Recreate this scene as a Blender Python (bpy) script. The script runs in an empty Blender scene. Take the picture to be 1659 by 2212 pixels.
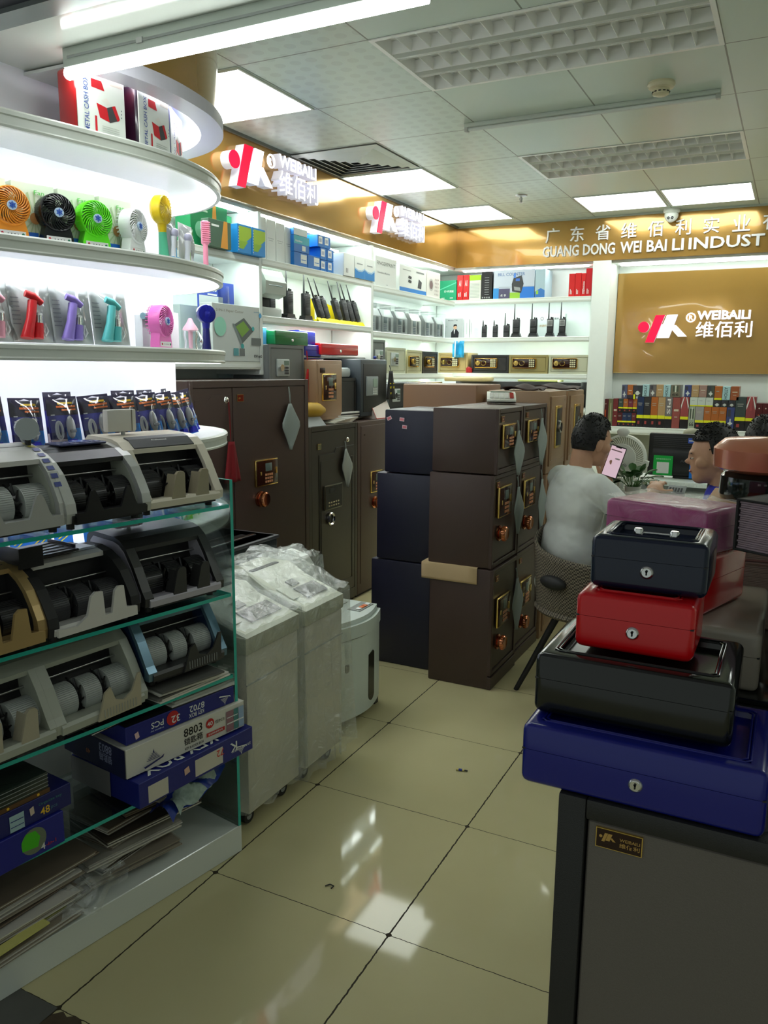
import bpy, bmesh, math, random
from mathutils import Matrix, Vector, Euler
C = bpy.context.scene.collection
SC = bpy.context.scene
PI = math.pi
R = math.radians
# ------------------------------------------------------------------ camera, world, exposure
cd = bpy.data.cameras.new('camera'); cam = bpy.data.objects.new('camera', cd); C.objects.link(cam)
yaw, pitch, roll = 0.46881364, 0.17770709, 0.00867767
fw = Vector((-math.sin(yaw)*math.cos(pitch), math.cos(yaw)*math.cos(pitch), -math.sin(pitch)))
r0 = Vector((math.cos(yaw), math.sin(yaw), 0)); u0 = r0.cross(fw)
rr = r0*math.cos(roll)+u0*math.sin(roll); uu = -r0*math.sin(roll)+u0*math.cos(roll)
m3 = Matrix((rr, uu, -fw)).transposed()
cam.matrix_world = Matrix.Translation((0, 0, 1.5406)) @ m3.to_4x4()
cd.sensor_fit = 'VERTICAL'; cd.sensor_height = 36.0; cd.lens = 1722.88*36.0/2212
cd.clip_start = 0.05
SC.camera = cam
SC.view_settings.view_transform = 'Standard'; SC.view_settings.look = 'None'
SC.view_settings.gamma = 1; SC.view_settings.use_curve_mapping = False
SC.view_settings.exposure = 0.9
W = bpy.data.worlds.new('world'); SC.world = W; W.use_nodes = True
W.node_tree.nodes['Background'].inputs[0].default_value = (0.80, 0.90, 0.84, 1)
W.node_tree.nodes['Background'].inputs[1].default_value = 0.21
PANEL_E = 4.2      # ceiling panels
TUBE_E = 9.0       # tubes
LED_E = 9.0        # shelf strips
CAB_E = 8.5        # strips in the curved cabinet

# ------------------------------------------------------------------ materials
MATS = {}
def mat(name, col, rough=0.5, metal=0.0, emit=0.0, coat=0.0, alpha=1.0, trans=0.0, ior=1.45, noise=0.0, nscale=20.0, bump=0.0, bscale=200.0, spec=0.5, sheen=0.0):
    if name in MATS: return MATS[name]
    m = bpy.data.materials.new(name); m.use_nodes = True
    nt = m.node_tree; b = nt.nodes['Principled BSDF']
    c = (col[0], col[1], col[2], 1)
    b.inputs['Base Color'].default_value = c
    b.inputs['Roughness'].default_value = rough
    b.inputs['Metallic'].default_value = metal
    b.inputs['Coat Weight'].default_value = coat
    b.inputs['Coat Roughness'].default_value = 0.08
    b.inputs['Specular IOR Level'].default_value = spec
    b.inputs['Alpha'].default_value = alpha
    b.inputs['Transmission Weight'].default_value = trans
    b.inputs['IOR'].default_value = ior
    if emit:
        b.inputs['Emission Color'].default_value = c; b.inputs['Emission Strength'].default_value = emit
    if noise:
        tc = nt.nodes.new('ShaderNodeTexCoord'); n = nt.nodes.new('ShaderNodeTexNoise'); n.inputs['Scale'].default_value = nscale; n.inputs['Detail'].default_value = 5
        mx = nt.nodes.new('ShaderNodeMix'); mx.data_type = 'RGBA'
        mx.inputs[6].default_value = tuple(x*(1-noise) for x in col)+(1,); mx.inputs[7].default_value = tuple(min(1, x*(1+noise)) for x in col)+(1,)
        nt.links.new(tc.outputs['Object'], n.inputs['Vector']); nt.links.new(n.outputs['Fac'], mx.inputs[0]); nt.links.new(mx.outputs[2], b.inputs['Base Color'])
    if bump:
        tc = nt.nodes.new('ShaderNodeTexCoord'); n = nt.nodes.new('ShaderNodeTexNoise'); n.inputs['Scale'].default_value = bscale
        bp = nt.nodes.new('ShaderNodeBump'); bp.inputs['Strength'].default_value = bump; bp.inputs['Distance'].default_value = 0.002
        nt.links.new(tc.outputs['Object'], n.inputs['Vector']); nt.links.new(n.outputs['Fac'], bp.inputs['Height']); nt.links.new(bp.outputs['Normal'], b.inputs['Normal'])
    MATS[name] = m
    return m
def c255(r, g, b):
    f = lambda v: ((v/255+0.055)/1.055)**2.4 if v > 10 else v/255/12.92
    return (f(r), f(g), f(b))
_pm = {}
def P(r, g, b, rough=0.45, **k):           # printed card, plastics
    key = (r, g, b, rough, tuple(sorted(k.items())))
    if key not in _pm: _pm[key] = mat('print_%d_%d_%d_%d_%d' % (r, g, b, int(rough*100), len(_pm)), c255(r, g, b), rough, **k)
    return _pm[key]
WHITE = mat('white_laminate', (0.78, 0.83, 0.79), 0.3, noise=0.03)
WHITEG = mat('white_gloss', (0.72, 0.76, 0.70), 0.12, coat=0.4)
EDGE = mat('shelf_edge', (0.66, 0.70, 0.64), 0.3)
LED = mat('led_strip', (0.90, 1.0, 0.97), 0.5, emit=LED_E)
CLED = mat('cabinet_led', (0.94, 0.95, 1.0), 0.5, emit=CAB_E)
PAN = mat('light_diffuser', (0.93, 1.0, 0.94), 0.5, emit=PANEL_E)
TUBE = mat('lit_tube', (0.95, 1.0, 0.97), 0.5, emit=TUBE_E)
SIGNW = mat('lit_sign_white', (0.95, 0.94, 1.0), 0.4, emit=1.1)
SIGNSIDE = mat('lit_sign_side', (0.80, 0.80, 0.88), 0.35, emit=0.16)
SIGNR = mat('lit_sign_red', (0.80, 0.003, 0.04), 0.4, emit=0.5)
BLACK = mat('black_plastic', (0.012, 0.012, 0.013), 0.28)
BLACKM = mat('black_matte', (0.015, 0.015, 0.016), 0.6)
DGREY = mat('dark_grey_plastic', (0.055, 0.055, 0.06), 0.4)
GREY = mat('grey_plastic', (0.35, 0.37, 0.36), 0.4)
LGREY = mat('light_grey_plastic', (0.50, 0.53, 0.50), 0.38)
CHROME = mat('chrome', (0.75, 0.75, 0.74), 0.14, metal=1)
STEEL = mat('brushed_steel', (0.5, 0.5, 0.5), 0.35, metal=1)
BRASS = mat('gold_trim', (0.85, 0.60, 0.18), 0.22, metal=1)
COPPER = mat('copper_knob', (0.62, 0.24, 0.12), 0.2, metal=1)
GLASSE = mat('glass_green_edge', (0.02, 0.30, 0.22), 0.2, emit=0.05)
SAFEB = mat('brown_safe_paint', c255(74, 58, 52), 0.38, noise=0.10, nscale=300, bump=0.25, bscale=600)
SAFED = mat('dark_brown_safe_paint', c255(52, 46, 38), 0.36, noise=0.10, nscale=300, bump=0.25, bscale=600)
SAFEN = mat('navy_safe_paint', c255(34, 34, 52), 0.35, noise=0.15, nscale=350, bump=0.3, bscale=700)
SAFEK = mat('charcoal_safe_paint', c255(38, 38, 38), 0.4, noise=0.10, nscale=300, bump=0.25, bscale=600)
SAFEG = mat('grey_safe_door', c255(104, 98, 92), 0.4, noise=0.10, nscale=400, bump=0.25, bscale=700)
TAN = mat('tan_safe_paint', c255(160, 128, 98), 0.35, noise=0.05, nscale=200)
TANG = mat('gold_tan_safe_paint', c255(168, 148, 98), 0.35, noise=0.05, nscale=200)
IVORY = mat('ivory_safe_paint', c255(188, 190, 165), 0.35)
SKIN = mat('skin', c255(196, 150, 120), 0.5, noise=0.06, nscale=30)
HAIR = mat('black_hair', (0.006, 0.006, 0.006), 0.55, bump=0.8, bscale=90)
RUBBER = mat('black_rubber', (0.02, 0.02, 0.02), 0.6)
PAPER = P(225, 222, 212, 0.6)
CARDB = P(190, 170, 140, 0.7)

def plastic_film(nm='clear_plastic_film', df=.14, gf=.2):
    m = bpy.data.materials.new(nm); m.use_nodes = True; nt = m.node_tree; nt.nodes.clear()
    o = nt.nodes.new('ShaderNodeOutputMaterial'); t = nt.nodes.new('ShaderNodeBsdfTransparent'); g = nt.nodes.new('ShaderNodeBsdfGlossy'); d = nt.nodes.new('ShaderNodeBsdfDiffuse')
    g.inputs['Roughness'].default_value = 0.16; d.inputs['Color'].default_value = (0.8, 0.86, 0.82, 1); t.inputs['Color'].default_value = (0.97, 0.98, 0.97, 1)
    tc = nt.nodes.new('ShaderNodeTexCoord'); n = nt.nodes.new('ShaderNodeTexNoise'); n.inputs['Scale'].default_value = 14; n.inputs['Detail'].default_value = 6; n.inputs['Distortion'].default_value = 1.5
    bp = nt.nodes.new('ShaderNodeBump'); bp.inputs['Strength'].default_value = 0.9; bp.inputs['Distance'].default_value = 0.03
    nt.links.new(tc.outputs['Object'], n.inputs['Vector']); nt.links.new(n.outputs['Fac'], bp.inputs['Height'])
    nt.links.new(bp.outputs['Normal'], g.inputs['Normal'])
    a = nt.nodes.new('ShaderNodeMixShader'); a.inputs[0].default_value = df
    b = nt.nodes.new('ShaderNodeMixShader'); b.inputs[0].default_value = gf
    nt.links.new(t.outputs[0], a.inputs[1]); nt.links.new(d.outputs[0], a.inputs[2])
    nt.links.new(a.outputs[0], b.inputs[1]); nt.links.new(g.outputs[0], b.inputs[2]); nt.links.new(b.outputs[0], o.inputs[0])
    return m
FILM = plastic_film(); FILM2 = plastic_film('tight_clear_film', .02, .08)
def clear_mat(name, tint, refl, rough=0.03):
    m = bpy.data.materials.new(name); m.use_nodes = True; nt = m.node_tree; nt.nodes.clear()
    o = nt.nodes.new('ShaderNodeOutputMaterial'); t = nt.nodes.new('ShaderNodeBsdfTransparent'); g = nt.nodes.new('ShaderNodeBsdfGlossy'); g.inputs['Roughness'].default_value = rough
    t.inputs['Color'].default_value = tint+(1,)
    f = nt.nodes.new('ShaderNodeFresnel'); f.inputs[0].default_value = 1.45; mu = nt.nodes.new('ShaderNodeMath'); mu.operation = 'MULTIPLY_ADD'; mu.inputs[1].default_value = 0.8; mu.inputs[2].default_value = refl
    b = nt.nodes.new('ShaderNodeMixShader'); nt.links.new(f.outputs[0], mu.inputs[0]); nt.links.new(mu.outputs[0], b.inputs[0])
    nt.links.new(t.outputs[0], b.inputs[1]); nt.links.new(g.outputs[0], b.inputs[2]); nt.links.new(b.outputs[0], o.inputs[0])
    return m
GLASS = clear_mat('clear_glass', (0.90, 0.96, 0.94), 0.01)
CLEAR = clear_mat('clear_blister', (0.97, 0.98, 0.98), 0.05, 0.1)

# ------------------------------------------------------------------ mesh builder
_tc = {}
def text_geo(s, bold=0.0, ext=0.0):
    k = (s, bold, ext)
    if k in _tc: return _tc[k]
    cu = bpy.data.curves.new('t', 'FONT'); cu.body = s; cu.offset = bold; cu.extrude = ext; cu.resolution_u = 2
    o = bpy.data.objects.new('t', cu); C.objects.link(o)
    dg = bpy.context.evaluated_depsgraph_get(); me = bpy.data.meshes.new_from_object(o.evaluated_get(dg))
    v = [tuple(p.co) for p in me.vertices]; f = [tuple(p.vertices) for p in me.polygons]
    bpy.data.objects.remove(o); bpy.data.curves.remove(cu); bpy.data.meshes.remove(me)
    _tc[k] = (v, f); return _tc[k]
class MB:
    def __init__(s): s.v = []; s.f = []; s.mi = []; s.sm = []; s.mats = []; s.M = None
    def add(s, vs, fs, m, smooth=False, M=None):
        if m not in s.mats: s.mats.append(m)
        k = s.mats.index(m); o = len(s.v)
        T = s.M
        if M is not None: T = (T @ M) if T is not None else M
        if T is not None: vs = [tuple(T @ Vector(p)) for p in vs]
        s.v += [tuple(p) for p in vs]
        for f in fs: s.f.append(tuple(i+o for i in f)); s.mi.append(k); s.sm.append(smooth)
        return s
    def box(s, x0, x1, y0, y1, z0, z1, m, bev=0.0, seg=2, M=None):
        if bev <= 0:
            vs = [(x, y, z) for x in (x0, x1) for y in (y0, y1) for z in (z0, z1)]
            return s.add(vs, [(0, 1, 3, 2), (4, 6, 7, 5), (0, 4, 5, 1), (2, 3, 7, 6), (0, 2, 6, 4), (1, 5, 7, 3)], m, M=M)
        b = bmesh.new(); bmesh.ops.create_cube(b, size=1)
        for v in b.verts: v.co = Vector(((x0+x1)/2+v.co.x*(x1-x0), (y0+y1)/2+v.co.y*(y1-y0), (z0+z1)/2+v.co.z*(z1-z0)))
        bmesh.ops.bevel(b, geom=b.edges[:], offset=bev, segments=seg, affect='EDGES', profile=0.5)
        b.verts.index_update()
        vs = [tuple(v.co) for v in b.verts]; fs = [tuple(v.index for v in f.verts) for f in b.faces]; b.free()
        return s.add(vs, fs, m, seg > 1, M=M)
    def prism(s, poly, ax, a0, a1, m, smooth=False, M=None, caps=True):
        n = len(poly)
        def p(q, a): return (a, q[0], q[1]) if ax == 'x' else ((q[0], a, q[1]) if ax == 'y' else (q[0], q[1], a))
        vs = [p(q, a0) for q in poly]+[p(q, a1) for q in poly]
        fs = [(i, (i+1) % n, n+(i+1) % n, n+i) for i in range(n)]
        s.add(vs, fs, m, smooth, M)
        if caps: s.add(vs, [tuple(range(n))[::-1], tuple(range(n, 2*n))], m, False, M)
        return s
    def cyl(s, p0, p1, ra, rb=None, n=16, m=None, smooth=True, caps=True, M=None):
        rb = ra if rb is None else rb
        p0 = Vector(p0); p1 = Vector(p1); d = (p1-p0).normalized()
        a = d.orthogonal().normalized(); b = d.cross(a)
        vs = [tuple(p0+(a*math.cos(t)+b*math.sin(t))*ra) for t in [2*PI*i/n for i in range(n)]]+[tuple(p1+(a*math.cos(t)+b*math.sin(t))*rb) for t in [2*PI*i/n for i in range(n)]]
        s.add(vs, [(i, (i+1) % n, n+(i+1) % n, n+i) for i in range(n)], m, smooth, M)
        if caps: s.add(vs, [tuple(range(n))[::-1], tuple(range(n, 2*n))], m, False, M)
        return s
    def tube(s, pts, r, n=8, m=None, closed=False, M=None):
        pts = [Vector(p) for p in pts]; k = len(pts); vs = []; up = None
        for i, p in enumerate(pts):
            if closed: d = (pts[(i+1) % k]-pts[i-1])
            else: d = pts[min(i+1, k-1)]-pts[max(i-1, 0)]
            d.normalize()
            if up is None: up = d.orthogonal().normalized()
            up = (up-d*up.dot(d)); up = up.normalized() if up.length > 1e-6 else d.orthogonal().normalized()
            b = d.cross(up); rad = r[i] if isinstance(r, (list, tuple)) else r
            vs += [tuple(p+(up*math.cos(2*PI*j/n)+b*math.sin(2*PI*j/n))*rad) for j in range(n)]
        fs = []
        for i in range(k if closed else k-1):
            a = i*n; c = ((i+1) % k)*n
            fs += [(a+j, a+(j+1) % n, c+(j+1) % n, c+j) for j in range(n)]
        s.add(vs, fs, m, True, M)
        if not closed: s.add(vs, [tuple(range(n))[::-1], tuple(range((k-1)*n, k*n))], m, False, M)
        return s
    def lathe(s, prof, n, m, M=None, smooth=True):
        vs = []; k = len(prof)
        for i in range(n):
            t = 2*PI*i/n
            vs += [(r*math.cos(t), r*math.sin(t), z) for r, z in prof]
        fs = []
        for i in range(n):
            a = i*k; b = ((i+1) % n)*k
            fs += [(a+j, b+j, b+j+1, a+j+1) for j in range(k-1)]
        return s.add(vs, fs, m, smooth, M)
    def ell(s, c, r, m, nu=16, nv=10, M=None):
        prof = [(math.sin(PI*j/nv), -math.cos(PI*j/nv)) for j in range(nv+1)]
        T = Matrix.Translation(c) @ Matrix.Diagonal((r[0], r[1], r[2], 1))
        if M is not None: T = M @ T
        return s.lathe(prof, nu, m, T)
    def quad(s, pts, m, M=None): return s.add(pts, [tuple(range(len(pts)))], m, M=M)
    def grid(s, fn, nu, nv, m, smooth=True, M=None):
        vs = [fn(i/nu, j/nv) for j in range(nv+1) for i in range(nu+1)]
        fs = [(j*(nu+1)+i, j*(nu+1)+i+1, (j+1)*(nu+1)+i+1, (j+1)*(nu+1)+i) for j in range(nv) for i in range(nu)]
        return s.add(vs, fs, m, smooth, M)
    def text(s, t, size, m, M, width=None, bold=0.0, ext=0.0, center=False):
        v, f = text_geo(t, bold, ext)
        if not v: return s
        x0 = min(p[0] for p in v); x1 = max(p[0] for p in v); y0 = min(p[1] for p in v); y1 = max(p[1] for p in v)
        sy = size/max(y1-y0, 1e-6); sx = sy if width is None else width/max(x1-x0, 1e-6)
        ox = (x1-x0)/2 if center else 0
        vs = [((p[0]-x0-ox)*sx, (p[1]-y0)*sy, p[2]*sy) for p in v]
        return s.add(vs, f, m, M=M)
    def build(s, name, parent=None, loc=None, rot=None, solid=0.0, sub=0, label=None):
        me = bpy.data.meshes.new(name); me.from_pydata(s.v, [], s.f)
        for m in s.mats: me.materials.append(m)
        me.polygons.foreach_set('material_index', s.mi); me.polygons.foreach_set('use_smooth', s.sm); me.update()
        if any(s.sm): me.set_sharp_from_angle(angle=R(40))
        o = bpy.data.objects.new(name, me); C.objects.link(o)
        if parent is not None: o.parent = parent
        if loc: o.location = loc
        if rot: o.rotation_euler = rot
        if solid: md = o.modifiers.new('s', 'SOLIDIFY'); md.thickness = solid
        if sub: md = o.modifiers.new('u', 'SUBSURF'); md.levels = sub; md.render_levels = sub
        if label: o['label'] = label
        return o
# frames of a box w x d x h whose front-left-bottom corner is the origin
def FF(face, w, d, h, e=0.0006, flip=False):
    if face == 'F': M = Matrix(((1, 0, 0, 0), (0, 0, -1, -e), (0, 1, 0, 0), (0, 0, 0, 1))); a, b = w, h
    elif face == 'R': M = Matrix(((0, 0, 1, w+e), (1, 0, 0, 0), (0, 1, 0, 0), (0, 0, 0, 1))); a, b = d, h
    elif face == 'L': M = Matrix(((0, 0, -1, -e), (-1, 0, 0, d), (0, 1, 0, 0), (0, 0, 0, 1))); a, b = d, h
    else: M = Matrix(((1, 0, 0, 0), (0, 1, 0, 0), (0, 0, 1, h+e), (0, 0, 0, 1))); a, b = w, d
    if flip: M = M @ Matrix(((-1, 0, 0, a), (0, -1, 0, b), (0, 0, 1, 0), (0, 0, 0, 1)))
    return M
def disc2(cx, cy, r, n=24, ry=None): return [(cx+r*math.cos(2*PI*i/n), cy+(ry or r)*math.sin(2*PI*i/n), 0) for i in range(n)]
def deco(mb, w, d, h, items):
    """printed pattern: ('r',face,u0,u1,v0,v1,mat) ('p',face,[(u,v)..],mat) ('c',face,u,v,r,mat) ('t',face,string,u,v,size,mat[,width,flip,rot])"""
    for k, it in enumerate(items):
        e = 0.0006+0.00025*k; fl = False
        if it[0] == 't':
            width = it[7] if len(it) > 7 else None; fl = it[8] if len(it) > 8 else False; rot = it[9] if len(it) > 9 else 0
            M = FF(it[1], w, d, h, e, fl) @ Matrix.Translation((it[3], it[4], 0)) @ Matrix.Rotation(R(rot), 4, 'Z')
            mb.text(it[2], it[5], it[6], M, width=width, bold=0.012)
        else:
            M = FF(it[1], w, d, h, e)
            if it[0] == 'r': mb.quad([(it[2], it[4], 0), (it[3], it[4], 0), (it[3], it[5], 0), (it[2], it[5], 0)], it[6], M)
            elif it[0] == 'p': mb.quad([(u, v, 0) for u, v in it[2]], it[3], M)
            elif it[0] == 'c': mb.quad(disc2(it[2], it[3], it[4]), it[5], M)

# ------------------------------------------------------------------ things
def tag(o, label, cat, group=None):
    o['label'] = label; o['category'] = cat
    if group: o['group'] = group
    return o
def thing(name, label, cat, loc=(0, 0, 0), rz=0.0, group=None, rot=None):
    o = bpy.data.objects.new(name, None); o.empty_display_size = 0.05; C.objects.link(o); o.location = loc
    o.rotation_euler = rot if rot else (0, 0, R(rz))
    return tag(o, label, cat, group)
def struct(mb, name):
    o = mb.build(name); o['kind'] = 'structure'; return o
def copy_tree(o, loc=None, rz=None, label=None, group=None, parent=None):
    c = o.copy(); C.objects.link(c); c.parent = parent
    if parent is None:
        if loc: c.location = loc
        if rz is not None: c.rotation_euler = (0, 0, R(rz))
        if label: c['label'] = label
        if group: c['group'] = group
    for ch in list(o.children): copy_tree(ch, parent=c)
    return c
def remat(o, table):
    """gives a copied thing its own colours"""
    for ch in [o]+list(o.children)+[g for c in o.children for g in c.children]:
        if ch.type == 'MESH' and any(m in table for m in ch.data.materials):
            ch.data = ch.data.copy()
            for i, m in enumerate(ch.data.materials):
                if m in table: ch.data.materials[i] = table[m]
def place(mb, name, label, cat, loc, rz=0, group=None, rot=None, **k):
    o = mb.build(name, loc=loc, rot=rot if rot else (0, 0, R(rz)), **k); return tag(o, label, cat, group)
# direction of the front glass display and the curved cabinet: local x runs to the viewer's right
FA = 79.485
FD = Vector((0.1825, 0.9832, 0)); FN = Vector((0.9832, -0.1825, 0)); FO = Vector((-1.464, 1.890, 0))
def Fp(s, t=0.0, z=0.0): return tuple(FO+FD*s-FN*t+Vector((0, 0, z)))      # s along (0 = right end), t = depth back from the front edge
# ================================================================== SETTING
def node_floor():
    m = bpy.data.materials.new('polished_floor_tiles'); m.use_nodes = True; nt = m.node_tree; b = nt.nodes['Principled BSDF']
    N = nt.nodes.new; L = nt.links.new
    geo = N('ShaderNodeNewGeometry'); sp = N('ShaderNodeSeparateXYZ'); L(geo.outputs['Position'], sp.inputs[0])
    def math_(op, a, v2=None, v3=None):
        n = N('ShaderNodeMath'); n.operation = op
        L(a, n.inputs[0]) if not isinstance(a, float) else None
        if v2 is not None:
            if isinstance(v2, float): n.inputs[1].default_value = v2
            else: L(v2, n.inputs[1])
        return n.outputs[0]
    wob = N('ShaderNodeTexNoise'); wob.inputs['Scale'].default_value = 45; L(geo.outputs['Position'], wob.inputs['Vector'])
    wv = math_('MULTIPLY', math_('SUBTRACT', wob.outputs['Fac'], 0.5), 0.006)
    def line(out, off, T, w):
        a = math_('ADD', out, -off+T*20); a = math_('ADD', a, wv); a = math_('MODULO', a, T)
        a = math_('SUBTRACT', a, T/2); a = math_('ABSOLUTE', a); a = math_('SUBTRACT', a, T/2); a = math_('ABSOLUTE', a)
        return a
    ax = line(sp.outputs['X'], -1.4666, 0.6002, 0); ay = line(sp.outputs['Y'], 1.7618, 0.6002, 0)
    lx = math_('LESS_THAN', ax, 0.0024); ly = math_('LESS_THAN', ay, 0.0013)
    chip = math_('LESS_THAN', math_('ADD', ax, ay), 0.011)
    ln = math_('MAXIMUM', math_('MAXIMUM', lx, ly), chip)
    n = N('ShaderNodeTexNoise'); n.inputs['Scale'].default_value = 2.2; n.inputs['Detail'].default_value = 6; L(geo.outputs['Position'], n.inputs['Vector'])
    m1 = N('ShaderNodeMix'); m1.data_type = 'RGBA'; m1.inputs[6].default_value = c255(186, 178, 134)+(1,); m1.inputs[7].default_value = c255(202, 194, 152)+(1,); L(n.outputs['Fac'], m1.inputs[0])
    m2 = N('ShaderNodeMix'); m2.data_type = 'RGBA'; m2.inputs[7].default_value = c255(52, 46, 32)+(1,); L(m1.outputs[2], m2.inputs[6]); L(ln, m2.inputs[0])
    L(m2.outputs[2], b.inputs['Base Color'])
    r = N('ShaderNodeMix'); r.inputs[2].default_value = 0.055; r.inputs[3].default_value = 0.8; L(ln, r.inputs[0]); L(r.outputs[0], b.inputs['Roughness']); b.inputs['Specular IOR Level'].default_value = .28
    return m
def node_ceiling():
    m = bpy.data.materials.new('ceiling_tiles'); m.use_nodes = True; nt = m.node_tree; b = nt.nodes['Principled BSDF']
    N = nt.nodes.new; L = nt.links.new
    geo = N('ShaderNodeNewGeometry'); sp = N('ShaderNodeSeparateXYZ'); L(geo.outputs['Position'], sp.inputs[0])
    def mt(op, a, v2=None):
        n = N('ShaderNodeMath'); n.operation = op; L(a, n.inputs[0])
        if v2 is not None:
            if isinstance(v2, float): n.inputs[1].default_value = v2
            else: L(v2, n.inputs[1])
        return n.outputs[0]
    def line(out, off, T):
        a = mt('MODULO', mt('ADD', out, -off+T*20), T)
        return mt('ABSOLUTE', mt('SUBTRACT', mt('ABSOLUTE', mt('SUBTRACT', a, T/2)), T/2))
    ax = line(sp.outputs['X'], -2.147, 0.6); ay = line(sp.outputs['Y'], 2.272, 0.6142)
    ln = mt('MAXIMUM', mt('LESS_THAN', ax, 0.0035), mt('LESS_THAN', ay, 0.0035))
    # oval print on the first tile columns
    sx = line(sp.outputs['X'], -2.147, 0.075); sy = line(sp.outputs['Y'], 2.272, 0.0768)
    dd = mt('SQRT', mt('ADD', mt('MULTIPLY', sx, sx), mt('MULTIPLY', sy, sy)))
    dot = mt('LESS_THAN', dd, 0.024)
    msk = mt('LESS_THAN', sp.outputs['X'], -1.55)
    dn = mt('MULTIPLY', mt('MULTIPLY', dot, msk), 0.55)
    m1 = N('ShaderNodeMix'); m1.data_type = 'RGBA'; m1.inputs[6].default_value = (0.62, 0.72, 0.65, 1); m1.inputs[7].default_value = (0.50, 0.58, 0.52, 1); L(dn, m1.inputs[0])
    m2 = N('ShaderNodeMix'); m2.data_type = 'RGBA'; m2.inputs[7].default_value = (0.20, 0.23, 0.19, 1); L(m1.outputs[2], m2.inputs[6]); L(ln, m2.inputs[0])
    L(m2.outputs[2], b.inputs['Base Color']); b.inputs['Roughness'].default_value = 0.32
    return m
FLOOR = node_floor(); CEIL = node_ceiling()
f = MB(); f.box(-3.4, 2.6, -1.2, 7.4, -0.05, 0, FLOOR); struct(f, 'floor')
# ceiling, tile by tile, open where the louvre fittings sit
f = MB(); XS = [-2.147+0.6*k for k in range(-2, 8)]; YS = [2.272+0.6142*j for j in range(0, 9)]
for i in range(len(XS)-1):
    for j in range(len(YS)-1):
        if i in (3, 4) and j in (1, 4): continue
        f.box(XS[i], XS[i+1], YS[j], YS[j+1], 2.76, 2.775, CEIL)
f.box(XS[0], XS[-1], 1.93, 2.272, 2.76, 2.775, CEIL)
struct(f, 'ceiling')
WALL = mat('painted_wall', (0.74, 0.79, 0.74), 0.5, noise=0.02)
GREYW = mat('grey_wall', (0.42, 0.45, 0.42), 0.6, noise=0.05)
f = MB(); f.box(-3.15, -3.07, -1.2, 7.2, 0, 2.76, WALL); struct(f, 'wall_left')
f = MB(); f.box(-3.07, 2.6, 7.12, 7.2, 0, 2.76, WALL); struct(f, 'wall_rear')
f = MB(); f.box(2.2, 2.3, -1.2, 7.12, 0, 2.76, WALL); struct(f, 'wall_right')
# door header across the shop front, its glossy underside over the camera's side
f = MB(); f.box(-3.07, 2.2, 1.60, 1.93, 2.42, 2.76, WHITEG); struct(f, 'trim_1')
f = MB(); f.box(-3.07, 2.2, 1.53, 1.60, 2.418, 2.76, mat('header_frame_metal', (0.42, 0.47, 0.45), 0.25, metal=0.6)); f.box(-3.07, 2.2, 1.42, 1.53, 2.43, 2.76, mat('header_black', (0.02, 0.018, 0.03), 0.4)); struct(f, 'trim_2')
f = MB(); f.box(-3.07, 2.2, 0.2, 1.42, 2.62, 2.70, mat('corridor_ceiling', (0.7, 0.68, 0.85), 0.5)); struct(f, 'ceiling_2')
# gold fascia boards
def gold_mat():
    m = bpy.data.materials.new('gold_fascia_laminate'); m.use_nodes = True; nt = m.node_tree; b = nt.nodes['Principled BSDF']
    b.inputs['Base Color'].default_value = c255(176, 136, 68)+(1,); b.inputs['Metallic'].default_value = 0.55; b.inputs['Roughness'].default_value = 0.16
    b.inputs['Coat Weight'].default_value = 0.6; b.inputs['Coat Roughness'].default_value = 0.03
    tc = nt.nodes.new('ShaderNodeNewGeometry'); n = nt.nodes.new('ShaderNodeTexNoise'); n.inputs['Scale'].default_value = 1.6
    bp = nt.nodes.new('ShaderNodeBump'); bp.inputs['Strength'].default_value = 0.3; bp.inputs['Distance'].default_value = 0.05
    nt.links.new(tc.outputs['Position'], n.inputs['Vector']); nt.links.new(n.outputs['Fac'], bp.inputs['Height']); nt.links.new(bp.outputs['Normal'], b.inputs['Normal']); nt.links.new(bp.outputs['Normal'], b.inputs['Coat Normal'])
    return m
GOLD = gold_mat()
f = MB(); f.box(-2.78, -2.735, 2.75, 6.775, 2.417, 2.76, GOLD); f.box(-3.07, -2.78, 2.75, 6.82, 2.40, 2.417, WHITE); struct(f, 'trim_3')
f = MB(); f.box(-2.78, 2.2, 6.775, 6.82, 2.417, 2.76, GOLD); f.box(-3.07, 2.2, 6.82, 7.12, 2.40, 2.417, WHITE); struct(f, 'trim_4')
f = MB(); f.box(-2.734, 2.2, 6.760, 6.775, 2.745, 2.76, mat('ceiling_angle', (0.45, 0.5, 0.45), 0.4)); f.box(-2.735, -2.72, 2.75, 6.76, 2.745, 2.76, mat('ceiling_angle_dark', (0.16, 0.18, 0.16), 0.4)); struct(f, 'trim_5')
# white pillar and lower grey wall beside the desk
f = MB(); f.box(-1.545, -1.40, 6.775, 7.12, 0, 2.417, WHITE); struct(f, 'trim_6')
f = MB(); f.box(-1.40, 2.2, 7.09, 7.12, 0, 1.03, GREYW); struct(f, 'trim_7')
# small worn patch of dark floor by the plinth
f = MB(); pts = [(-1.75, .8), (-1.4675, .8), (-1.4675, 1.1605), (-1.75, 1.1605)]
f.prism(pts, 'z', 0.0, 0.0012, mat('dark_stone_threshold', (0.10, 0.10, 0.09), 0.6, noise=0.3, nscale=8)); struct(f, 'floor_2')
f = MB(); pts = [(-1.466, 1.10), (-1.462, 1.14), (-1.445, 1.158), (-1.425, 1.150), (-1.408, 1.162), (-1.385, 1.158), (-1.365, 1.142), (-1.350, 1.125), (-1.352, 1.09), (-1.40, 1.05), (-1.45, 1.05)]
f.prism(pts, 'z', 0.0, 0.0022, mat('worn_brown_patch', (0.07, 0.05, 0.03), 0.5, noise=0.5, nscale=20)); struct(f, 'floor_3')

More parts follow.
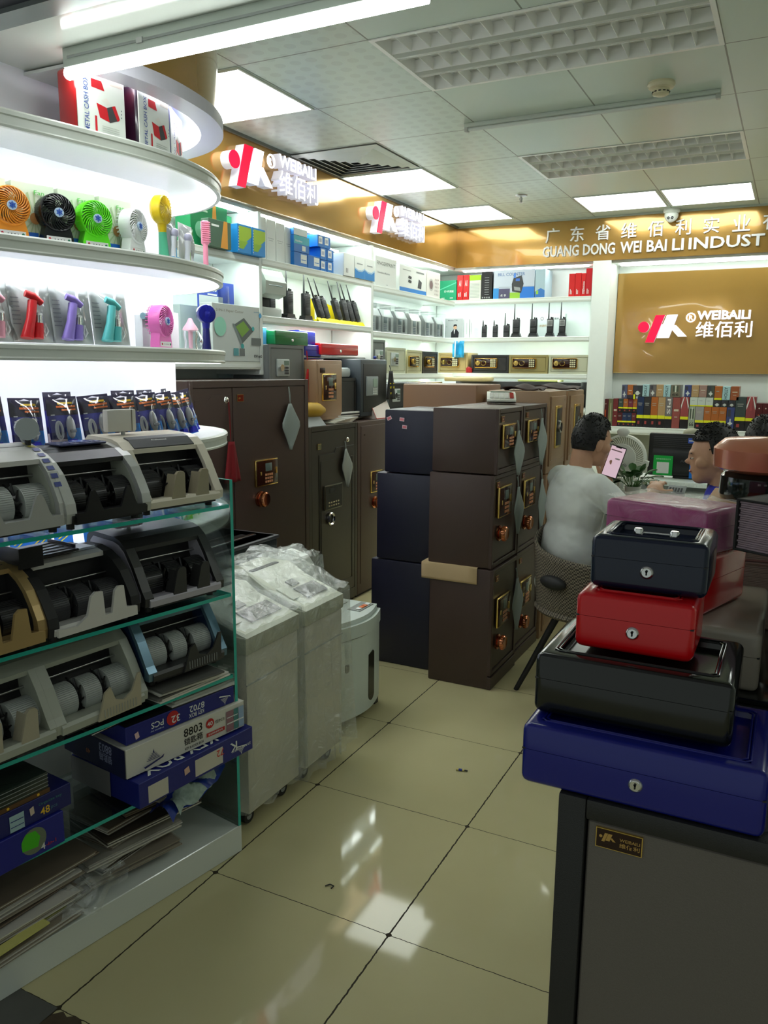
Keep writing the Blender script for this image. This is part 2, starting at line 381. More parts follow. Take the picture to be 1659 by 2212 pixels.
# ================================================================== CEILING FITTINGS
def panel(x0, y0, label):
    t = thing('ceiling_light_panel', label, 'ceiling light', (x0, y0, 2.76), group='square lit ceiling panels')
    a = MB(); fr = mat('panel_frame', (0.7, 0.75, 0.7), 0.4)
    for b in ((0.012, .588, 0.012, .022), (0.012, .588, .592, .602), (0.012, .022, .022, .592), (.578, .588, .022, .592)): a.box(*b, -0.006, 0.002, fr)
    a.build('frame', t)
    a = MB(); a.box(0.022, 0.578, 0.022, 0.592, -0.004, 0.001, PAN); a.build('diffuser', t)
YR = lambda j: 2.272+0.6142*j
panel(-2.747, YR(1), 'square lit ceiling panel nearest the curved display cabinet')
panel(-2.747, YR(4), 'square lit ceiling panel just behind the air vent')
panel(-2.747, YR(6), 'square lit ceiling panel in the far left corner of the ceiling')
panel(-1.547, YR(6), 'square lit ceiling panel left of the dome camera')
panel(-0.947, YR(6), 'square lit ceiling panel right of the dome camera')
panel(0.253, YR(3), 'square lit ceiling panel right of the louvre lights'); panel(0.853, YR(1), 'square lit ceiling panel far right near the shop front')
def louvre(x0, y0, label, n):
    t = thing('louvre_light', label, 'ceiling light', (x0, y0, 2.76), group='unlit louvre ceiling lights')
    w, d = 1.2, 0.6142; refl = mat('louvre_reflector', (0.92, 0.93, 0.90), 0.3); gl = mat('louvre_blade', (0.90, 0.91, 0.88), 0.3)
    a = MB(); a.box(0.01, w-0.01, 0.01, d-0.01, 0.050, 0.056, refl)
    for b in ((0, 0.018, 0, d), (w-0.018, w, 0, d), (0.018, w-0.018, 0, 0.018), (0.018, w-0.018, d-0.018, d)): a.box(*b, -0.004, 0.056, gl)
    a.build('housing', t)
    a = MB(); band = (d-0.036-2*0.062)/3
    for k in range(3):
        y = 0.018+k*(band+0.062)
        for i in range(1, n):
            x = 0.018+(w-0.036)*i/n
            a.prism([(x-0.001, 0.0), (x+0.001, 0.0), (x+0.005, 0.040), (x-0.005, 0.040)], 'y', y, y+band, gl)
        for yy in (y, y+band): a.box(0.018, w-0.018, yy-0.001, yy+0.001, 0, 0.049, gl)
    a.build('louvre_grid', t)
    for k in range(2):
        y = 0.018+band+k*(band+0.062)
        a = MB(); a.prism([(y, 0.002), (y+0.031, -0.004), (y+0.062, 0.002), (y+0.055, 0.012), (y+0.007, 0.012)], 'x', 0.018, w-0.018, mat('louvre_bar', (0.52, 0.56, 0.52), 0.35)); a.build('louvre_bar', t)
louvre(-1.547, YR(1), 'large unlit white louvre ceiling light nearest the camera', 14)
louvre(-1.547, YR(4), 'unlit louvre ceiling light further back, in front of the dome camera', 16)
t = thing('batten_light', 'unlit white batten light on the ceiling behind the smoke detector', 'batten light', (-1.6, 4.03, 2.76))
a = MB(); a.box(0, 1.2, -0.02, 0.02, -0.018, 0, mat('batten_off_white', (.58, .64, .58), .35), 0.003); a.build('batten_body', t)
a = MB(); a.cyl((0.02, 0, -0.027), (1.18, 0, -0.027), 0.009, m=mat('unlit_tube', (0.75, 0.8, 0.76), 0.2)); a.build('tube', t)
a = MB(); a.box(0, 0.02, -0.015, 0.015, -0.038, -0.01, LGREY, 0.004); a.box(1.18, 1.2, -0.015, 0.015, -0.038, -0.01, LGREY, 0.004); a.build('tube_holder', t)
t = thing('batten_light', 'lit white tube light hanging under the glossy header at the top left', 'batten light', (-1.918, 1.775, 2.42))
a = MB(); a.box(0, 1.12, -0.017, 0.017, -0.052, 0, mat('batten_grey', (0.52, 0.58, 0.52), 0.35), 0.003); a.box(.02, 1.10, -.02, .02, -.03, -.024, GREY); a.build('batten_body', t)
a = MB(); a.cyl((0.004, 0, -0.063), (1.116, 0, -0.063), 0.0165, n=24, m=TUBE); a.ell((0.004, 0, -0.063), (0.012, .0165, .0165), TUBE); a.build('tube', t)
a = MB(); a.box(.28, .30, -.022, .022, -.034, -.02, STEEL); a.box(.9, .92, -.022, .022, -.034, -.02, STEEL); a.build('clip', t)
t = thing('air_vent', 'square white ceiling air vent with nested louvres above the first logo sign', 'air vent', (-2.447, YR(3)+0.307, 2.76))
a = MB(); dk = mat('vent_dark', (0.16, 0.17, 0.16), 0.6)
a.box(-.285, .285, -.29, .29, -0.002, 0.001, dk); a.build('duct', t)
a = MB()
for k in range(6):
    r1 = 0.285-0.045*k; r2 = r1-0.034
    a.add([(s*r1, q*r1, -0.002-0.004*(k == 0)) for s, q in ((-1, -1), (1, -1), (1, 1), (-1, 1))]+[(s*r2, q*r2, -0.016) for s, q in ((-1, -1), (1, -1), (1, 1), (-1, 1))], [(i, (i+1) % 4, 4+(i+1) % 4, 4+i) for i in range(4)], WHITE)
a.build('louvre_ring', t, solid=0.002)
t = thing('smoke_detector', 'round cream smoke detector on the ceiling between the louvre lights', 'smoke detector', (-0.622, 3.83, 2.76))
cr = mat('cream_plastic', c255(222, 214, 182), 0.4)
a = MB(); a.lathe([(0, 0), (.055, 0), (.058, -.01), (.052, -.022), (.036, -.026), (0, -.026)], 28, cr); a.build('base', t)
a = MB(); a.lathe([(.034, -.026), (.036, -.032), (.034, -.048), (.02, -.054), (0, -.055)], 28, cr)
for k in range(12): a.box(.0345, .0375, -.005, .005, -.042, -.038, BLACKM, M=Matrix.Rotation(k*PI/6, 4, 'Z'))
a.build('sensor_head', t)
t = thing('sprinkler', 'small metal fire sprinkler hanging from the ceiling near the rear corner', 'sprinkler', (-1.844, 5.75, 2.76))
a = MB(); a.lathe([(0, 0), (.045, 0), (.04, -.008), (.02, -.012), (0, -.012)], 20, STEEL); a.build('escutcheon', t)
a = MB(); a.cyl((0, 0, -.01), (0, 0, -.05), .006, m=STEEL); a.cyl((-.012, 0, -.02), (-.004, 0, -.05), .002, m=STEEL); a.cyl((.012, 0, -.02), (.004, 0, -.05), .002, m=STEEL); a.cyl((0, 0, -.05), (0, 0, -.053), .014, m=STEEL); a.build('sprinkler_head', t)
t = thing('dome_camera', 'white dome security camera on the ceiling above the rear lettering', 'security camera', (-0.952, 6.70, 2.76))
a = MB(); a.lathe([(0, 0), (.062, 0), (.062, -.02), (.055, -.03), (0, -.03)], 28, WHITEG); a.build('mount', t)
a = MB(); a.ell((0, 0, -.045), (.052, .052, .05), WHITEG, 24, 14); a.ell((0, -.012, -.062), (.038, .038, .038), mat('camera_ball', (0.8, 0.82, 0.8), 0.2), 20, 12); a.build('housing', t)
a = MB()
for x in (-.014, .014): a.cyl((x, -.046, -.070), (x, -.054, -.072), .010, n=18, m=BLACK); a.cyl((x, -.054, -.072), (x, -.055, -.0725), .004, n=12, m=GREY)
a.build('lens', t)

# ================================================================== SIGNS
def logo_geo(mb, S, dep, M, lit=True, mono=None):
    """slanted bar, dot and white mark; S scales the 360 wide logo; faces look along +z of M"""
    def ex(poly, face):
        p = [(x*S, y*S) for x, y in poly]
        mb.prism(p, 'z', 0, dep*0.9, mono or SIGNSIDE, M=M); mb.prism(p, 'z', dep*0.9, dep, mono or face, M=M)
    ex([(42+42*math.cos(2*PI*i/28), 118+42*math.sin(2*PI*i/28)) for i in range(28)], SIGNR)
    ex([(60, 0), (125, 0), (197, 208), (128, 208)], SIGNR)
    ex([(145, 33), (235, 33), (290, 208), (212, 208), (186, 138), (178, 138)], SIGNW)
    ex([(282, 128), (365, 43), (302, 43), (250, 100), (262, 128)], SIGNW)
def sign(name, label, loc, rot, S, dep, group=None):
    t = thing(name, label, 'sign', loc, rot=rot, group=group)
    I = Matrix.Identity(4)
    a = MB(); logo_geo(a, S, dep, I); a.build('logo', t)
    a = MB(); ring = [(385+31*math.cos(2*PI*i/24), 185+31*math.sin(2*PI*i/24)) for i in range(24)]
    a.tube([(x*S, y*S, dep*.6) for x, y in ring], 5*S, 6, SIGNW, closed=True); a.text('R', 34*S, SIGNW, Matrix.Translation((372*S, 168*S, dep*.5)), bold=.02, ext=.05); a.build('registered_mark', t)
    a = MB()
    def ext_text(tx, x, y, w, h, face):
        v, fcs = text_geo(tx, .03 if tx[0] == 'W' else .004, 0.5)
        x0 = min(p[0] for p in v); x1 = max(p[0] for p in v); y0 = min(p[1] for p in v); y1 = max(p[1] for p in v)
        vs = [(x*S+(p[0]-x0)/(x1-x0)*w*S, y*S+(p[1]-y0)/(y1-y0)*h*S, dep*.02 if p[2] < 0 else dep) for p in v]
        top = [q for q in fcs if all(v[i][2] > 0 for i in q)]; rest = [q for q in fcs if not all(v[i][2] > 0 for i in q)]
        a.add(vs, rest, SIGNSIDE); a.add(vs, top, face)
    ext_text('WEIBAILI', 430, 166, 372, 66, SIGNW); a.build('latin_lettering', t)
    a = MB(); ext_text('维佰利', 428, 34, 392, 118, SIGNW); a.build('chinese_lettering', t)
    return t
RW = (R(90), 0, 0)                  # faces the camera side (-y)
LW = (R(90), 0, R(90))              # on the left wall, faces +x
sign('logo_sign', 'lit red and white logo sign on the left gold fascia, nearest the camera', (-2.735, 3.50, 2.475), LW, 0.00105, 0.06, 'lit logo signs on the left fascia')
sign('logo_sign', 'lit red and white logo sign further along the left gold fascia', (-2.735, 5.08, 2.475), LW, 0.00105, 0.06, 'lit logo signs on the left fascia')
f = MB(); f.box(-1.395, 0.6, 7.075, 7.115, 1.524, 2.342, GOLD); f.box(-1.395, 0.6, 7.073, 7.0749, 1.524, 1.527, BRASS)
place(f, 'gold_sign_board', 'large polished gold board with a lit logo above the packed box shelf', 'sign board', (0, 0, 0))
sign('logo_sign', 'lit red and white logo sign on the rear gold board', (-1.205, 7.073, 1.775), RW, 0.00106, 0.03)
SILV = mat('silver_letters', (0.72, 0.73, 0.74), 0.35, metal=0.35)
t = thing('fascia_lettering', 'row of silver Chinese letters on the rear gold fascia', 'lettering', (-1.945, 6.775, 2.575), rot=(R(90), 0, 0))
for i, ch in enumerate('广东省维佰利实业有'):
    f = MB(); f.text(ch, 0.118, SILV, Matrix.Translation((.204*i, 0, 0)), bold=.006, ext=.12); f.build('letter', t)
t = thing('fascia_lettering', 'row of silver Latin letters on the rear gold fascia', 'lettering', (-1.965, 6.775, 2.463), rot=(R(90), 0, 0))
x = 0
for wd, wx, ww in (('GUANG', 0, .30), ('DONG', .335, .255), ('WEI', .63, .165), ('BAI', .835, .15), ('LI', 1.025, .085), ('INDUST', 1.145, .53)):
    f = MB(); f.text(wd, 0.088, SILV, Matrix.Translation((wx, 0, 0)), width=ww, bold=.02, ext=.12); f.build('word', t)
# ================================================================== WALL SHELVING
def shelf_board(t, x0, x1, y0, y1, ztop, axis, th=0.042, led=True, lip=None):
    """board with a ribbed edge; axis is the side the front edge faces: 'x' (+x) or 'y' (-y)"""
    a = MB(); a.box(x0, x1, y0, y1, ztop-0.018, ztop, WHITE)
    if axis == 'x':
        a.box(x1, x1+0.014, y0, y1, ztop-th, ztop+0.002, EDGE, 0.003, 1); a.box(x1+.014, x1+0.0165, y0, y1, ztop-th*.72, ztop-th*.3, WHITE)
    else:
        a.box(x0, x1, y0-0.014, y0, ztop-th, ztop+0.002, EDGE, 0.003, 1); a.box(x0, x1, y0-.0165, y0-.014, ztop-th*.72, ztop-th*.3, WHITE)
    o = a.build('shelf', t)
    if led:
        a = MB()
        if axis == 'x': a.box(x1-0.07, x1-0.015, y0+0.04, y1-0.04, ztop-0.026, ztop-0.019, LED)
        else: a.box(x0+0.04, x1-0.04, y0+0.015, y0+0.07, ztop-0.026, ztop-0.019, LED)
        a.build('led_strip', o)
    return o
def side(t, x0, x1, y0, y1, z0, z1):
    a = MB(); a.box(x0, x1, y0, y1, z0, z1, WHITE, 0.002, 1); a.build('side_panel', t)
def back(t, x0, x1, y0, y1, z0, z1):
    a = MB(); a.box(x0, x1, y0, y1, z0, z1, WHITE); a.build('back_panel', t)
XB = -3.06; XF = -2.75
def topled(t, x0, x1, y0, y1):
    a = MB(); a.box(x0, x1, y0, y1, 2.388, 2.399, LED); a.build('led_strip', t)
t = thing('wall_shelf_unit', 'white lit wall shelving bay at the far left, behind the curved cabinet', 'shelves', group='lit wall shelving bays')
back(t, -3.068, -3.062, 2.76, 3.822, 0, 2.395); side(t, XB, XF+.015, 3.822, 3.850, 1.50, 2.395)
shelf_board(t, XB, XF, 2.76, 3.822, 2.145, 'x'); shelf_board(t, XB, XF, 2.76, 3.822, 1.572, 'x', led=False)
topled(t, -2.84, -2.79, 2.8, 3.8)
t = thing('wall_shelf_unit', 'white lit wall shelving bay with two-way radios and cash boxes', 'shelves', group='lit wall shelving bays')
back(t, -3.068, -3.062, 3.85, 5.17, 0, 2.395); side(t, XB, XF+.015, 5.17, 5.205, 1.21, 2.395)
shelf_board(t, XB, XF, 3.85, 5.17, 2.148, 'x'); shelf_board(t, XB, XF, 3.85, 5.17, 1.832, 'x'); shelf_board(t, XB, -2.70, 3.85, 5.17, 1.216, 'x', led=False, th=.02)
topled(t, -2.84, -2.79, 3.9, 5.1)
t = thing('wall_shelf_unit', 'white lit wall shelving bay with time recorders, next to the corner', 'shelves', group='lit wall shelving bays')
back(t, -3.068, -3.062, 5.205, 7.1, 0, 2.395)
shelf_board(t, XB, XF, 5.205, 6.75, 2.128, 'x'); shelf_board(t, XB, XF, 5.205, 6.75, 1.806, 'x'); shelf_board(t, XB, XF, 5.205, 6.75, 1.503, 'x'); shelf_board(t, XB, XF, 5.205, 6.75, 1.225, 'x', led=False)
topled(t, -2.84, -2.79, 5.25, 6.7)
t = thing('wall_shelf_unit', 'white lit shelving bay on the rear wall left of the pillar', 'shelves', group='lit wall shelving bays')
back(t, -3.06, -1.548, 7.108, 7.118, 0, 2.395)
for z, l in ((2.142, True), (1.817, True), (1.508, True), (1.225, False)): shelf_board(t, -3.06 if z < 2 else -3.06, -1.548, 6.79, 7.105, z, 'y', led=l)
a = MB(); a.box(-2.7, -1.6, 6.84, 6.88, 2.388, 2.399, LED); a.build('led_strip', t)
t = thing('wall_shelf_unit', 'white wall shelf packed with book-shaped boxes under the gold board', 'shelves')
shelf_board(t, -1.40, 0.8, 6.80, 7.088, 1.085, 'y', th=0.06, led=False)
a = MB(); a.box(-1.35, 0.8, 6.90, 6.95, 2.385, 2.398, LED); a.build('led_strip', t)

# ------------------------------------------------------------------ cartons
def carton(name, label, cat, loc, rz, w, d, h, m, items=(), group=None, bev=0.0015, rot=None):
    f = MB(); f.box(0, w, 0, d, 0, h, m, bev, 1); deco(f, w, d, h, items)
    return place(f, name, label, cat, loc, rz, group, rot)
# helper: y range -> rz=90 object whose local x runs along +y ; origin is the front-left corner at x=xf
def Lc(name, label, cat, y0, y1, z, h, d, m, items=(), group=None, xf=-2.765, rot=0):
    return carton(name, label, cat, (xf, y0, z), 90+rot, y1-y0, d, h, m, items, group)
def Rc(name, label, cat, x0, x1, z, h, d, m, items=(), group=None, yf=6.80):
    return carton(name, label, cat, (x0, yf, z), 0, x1-x0, d, h, m, items, group)
wht = P(226, 230, 226); gry = P(150, 155, 155); blu = P(20, 110, 190); dbl = P(12, 60, 150); blk = P(18, 18, 20); red = P(200, 22, 22); grn = P(20, 140, 70); ora = P(220, 150, 50); lime = P(160, 200, 30); cyan = P(60, 170, 220); pal = P(200, 222, 226)
tgrey = P(110, 115, 115)
# bay 1 top shelf: green laminating boxes
for y0, z, w, h, xf, la in ((3.33, 2.147, .30, .23, -2.80, 'large green box with an orange stripe on the top shelf behind the pink comb'), (3.60, 2.147, .20, .225, -2.90, 'green box with an orange stripe beside the side panel on the top shelf')):
    Lc('stationery_box', la, 'box', y0, y0+w, z, h, .10, P(28, 130, 78), [('p', 'F', [(w*.52, 0), (w*.72, 0), (w*.68, h), (w*.6, h)], ora), ('c', 'F', w*.25, h*.4, w*.14, P(120, 190, 150)), ('r', 'F', w*.05, w*.45, h*.8, h*.84, P(190, 220, 190)), ('c', 'F', w*.86, h*.3, w*.09, P(60, 140, 200))], xf=xf)
Lc('stationery_box', 'small dark green box with an orange stripe at the left end of the top shelf', 'box', 3.35, 3.53, 2.147, .135, .05, P(70, 100, 80), [('p', 'F', [(.09, 0), (.15, 0), (.15, .135), (.12, .135)], ora), ('r', 'F', .02, .08, .1, .11, wht)], xf=-2.70)
for y0, la in ((3.585, 'blue and lime ring-bound box in front of the green boxes'), (3.715, 'blue and lime ring-bound box against the shelf side panel')):
    w = .122; Lc('binding_box', la, 'box', y0, y0+w, 2.147, .145, .09, P(30, 140, 215), [('p', 'F', [(.012, .03), (.06, .05), (w, .09), (w, .135), (.012, .135)], P(165, 200, 40)), ('p', 'F', [(.012, .02), (.05, .02), (.09, .06), (.012, .06)], P(140, 185, 35)), ('r', 'L', 0, .02, 0, .145, P(40, 80, 190))]+[('r', 'F', .004, .010, .01+.014*i, .016+.014*i, wht) for i in range(9)], xf=-2.70)
# bay 1 lower shelf
w, h = .415, .30
Lc('paper_cutter_box', 'pale grey carton printed with a paper cutter at the left of the wall shelves', 'box', 3.40, 3.40+w, 1.574, h, .08, P(200, 208, 205), [
    ('t', 'F', '2-IN-1 Paper Cutter', .03, h-.045, .017, P(150, 150, 140), .24), ('t', 'F', 'KW-triO', .36, .022, .016, blk, .075),
    ('p', 'F', [(.17, .19), (.27, .235), (.36, .17), (.25, .095)], P(90, 100, 98)), ('p', 'F', [(.195, .185), (.265, .218), (.32, .175), (.25, .13)], P(120, 165, 60)), ('p', 'F', [(.165, .20), (.185, .20), (.262, .085), (.245, .075)], P(120, 135, 135)),
    ('c', 'F', .252, .082, .014, P(50, 170, 170)), ('c', 'F', .352, .18, .012, P(50, 170, 170)), ('r', 'F', .335, .425, .09, .13, P(105, 112, 112)), ('r', 'F', .17, .215, .03, .07, P(90, 160, 165)), ('r', 'F', .225, .27, .03, .07, P(110, 118, 118)), ('r', 'F', .36, .43, h-.03, h-.028, P(90, 150, 180)), ('c', 'F', .42, h-.045, .013, P(70, 160, 215)), ('c', 'F', .06, .18, .05, P(150, 215, 190))], xf=-2.735)
f = MB(); w, h = .30, .21
f.box(0, w, 0, .012, 0, h, P(60, 85, 180)); deco(f, w, .012, h, [('r', 'F', 0, .2, h*.02, h*.62, P(205, 215, 215)), ('t', 'F', '-28', .09, h*.74, .035, wht, .06), ('r', 'F', .07, .15, h*.64, h*.68, wht)])
a = MB(); a.grid(lambda u, v: (.16+.10*u, -.025*math.sin(PI*u)-.001, .02+.17*v), 8, 4, CLEAR)
t = thing('blister_pack', 'blue carded blister pack standing above the paper cutter carton', 'blister pack', (-2.86, 3.45, 1.79), 90)
f.build('card', t); a.build('blister', t)
Lc('white_carton', 'pale carton behind the blue blister pack', 'carton', 3.40, 3.74, 1.60, .27, .1, P(190, 205, 205), [('r', 'F', .20, .27, .2, .23, P(220, 110, 70))], xf=-2.95)
# bay 2 top: white cartons, blue cartons
for i, (y0, y1, h) in enumerate(((3.88, 3.975, .24), (3.98, 4.07, .235), (4.075, 4.165, .23), (4.17, 4.26, .22))):
    Lc('white_carton', 'plain tall white carton, %s from the left on the top shelf' % ('first', 'second', 'third', 'fourth')[i], 'carton', y0, y1, 2.15, h, .2, wht, [('r', 'F', .01, .07, h*.55, h*.56, gry), ('r', 'F', .02, .06, h*.5, h*.51, gry)], 'tall white cartons on the top shelf', xf=-2.79)
lab = [('r', 'F', .01, .055, .02, .065, wht), ('r', 'F', .018, .047, .03, .052, P(160, 170, 190)), ('c', 'F', .015, .01, .003, cyan), ('c', 'F', .032, .01, .003, cyan)]
bi = 0
for y0, zz in ((4.53, 0), (4.615, 0), (4.53, .075), (4.615, .075), (4.50, .15), (4.575, .15)):
    nm = ('bottom left', 'bottom right', 'middle left', 'middle right', 'top left', 'top right')[bi]; bi += 1
    Lc('blue_carton', 'small blue carton with a white label, %s of the pile of six' % nm, 'carton', y0, y0+.08, 2.15+zz, .073, .16, blu, lab, 'small blue cartons on the top shelf', xf=-2.765)
for k, (y0, y1, zz, h) in enumerate(((4.225, 4.375, 0, .085), (4.38, 4.525, 0, .085), (4.225, 4.40, .087, .095), (4.225, 4.375, .184, .04))):
    nm = ('bottom left', 'bottom right', 'middle', 'top')[k]; w = y1-y0
    it = [('r', 'F', 0, w, h*.5, h, P(60, 175, 190)), ('t', 'F', 'Attendance', .015, h*.62, .012, wht), ('r', 'F', .09, .13, .01, .04, wht)] if k == 2 else ([('r', 'F', 0, w, .0, h, P(225, 235, 235))] if k == 3 else [('r', 'F', w*.5, w*.95, h*.3, h*.9, wht), ('r', 'F', w*.55, w*.9, h*.5, h*.55, blu)])
    Lc('blue_carton', 'blue and white carton left of the pile of six small ones, %s one' % nm, 'carton', y0, y1, 2.15+zz, h, .18, blu, it, xf=-2.765)
for y0, la in ((4.77, 'left'), (4.92, 'left one'), (5.065, 'right one')):
    h, w = .145, .143
    Lc('white_carton', ('white carton with a blue wave, %s of two at the shelf edge' % la) if la != 'left' else 'white carton with two black marks, left of the blue wave cartons', 'carton', y0, y0+w, 2.15, h, .15, wht, [('p', 'F', [(0, 0), (w, 0), (w, .065), (.1, .045), (.05, .045), (0, .06)], P(40, 130, 200)), ('p', 'F', [(0, .062), (.05, .048), (.1, .048), (w, .068), (w, .074), (.1, .055), (.05, .054), (0, .068)], P(150, 200, 230)), ('r', 'F', .03, .11, .093, .10, gry)] if la != 'left' else [('r', 'F', .03, .036, .02, .05, blk), ('r', 'F', .05, .056, .02, .05, blk)], 'white cartons with a blue wave' if la != 'left' else None, xf=-2.73)
for y0, h, la in ((4.74, .225, 'left'), (4.90, .205, 'right')):
    Lc('time_recorder_carton', 'white carton printed with a grey device, %s one behind the wave cartons' % la, 'carton', y0, y0+.15, 2.15, h, .08, wht, [('p', 'F', [(.04, h-.10), (.10, h-.09), (.09, h-.02), (.055, h-.015)], P(80, 85, 90))], xf=-2.93)
# bay 3 top
w, h = .34, .215
Lc('fingerprint_carton', 'white carton reading FINGERPRINT next to the wave cartons', 'carton', 5.29, 5.29+w, 2.13, h, .16, P(222, 226, 222), [('t', 'F', 'FINGERPRINT', .02, h-.06, .026, P(120, 125, 120), .3), ('t', 'F', 'Attendance Machine', .03, h*.45, .013, gry, .2), ('r', 'F', .17, .2, .02, .024, gry)])
w, h = .50, .20
Lc('projector_carton', 'white carton printed with a black device beside the FINGERPRINT carton', 'carton', 5.69, 5.69+w, 2.13, h, .25, wht, [('r', 'F', 0, w, 0, .035, P(50, 130, 205)), ('p', 'F', [(.33, .05), (.40, .045), (.41, .10), (.35, .12)], P(60, 62, 66)), ('p', 'F', [(.15, .08), (.21, .075), (.215, .095), (.16, .10)], blk), ('p', 'F', [(.15, .11), (.21, .105), (.215, .125), (.16, .13)], blk), ('r', 'F', .05, .2, .165, .17, gry), ('r', 'F', .3, .45, .165, .175, tgrey)])
w, h = .28, .21
Lc('projector_carton', 'white carton with rows of tiny icons at the corner end of the shelf', 'carton', 6.20, 6.20+w, 2.13, h, .25, P(226, 224, 218), [('c', 'F', .09, .10, .05, P(190, 190, 185)), ('c', 'F', .09, .10, .035, P(120, 100, 100))]+[('c', 'F', .17+.03*(i % 3), .03+.03*(i//3), .008, P(180, 170, 165)) for i in range(15)])
# rear top row
Rc('teal_carton', 'green carton with white Chinese print in the corner of the rear shelf', 'carton', -2.905, -2.745, 2.143, .175, .14, P(30, 150, 105), [('p', 'F', [(0, .09), (.16, .15), (.16, .158), (0, .1)], P(90, 200, 160)), ('t', 'F', '打卡专用纸', .045, .07, .02, wht, .09), ('r', 'F', .02, .05, .02, .026, wht), ('r', 'F', .10, .13, .02, .026, wht)])
for x0, la in ((-2.738, 'left'), (-2.681, 'right')):
    Rc('red_carton', 'slim red carton near the corner, %s of two' % la, 'carton', x0, x0+.055, 2.143, .215, .14, red, [('t', 'F', 'A1', .018, .12, .05, wht, .02), ('r', 'F', .015, .022, .03, .06, wht), ('r', 'F', .028, .034, .03, .07, wht)], 'slim red cartons near the corner')
Rc('lime_carton', 'white carton with a lime green top band on the rear shelf', 'carton', -2.622, -2.515, 2.143, .21, .14, P(214, 220, 206), [('r', 'F', 0, .107, .165, .21, lime)]+[('r', 'F', .01, .095, .02+.012*i, .023+.012*i, gry) for i in range(11)])
Rc('black_carton', 'slim black carton with fine print on the rear shelf', 'carton', -2.510, -2.412, 2.143, .235, .14, blk, [('r', 'F', .03, .07, .04+.02*i, .044+.02*i, gry) for i in range(8)]+[('r', 'F', .008+.02*i, .02+.02*i, .01, .022, gry) for i in range(4)])
w, h = .365, .24
Rc('bill_counter_carton', 'large white carton reading BILL COUNTER with a printed counting machine', 'carton', -2.40, -2.035, 2.143, h, .24, P(190, 200, 214), [('t', 'F', 'BILL COUNTER', .04, h-.05, .026, P(90, 120, 170), .24), ('r', 'F', 0, .05, 0, .09, P(50, 140, 210)), ('r', 'F', .05, .15, 0, .085, P(80, 76, 105)), ('r', 'F', .15, .24, 0, .05, P(150, 200, 60)), ('r', 'F', .24, .365, 0, .095, P(40, 120, 210)), ('r', 'F', .05, .365, .095, .1, P(170, 180, 190)),
    ('p', 'F', [(.17, .06), (.25, .045), (.27, .12), (.25, .19), (.18, .17), (.165, .12)], P(60, 62, 64)), ('p', 'F', [(.185, .10), (.24, .09), (.245, .06), (.19, .07)], P(150, 155, 155)), ('r', 'F', .20, .235, .145, .165, P(60, 110, 200)), ('r', 'F', .18, .20, .17, .21, P(80, 130, 210)), ('t', 'F', '点', .067, .02, .02, wht), ('t', 'F', '钞', .098, .02, .02, wht)])
Rc('plastic_wrapped_carton', 'film wrapped pale blue carton at the right of the BILL COUNTER carton', 'carton', -2.03, -1.945, 2.143, .235, .22, P(170, 195, 205), [('p', 'F', [(0, 0), (.085, 0), (.085, .06), (.05, .08), (0, .05)], P(60, 120, 190)), ('r', 'F', .01, .03, .03, .06, P(150, 200, 70))])
for i, (x0, x1, h) in enumerate(((-1.742, -1.692, .185), (-1.690, -1.640, .188), (-1.638, -1.605, .185), (-1.603, -1.552, .222))):
    Rc('red_carton', 'slim red carton by the white pillar, %s from the left' % ('first', 'second', 'third', 'fourth and tallest')[i], 'carton', x0, x1, 2.143, h, .14, P(205, 25, 25) if i != 3 else P(190, 18, 30), [('r', 'F', .012, .017, .02, .06, wht), ('r', 'F', .022, .026, .02, .05, wht)]+([('t', 'F', 'QUANSHENG', .03, .04, .016, wht, .08, False, 90)] if i == 2 else []), 'slim red cartons by the pillar')

# ------------------------------------------------------------------ two-way radios
def radio(h=.115, w=.05, ant=.11, dock=True, face=DGREY, fat=.03):
    t = thing('two_way_radio', 'x', 'two-way radio')
    z0 = .028 if dock else 0
    if dock:
        a = MB(); a.box(-w*.7, w*.7, -fat*.9, fat*.9, 0, .014, BLACK, .004); a.prism([(-w*.62, .014), (w*.62, .014), (w*.52, .034), (-w*.52, .034)], 'y', -fat*.75, fat*.75, BLACK); a.build('charging_dock', t)
    a = MB(); a.box(-w/2, w/2, -fat/2, fat/2, z0, z0+h, BLACK, .006); a.box(-w*.40, w*.40, -fat/2-.002, -fat/2+.002, z0+h*.50, z0+h*.90, face, .002)
    for i in range(5): a.box(-w*.3, w*.3, -fat/2-.0032, -fat/2-.001, z0+h*(.56+.07*i), z0+h*(.585+.07*i), BLACKM)
    a.box(-w*.36, w*.36, -fat/2-.0015, -fat/2+.002, z0+h*.10, z0+h*.40, BLACKM, .001); o = a.build('body', t)
    a = MB(); a.cyl((w*.1, 0, z0+h-.004), (w*.1, 0, z0+h+.014), .006, m=BLACK); a.cyl((w*.34, 0, z0+h-.004), (w*.34, 0, z0+h+.011), .0065, m=BLACK); a.build('knob', t)
    a = MB(); a.tube([(-w*.3, 0, z0+h-.005), (-w*.3, 0, z0+h+.03), (-w*.3, 0, z0+h+ant)], [.0065, .0055, .0028], 8, BLACK); a.build('antenna', t)
    return t
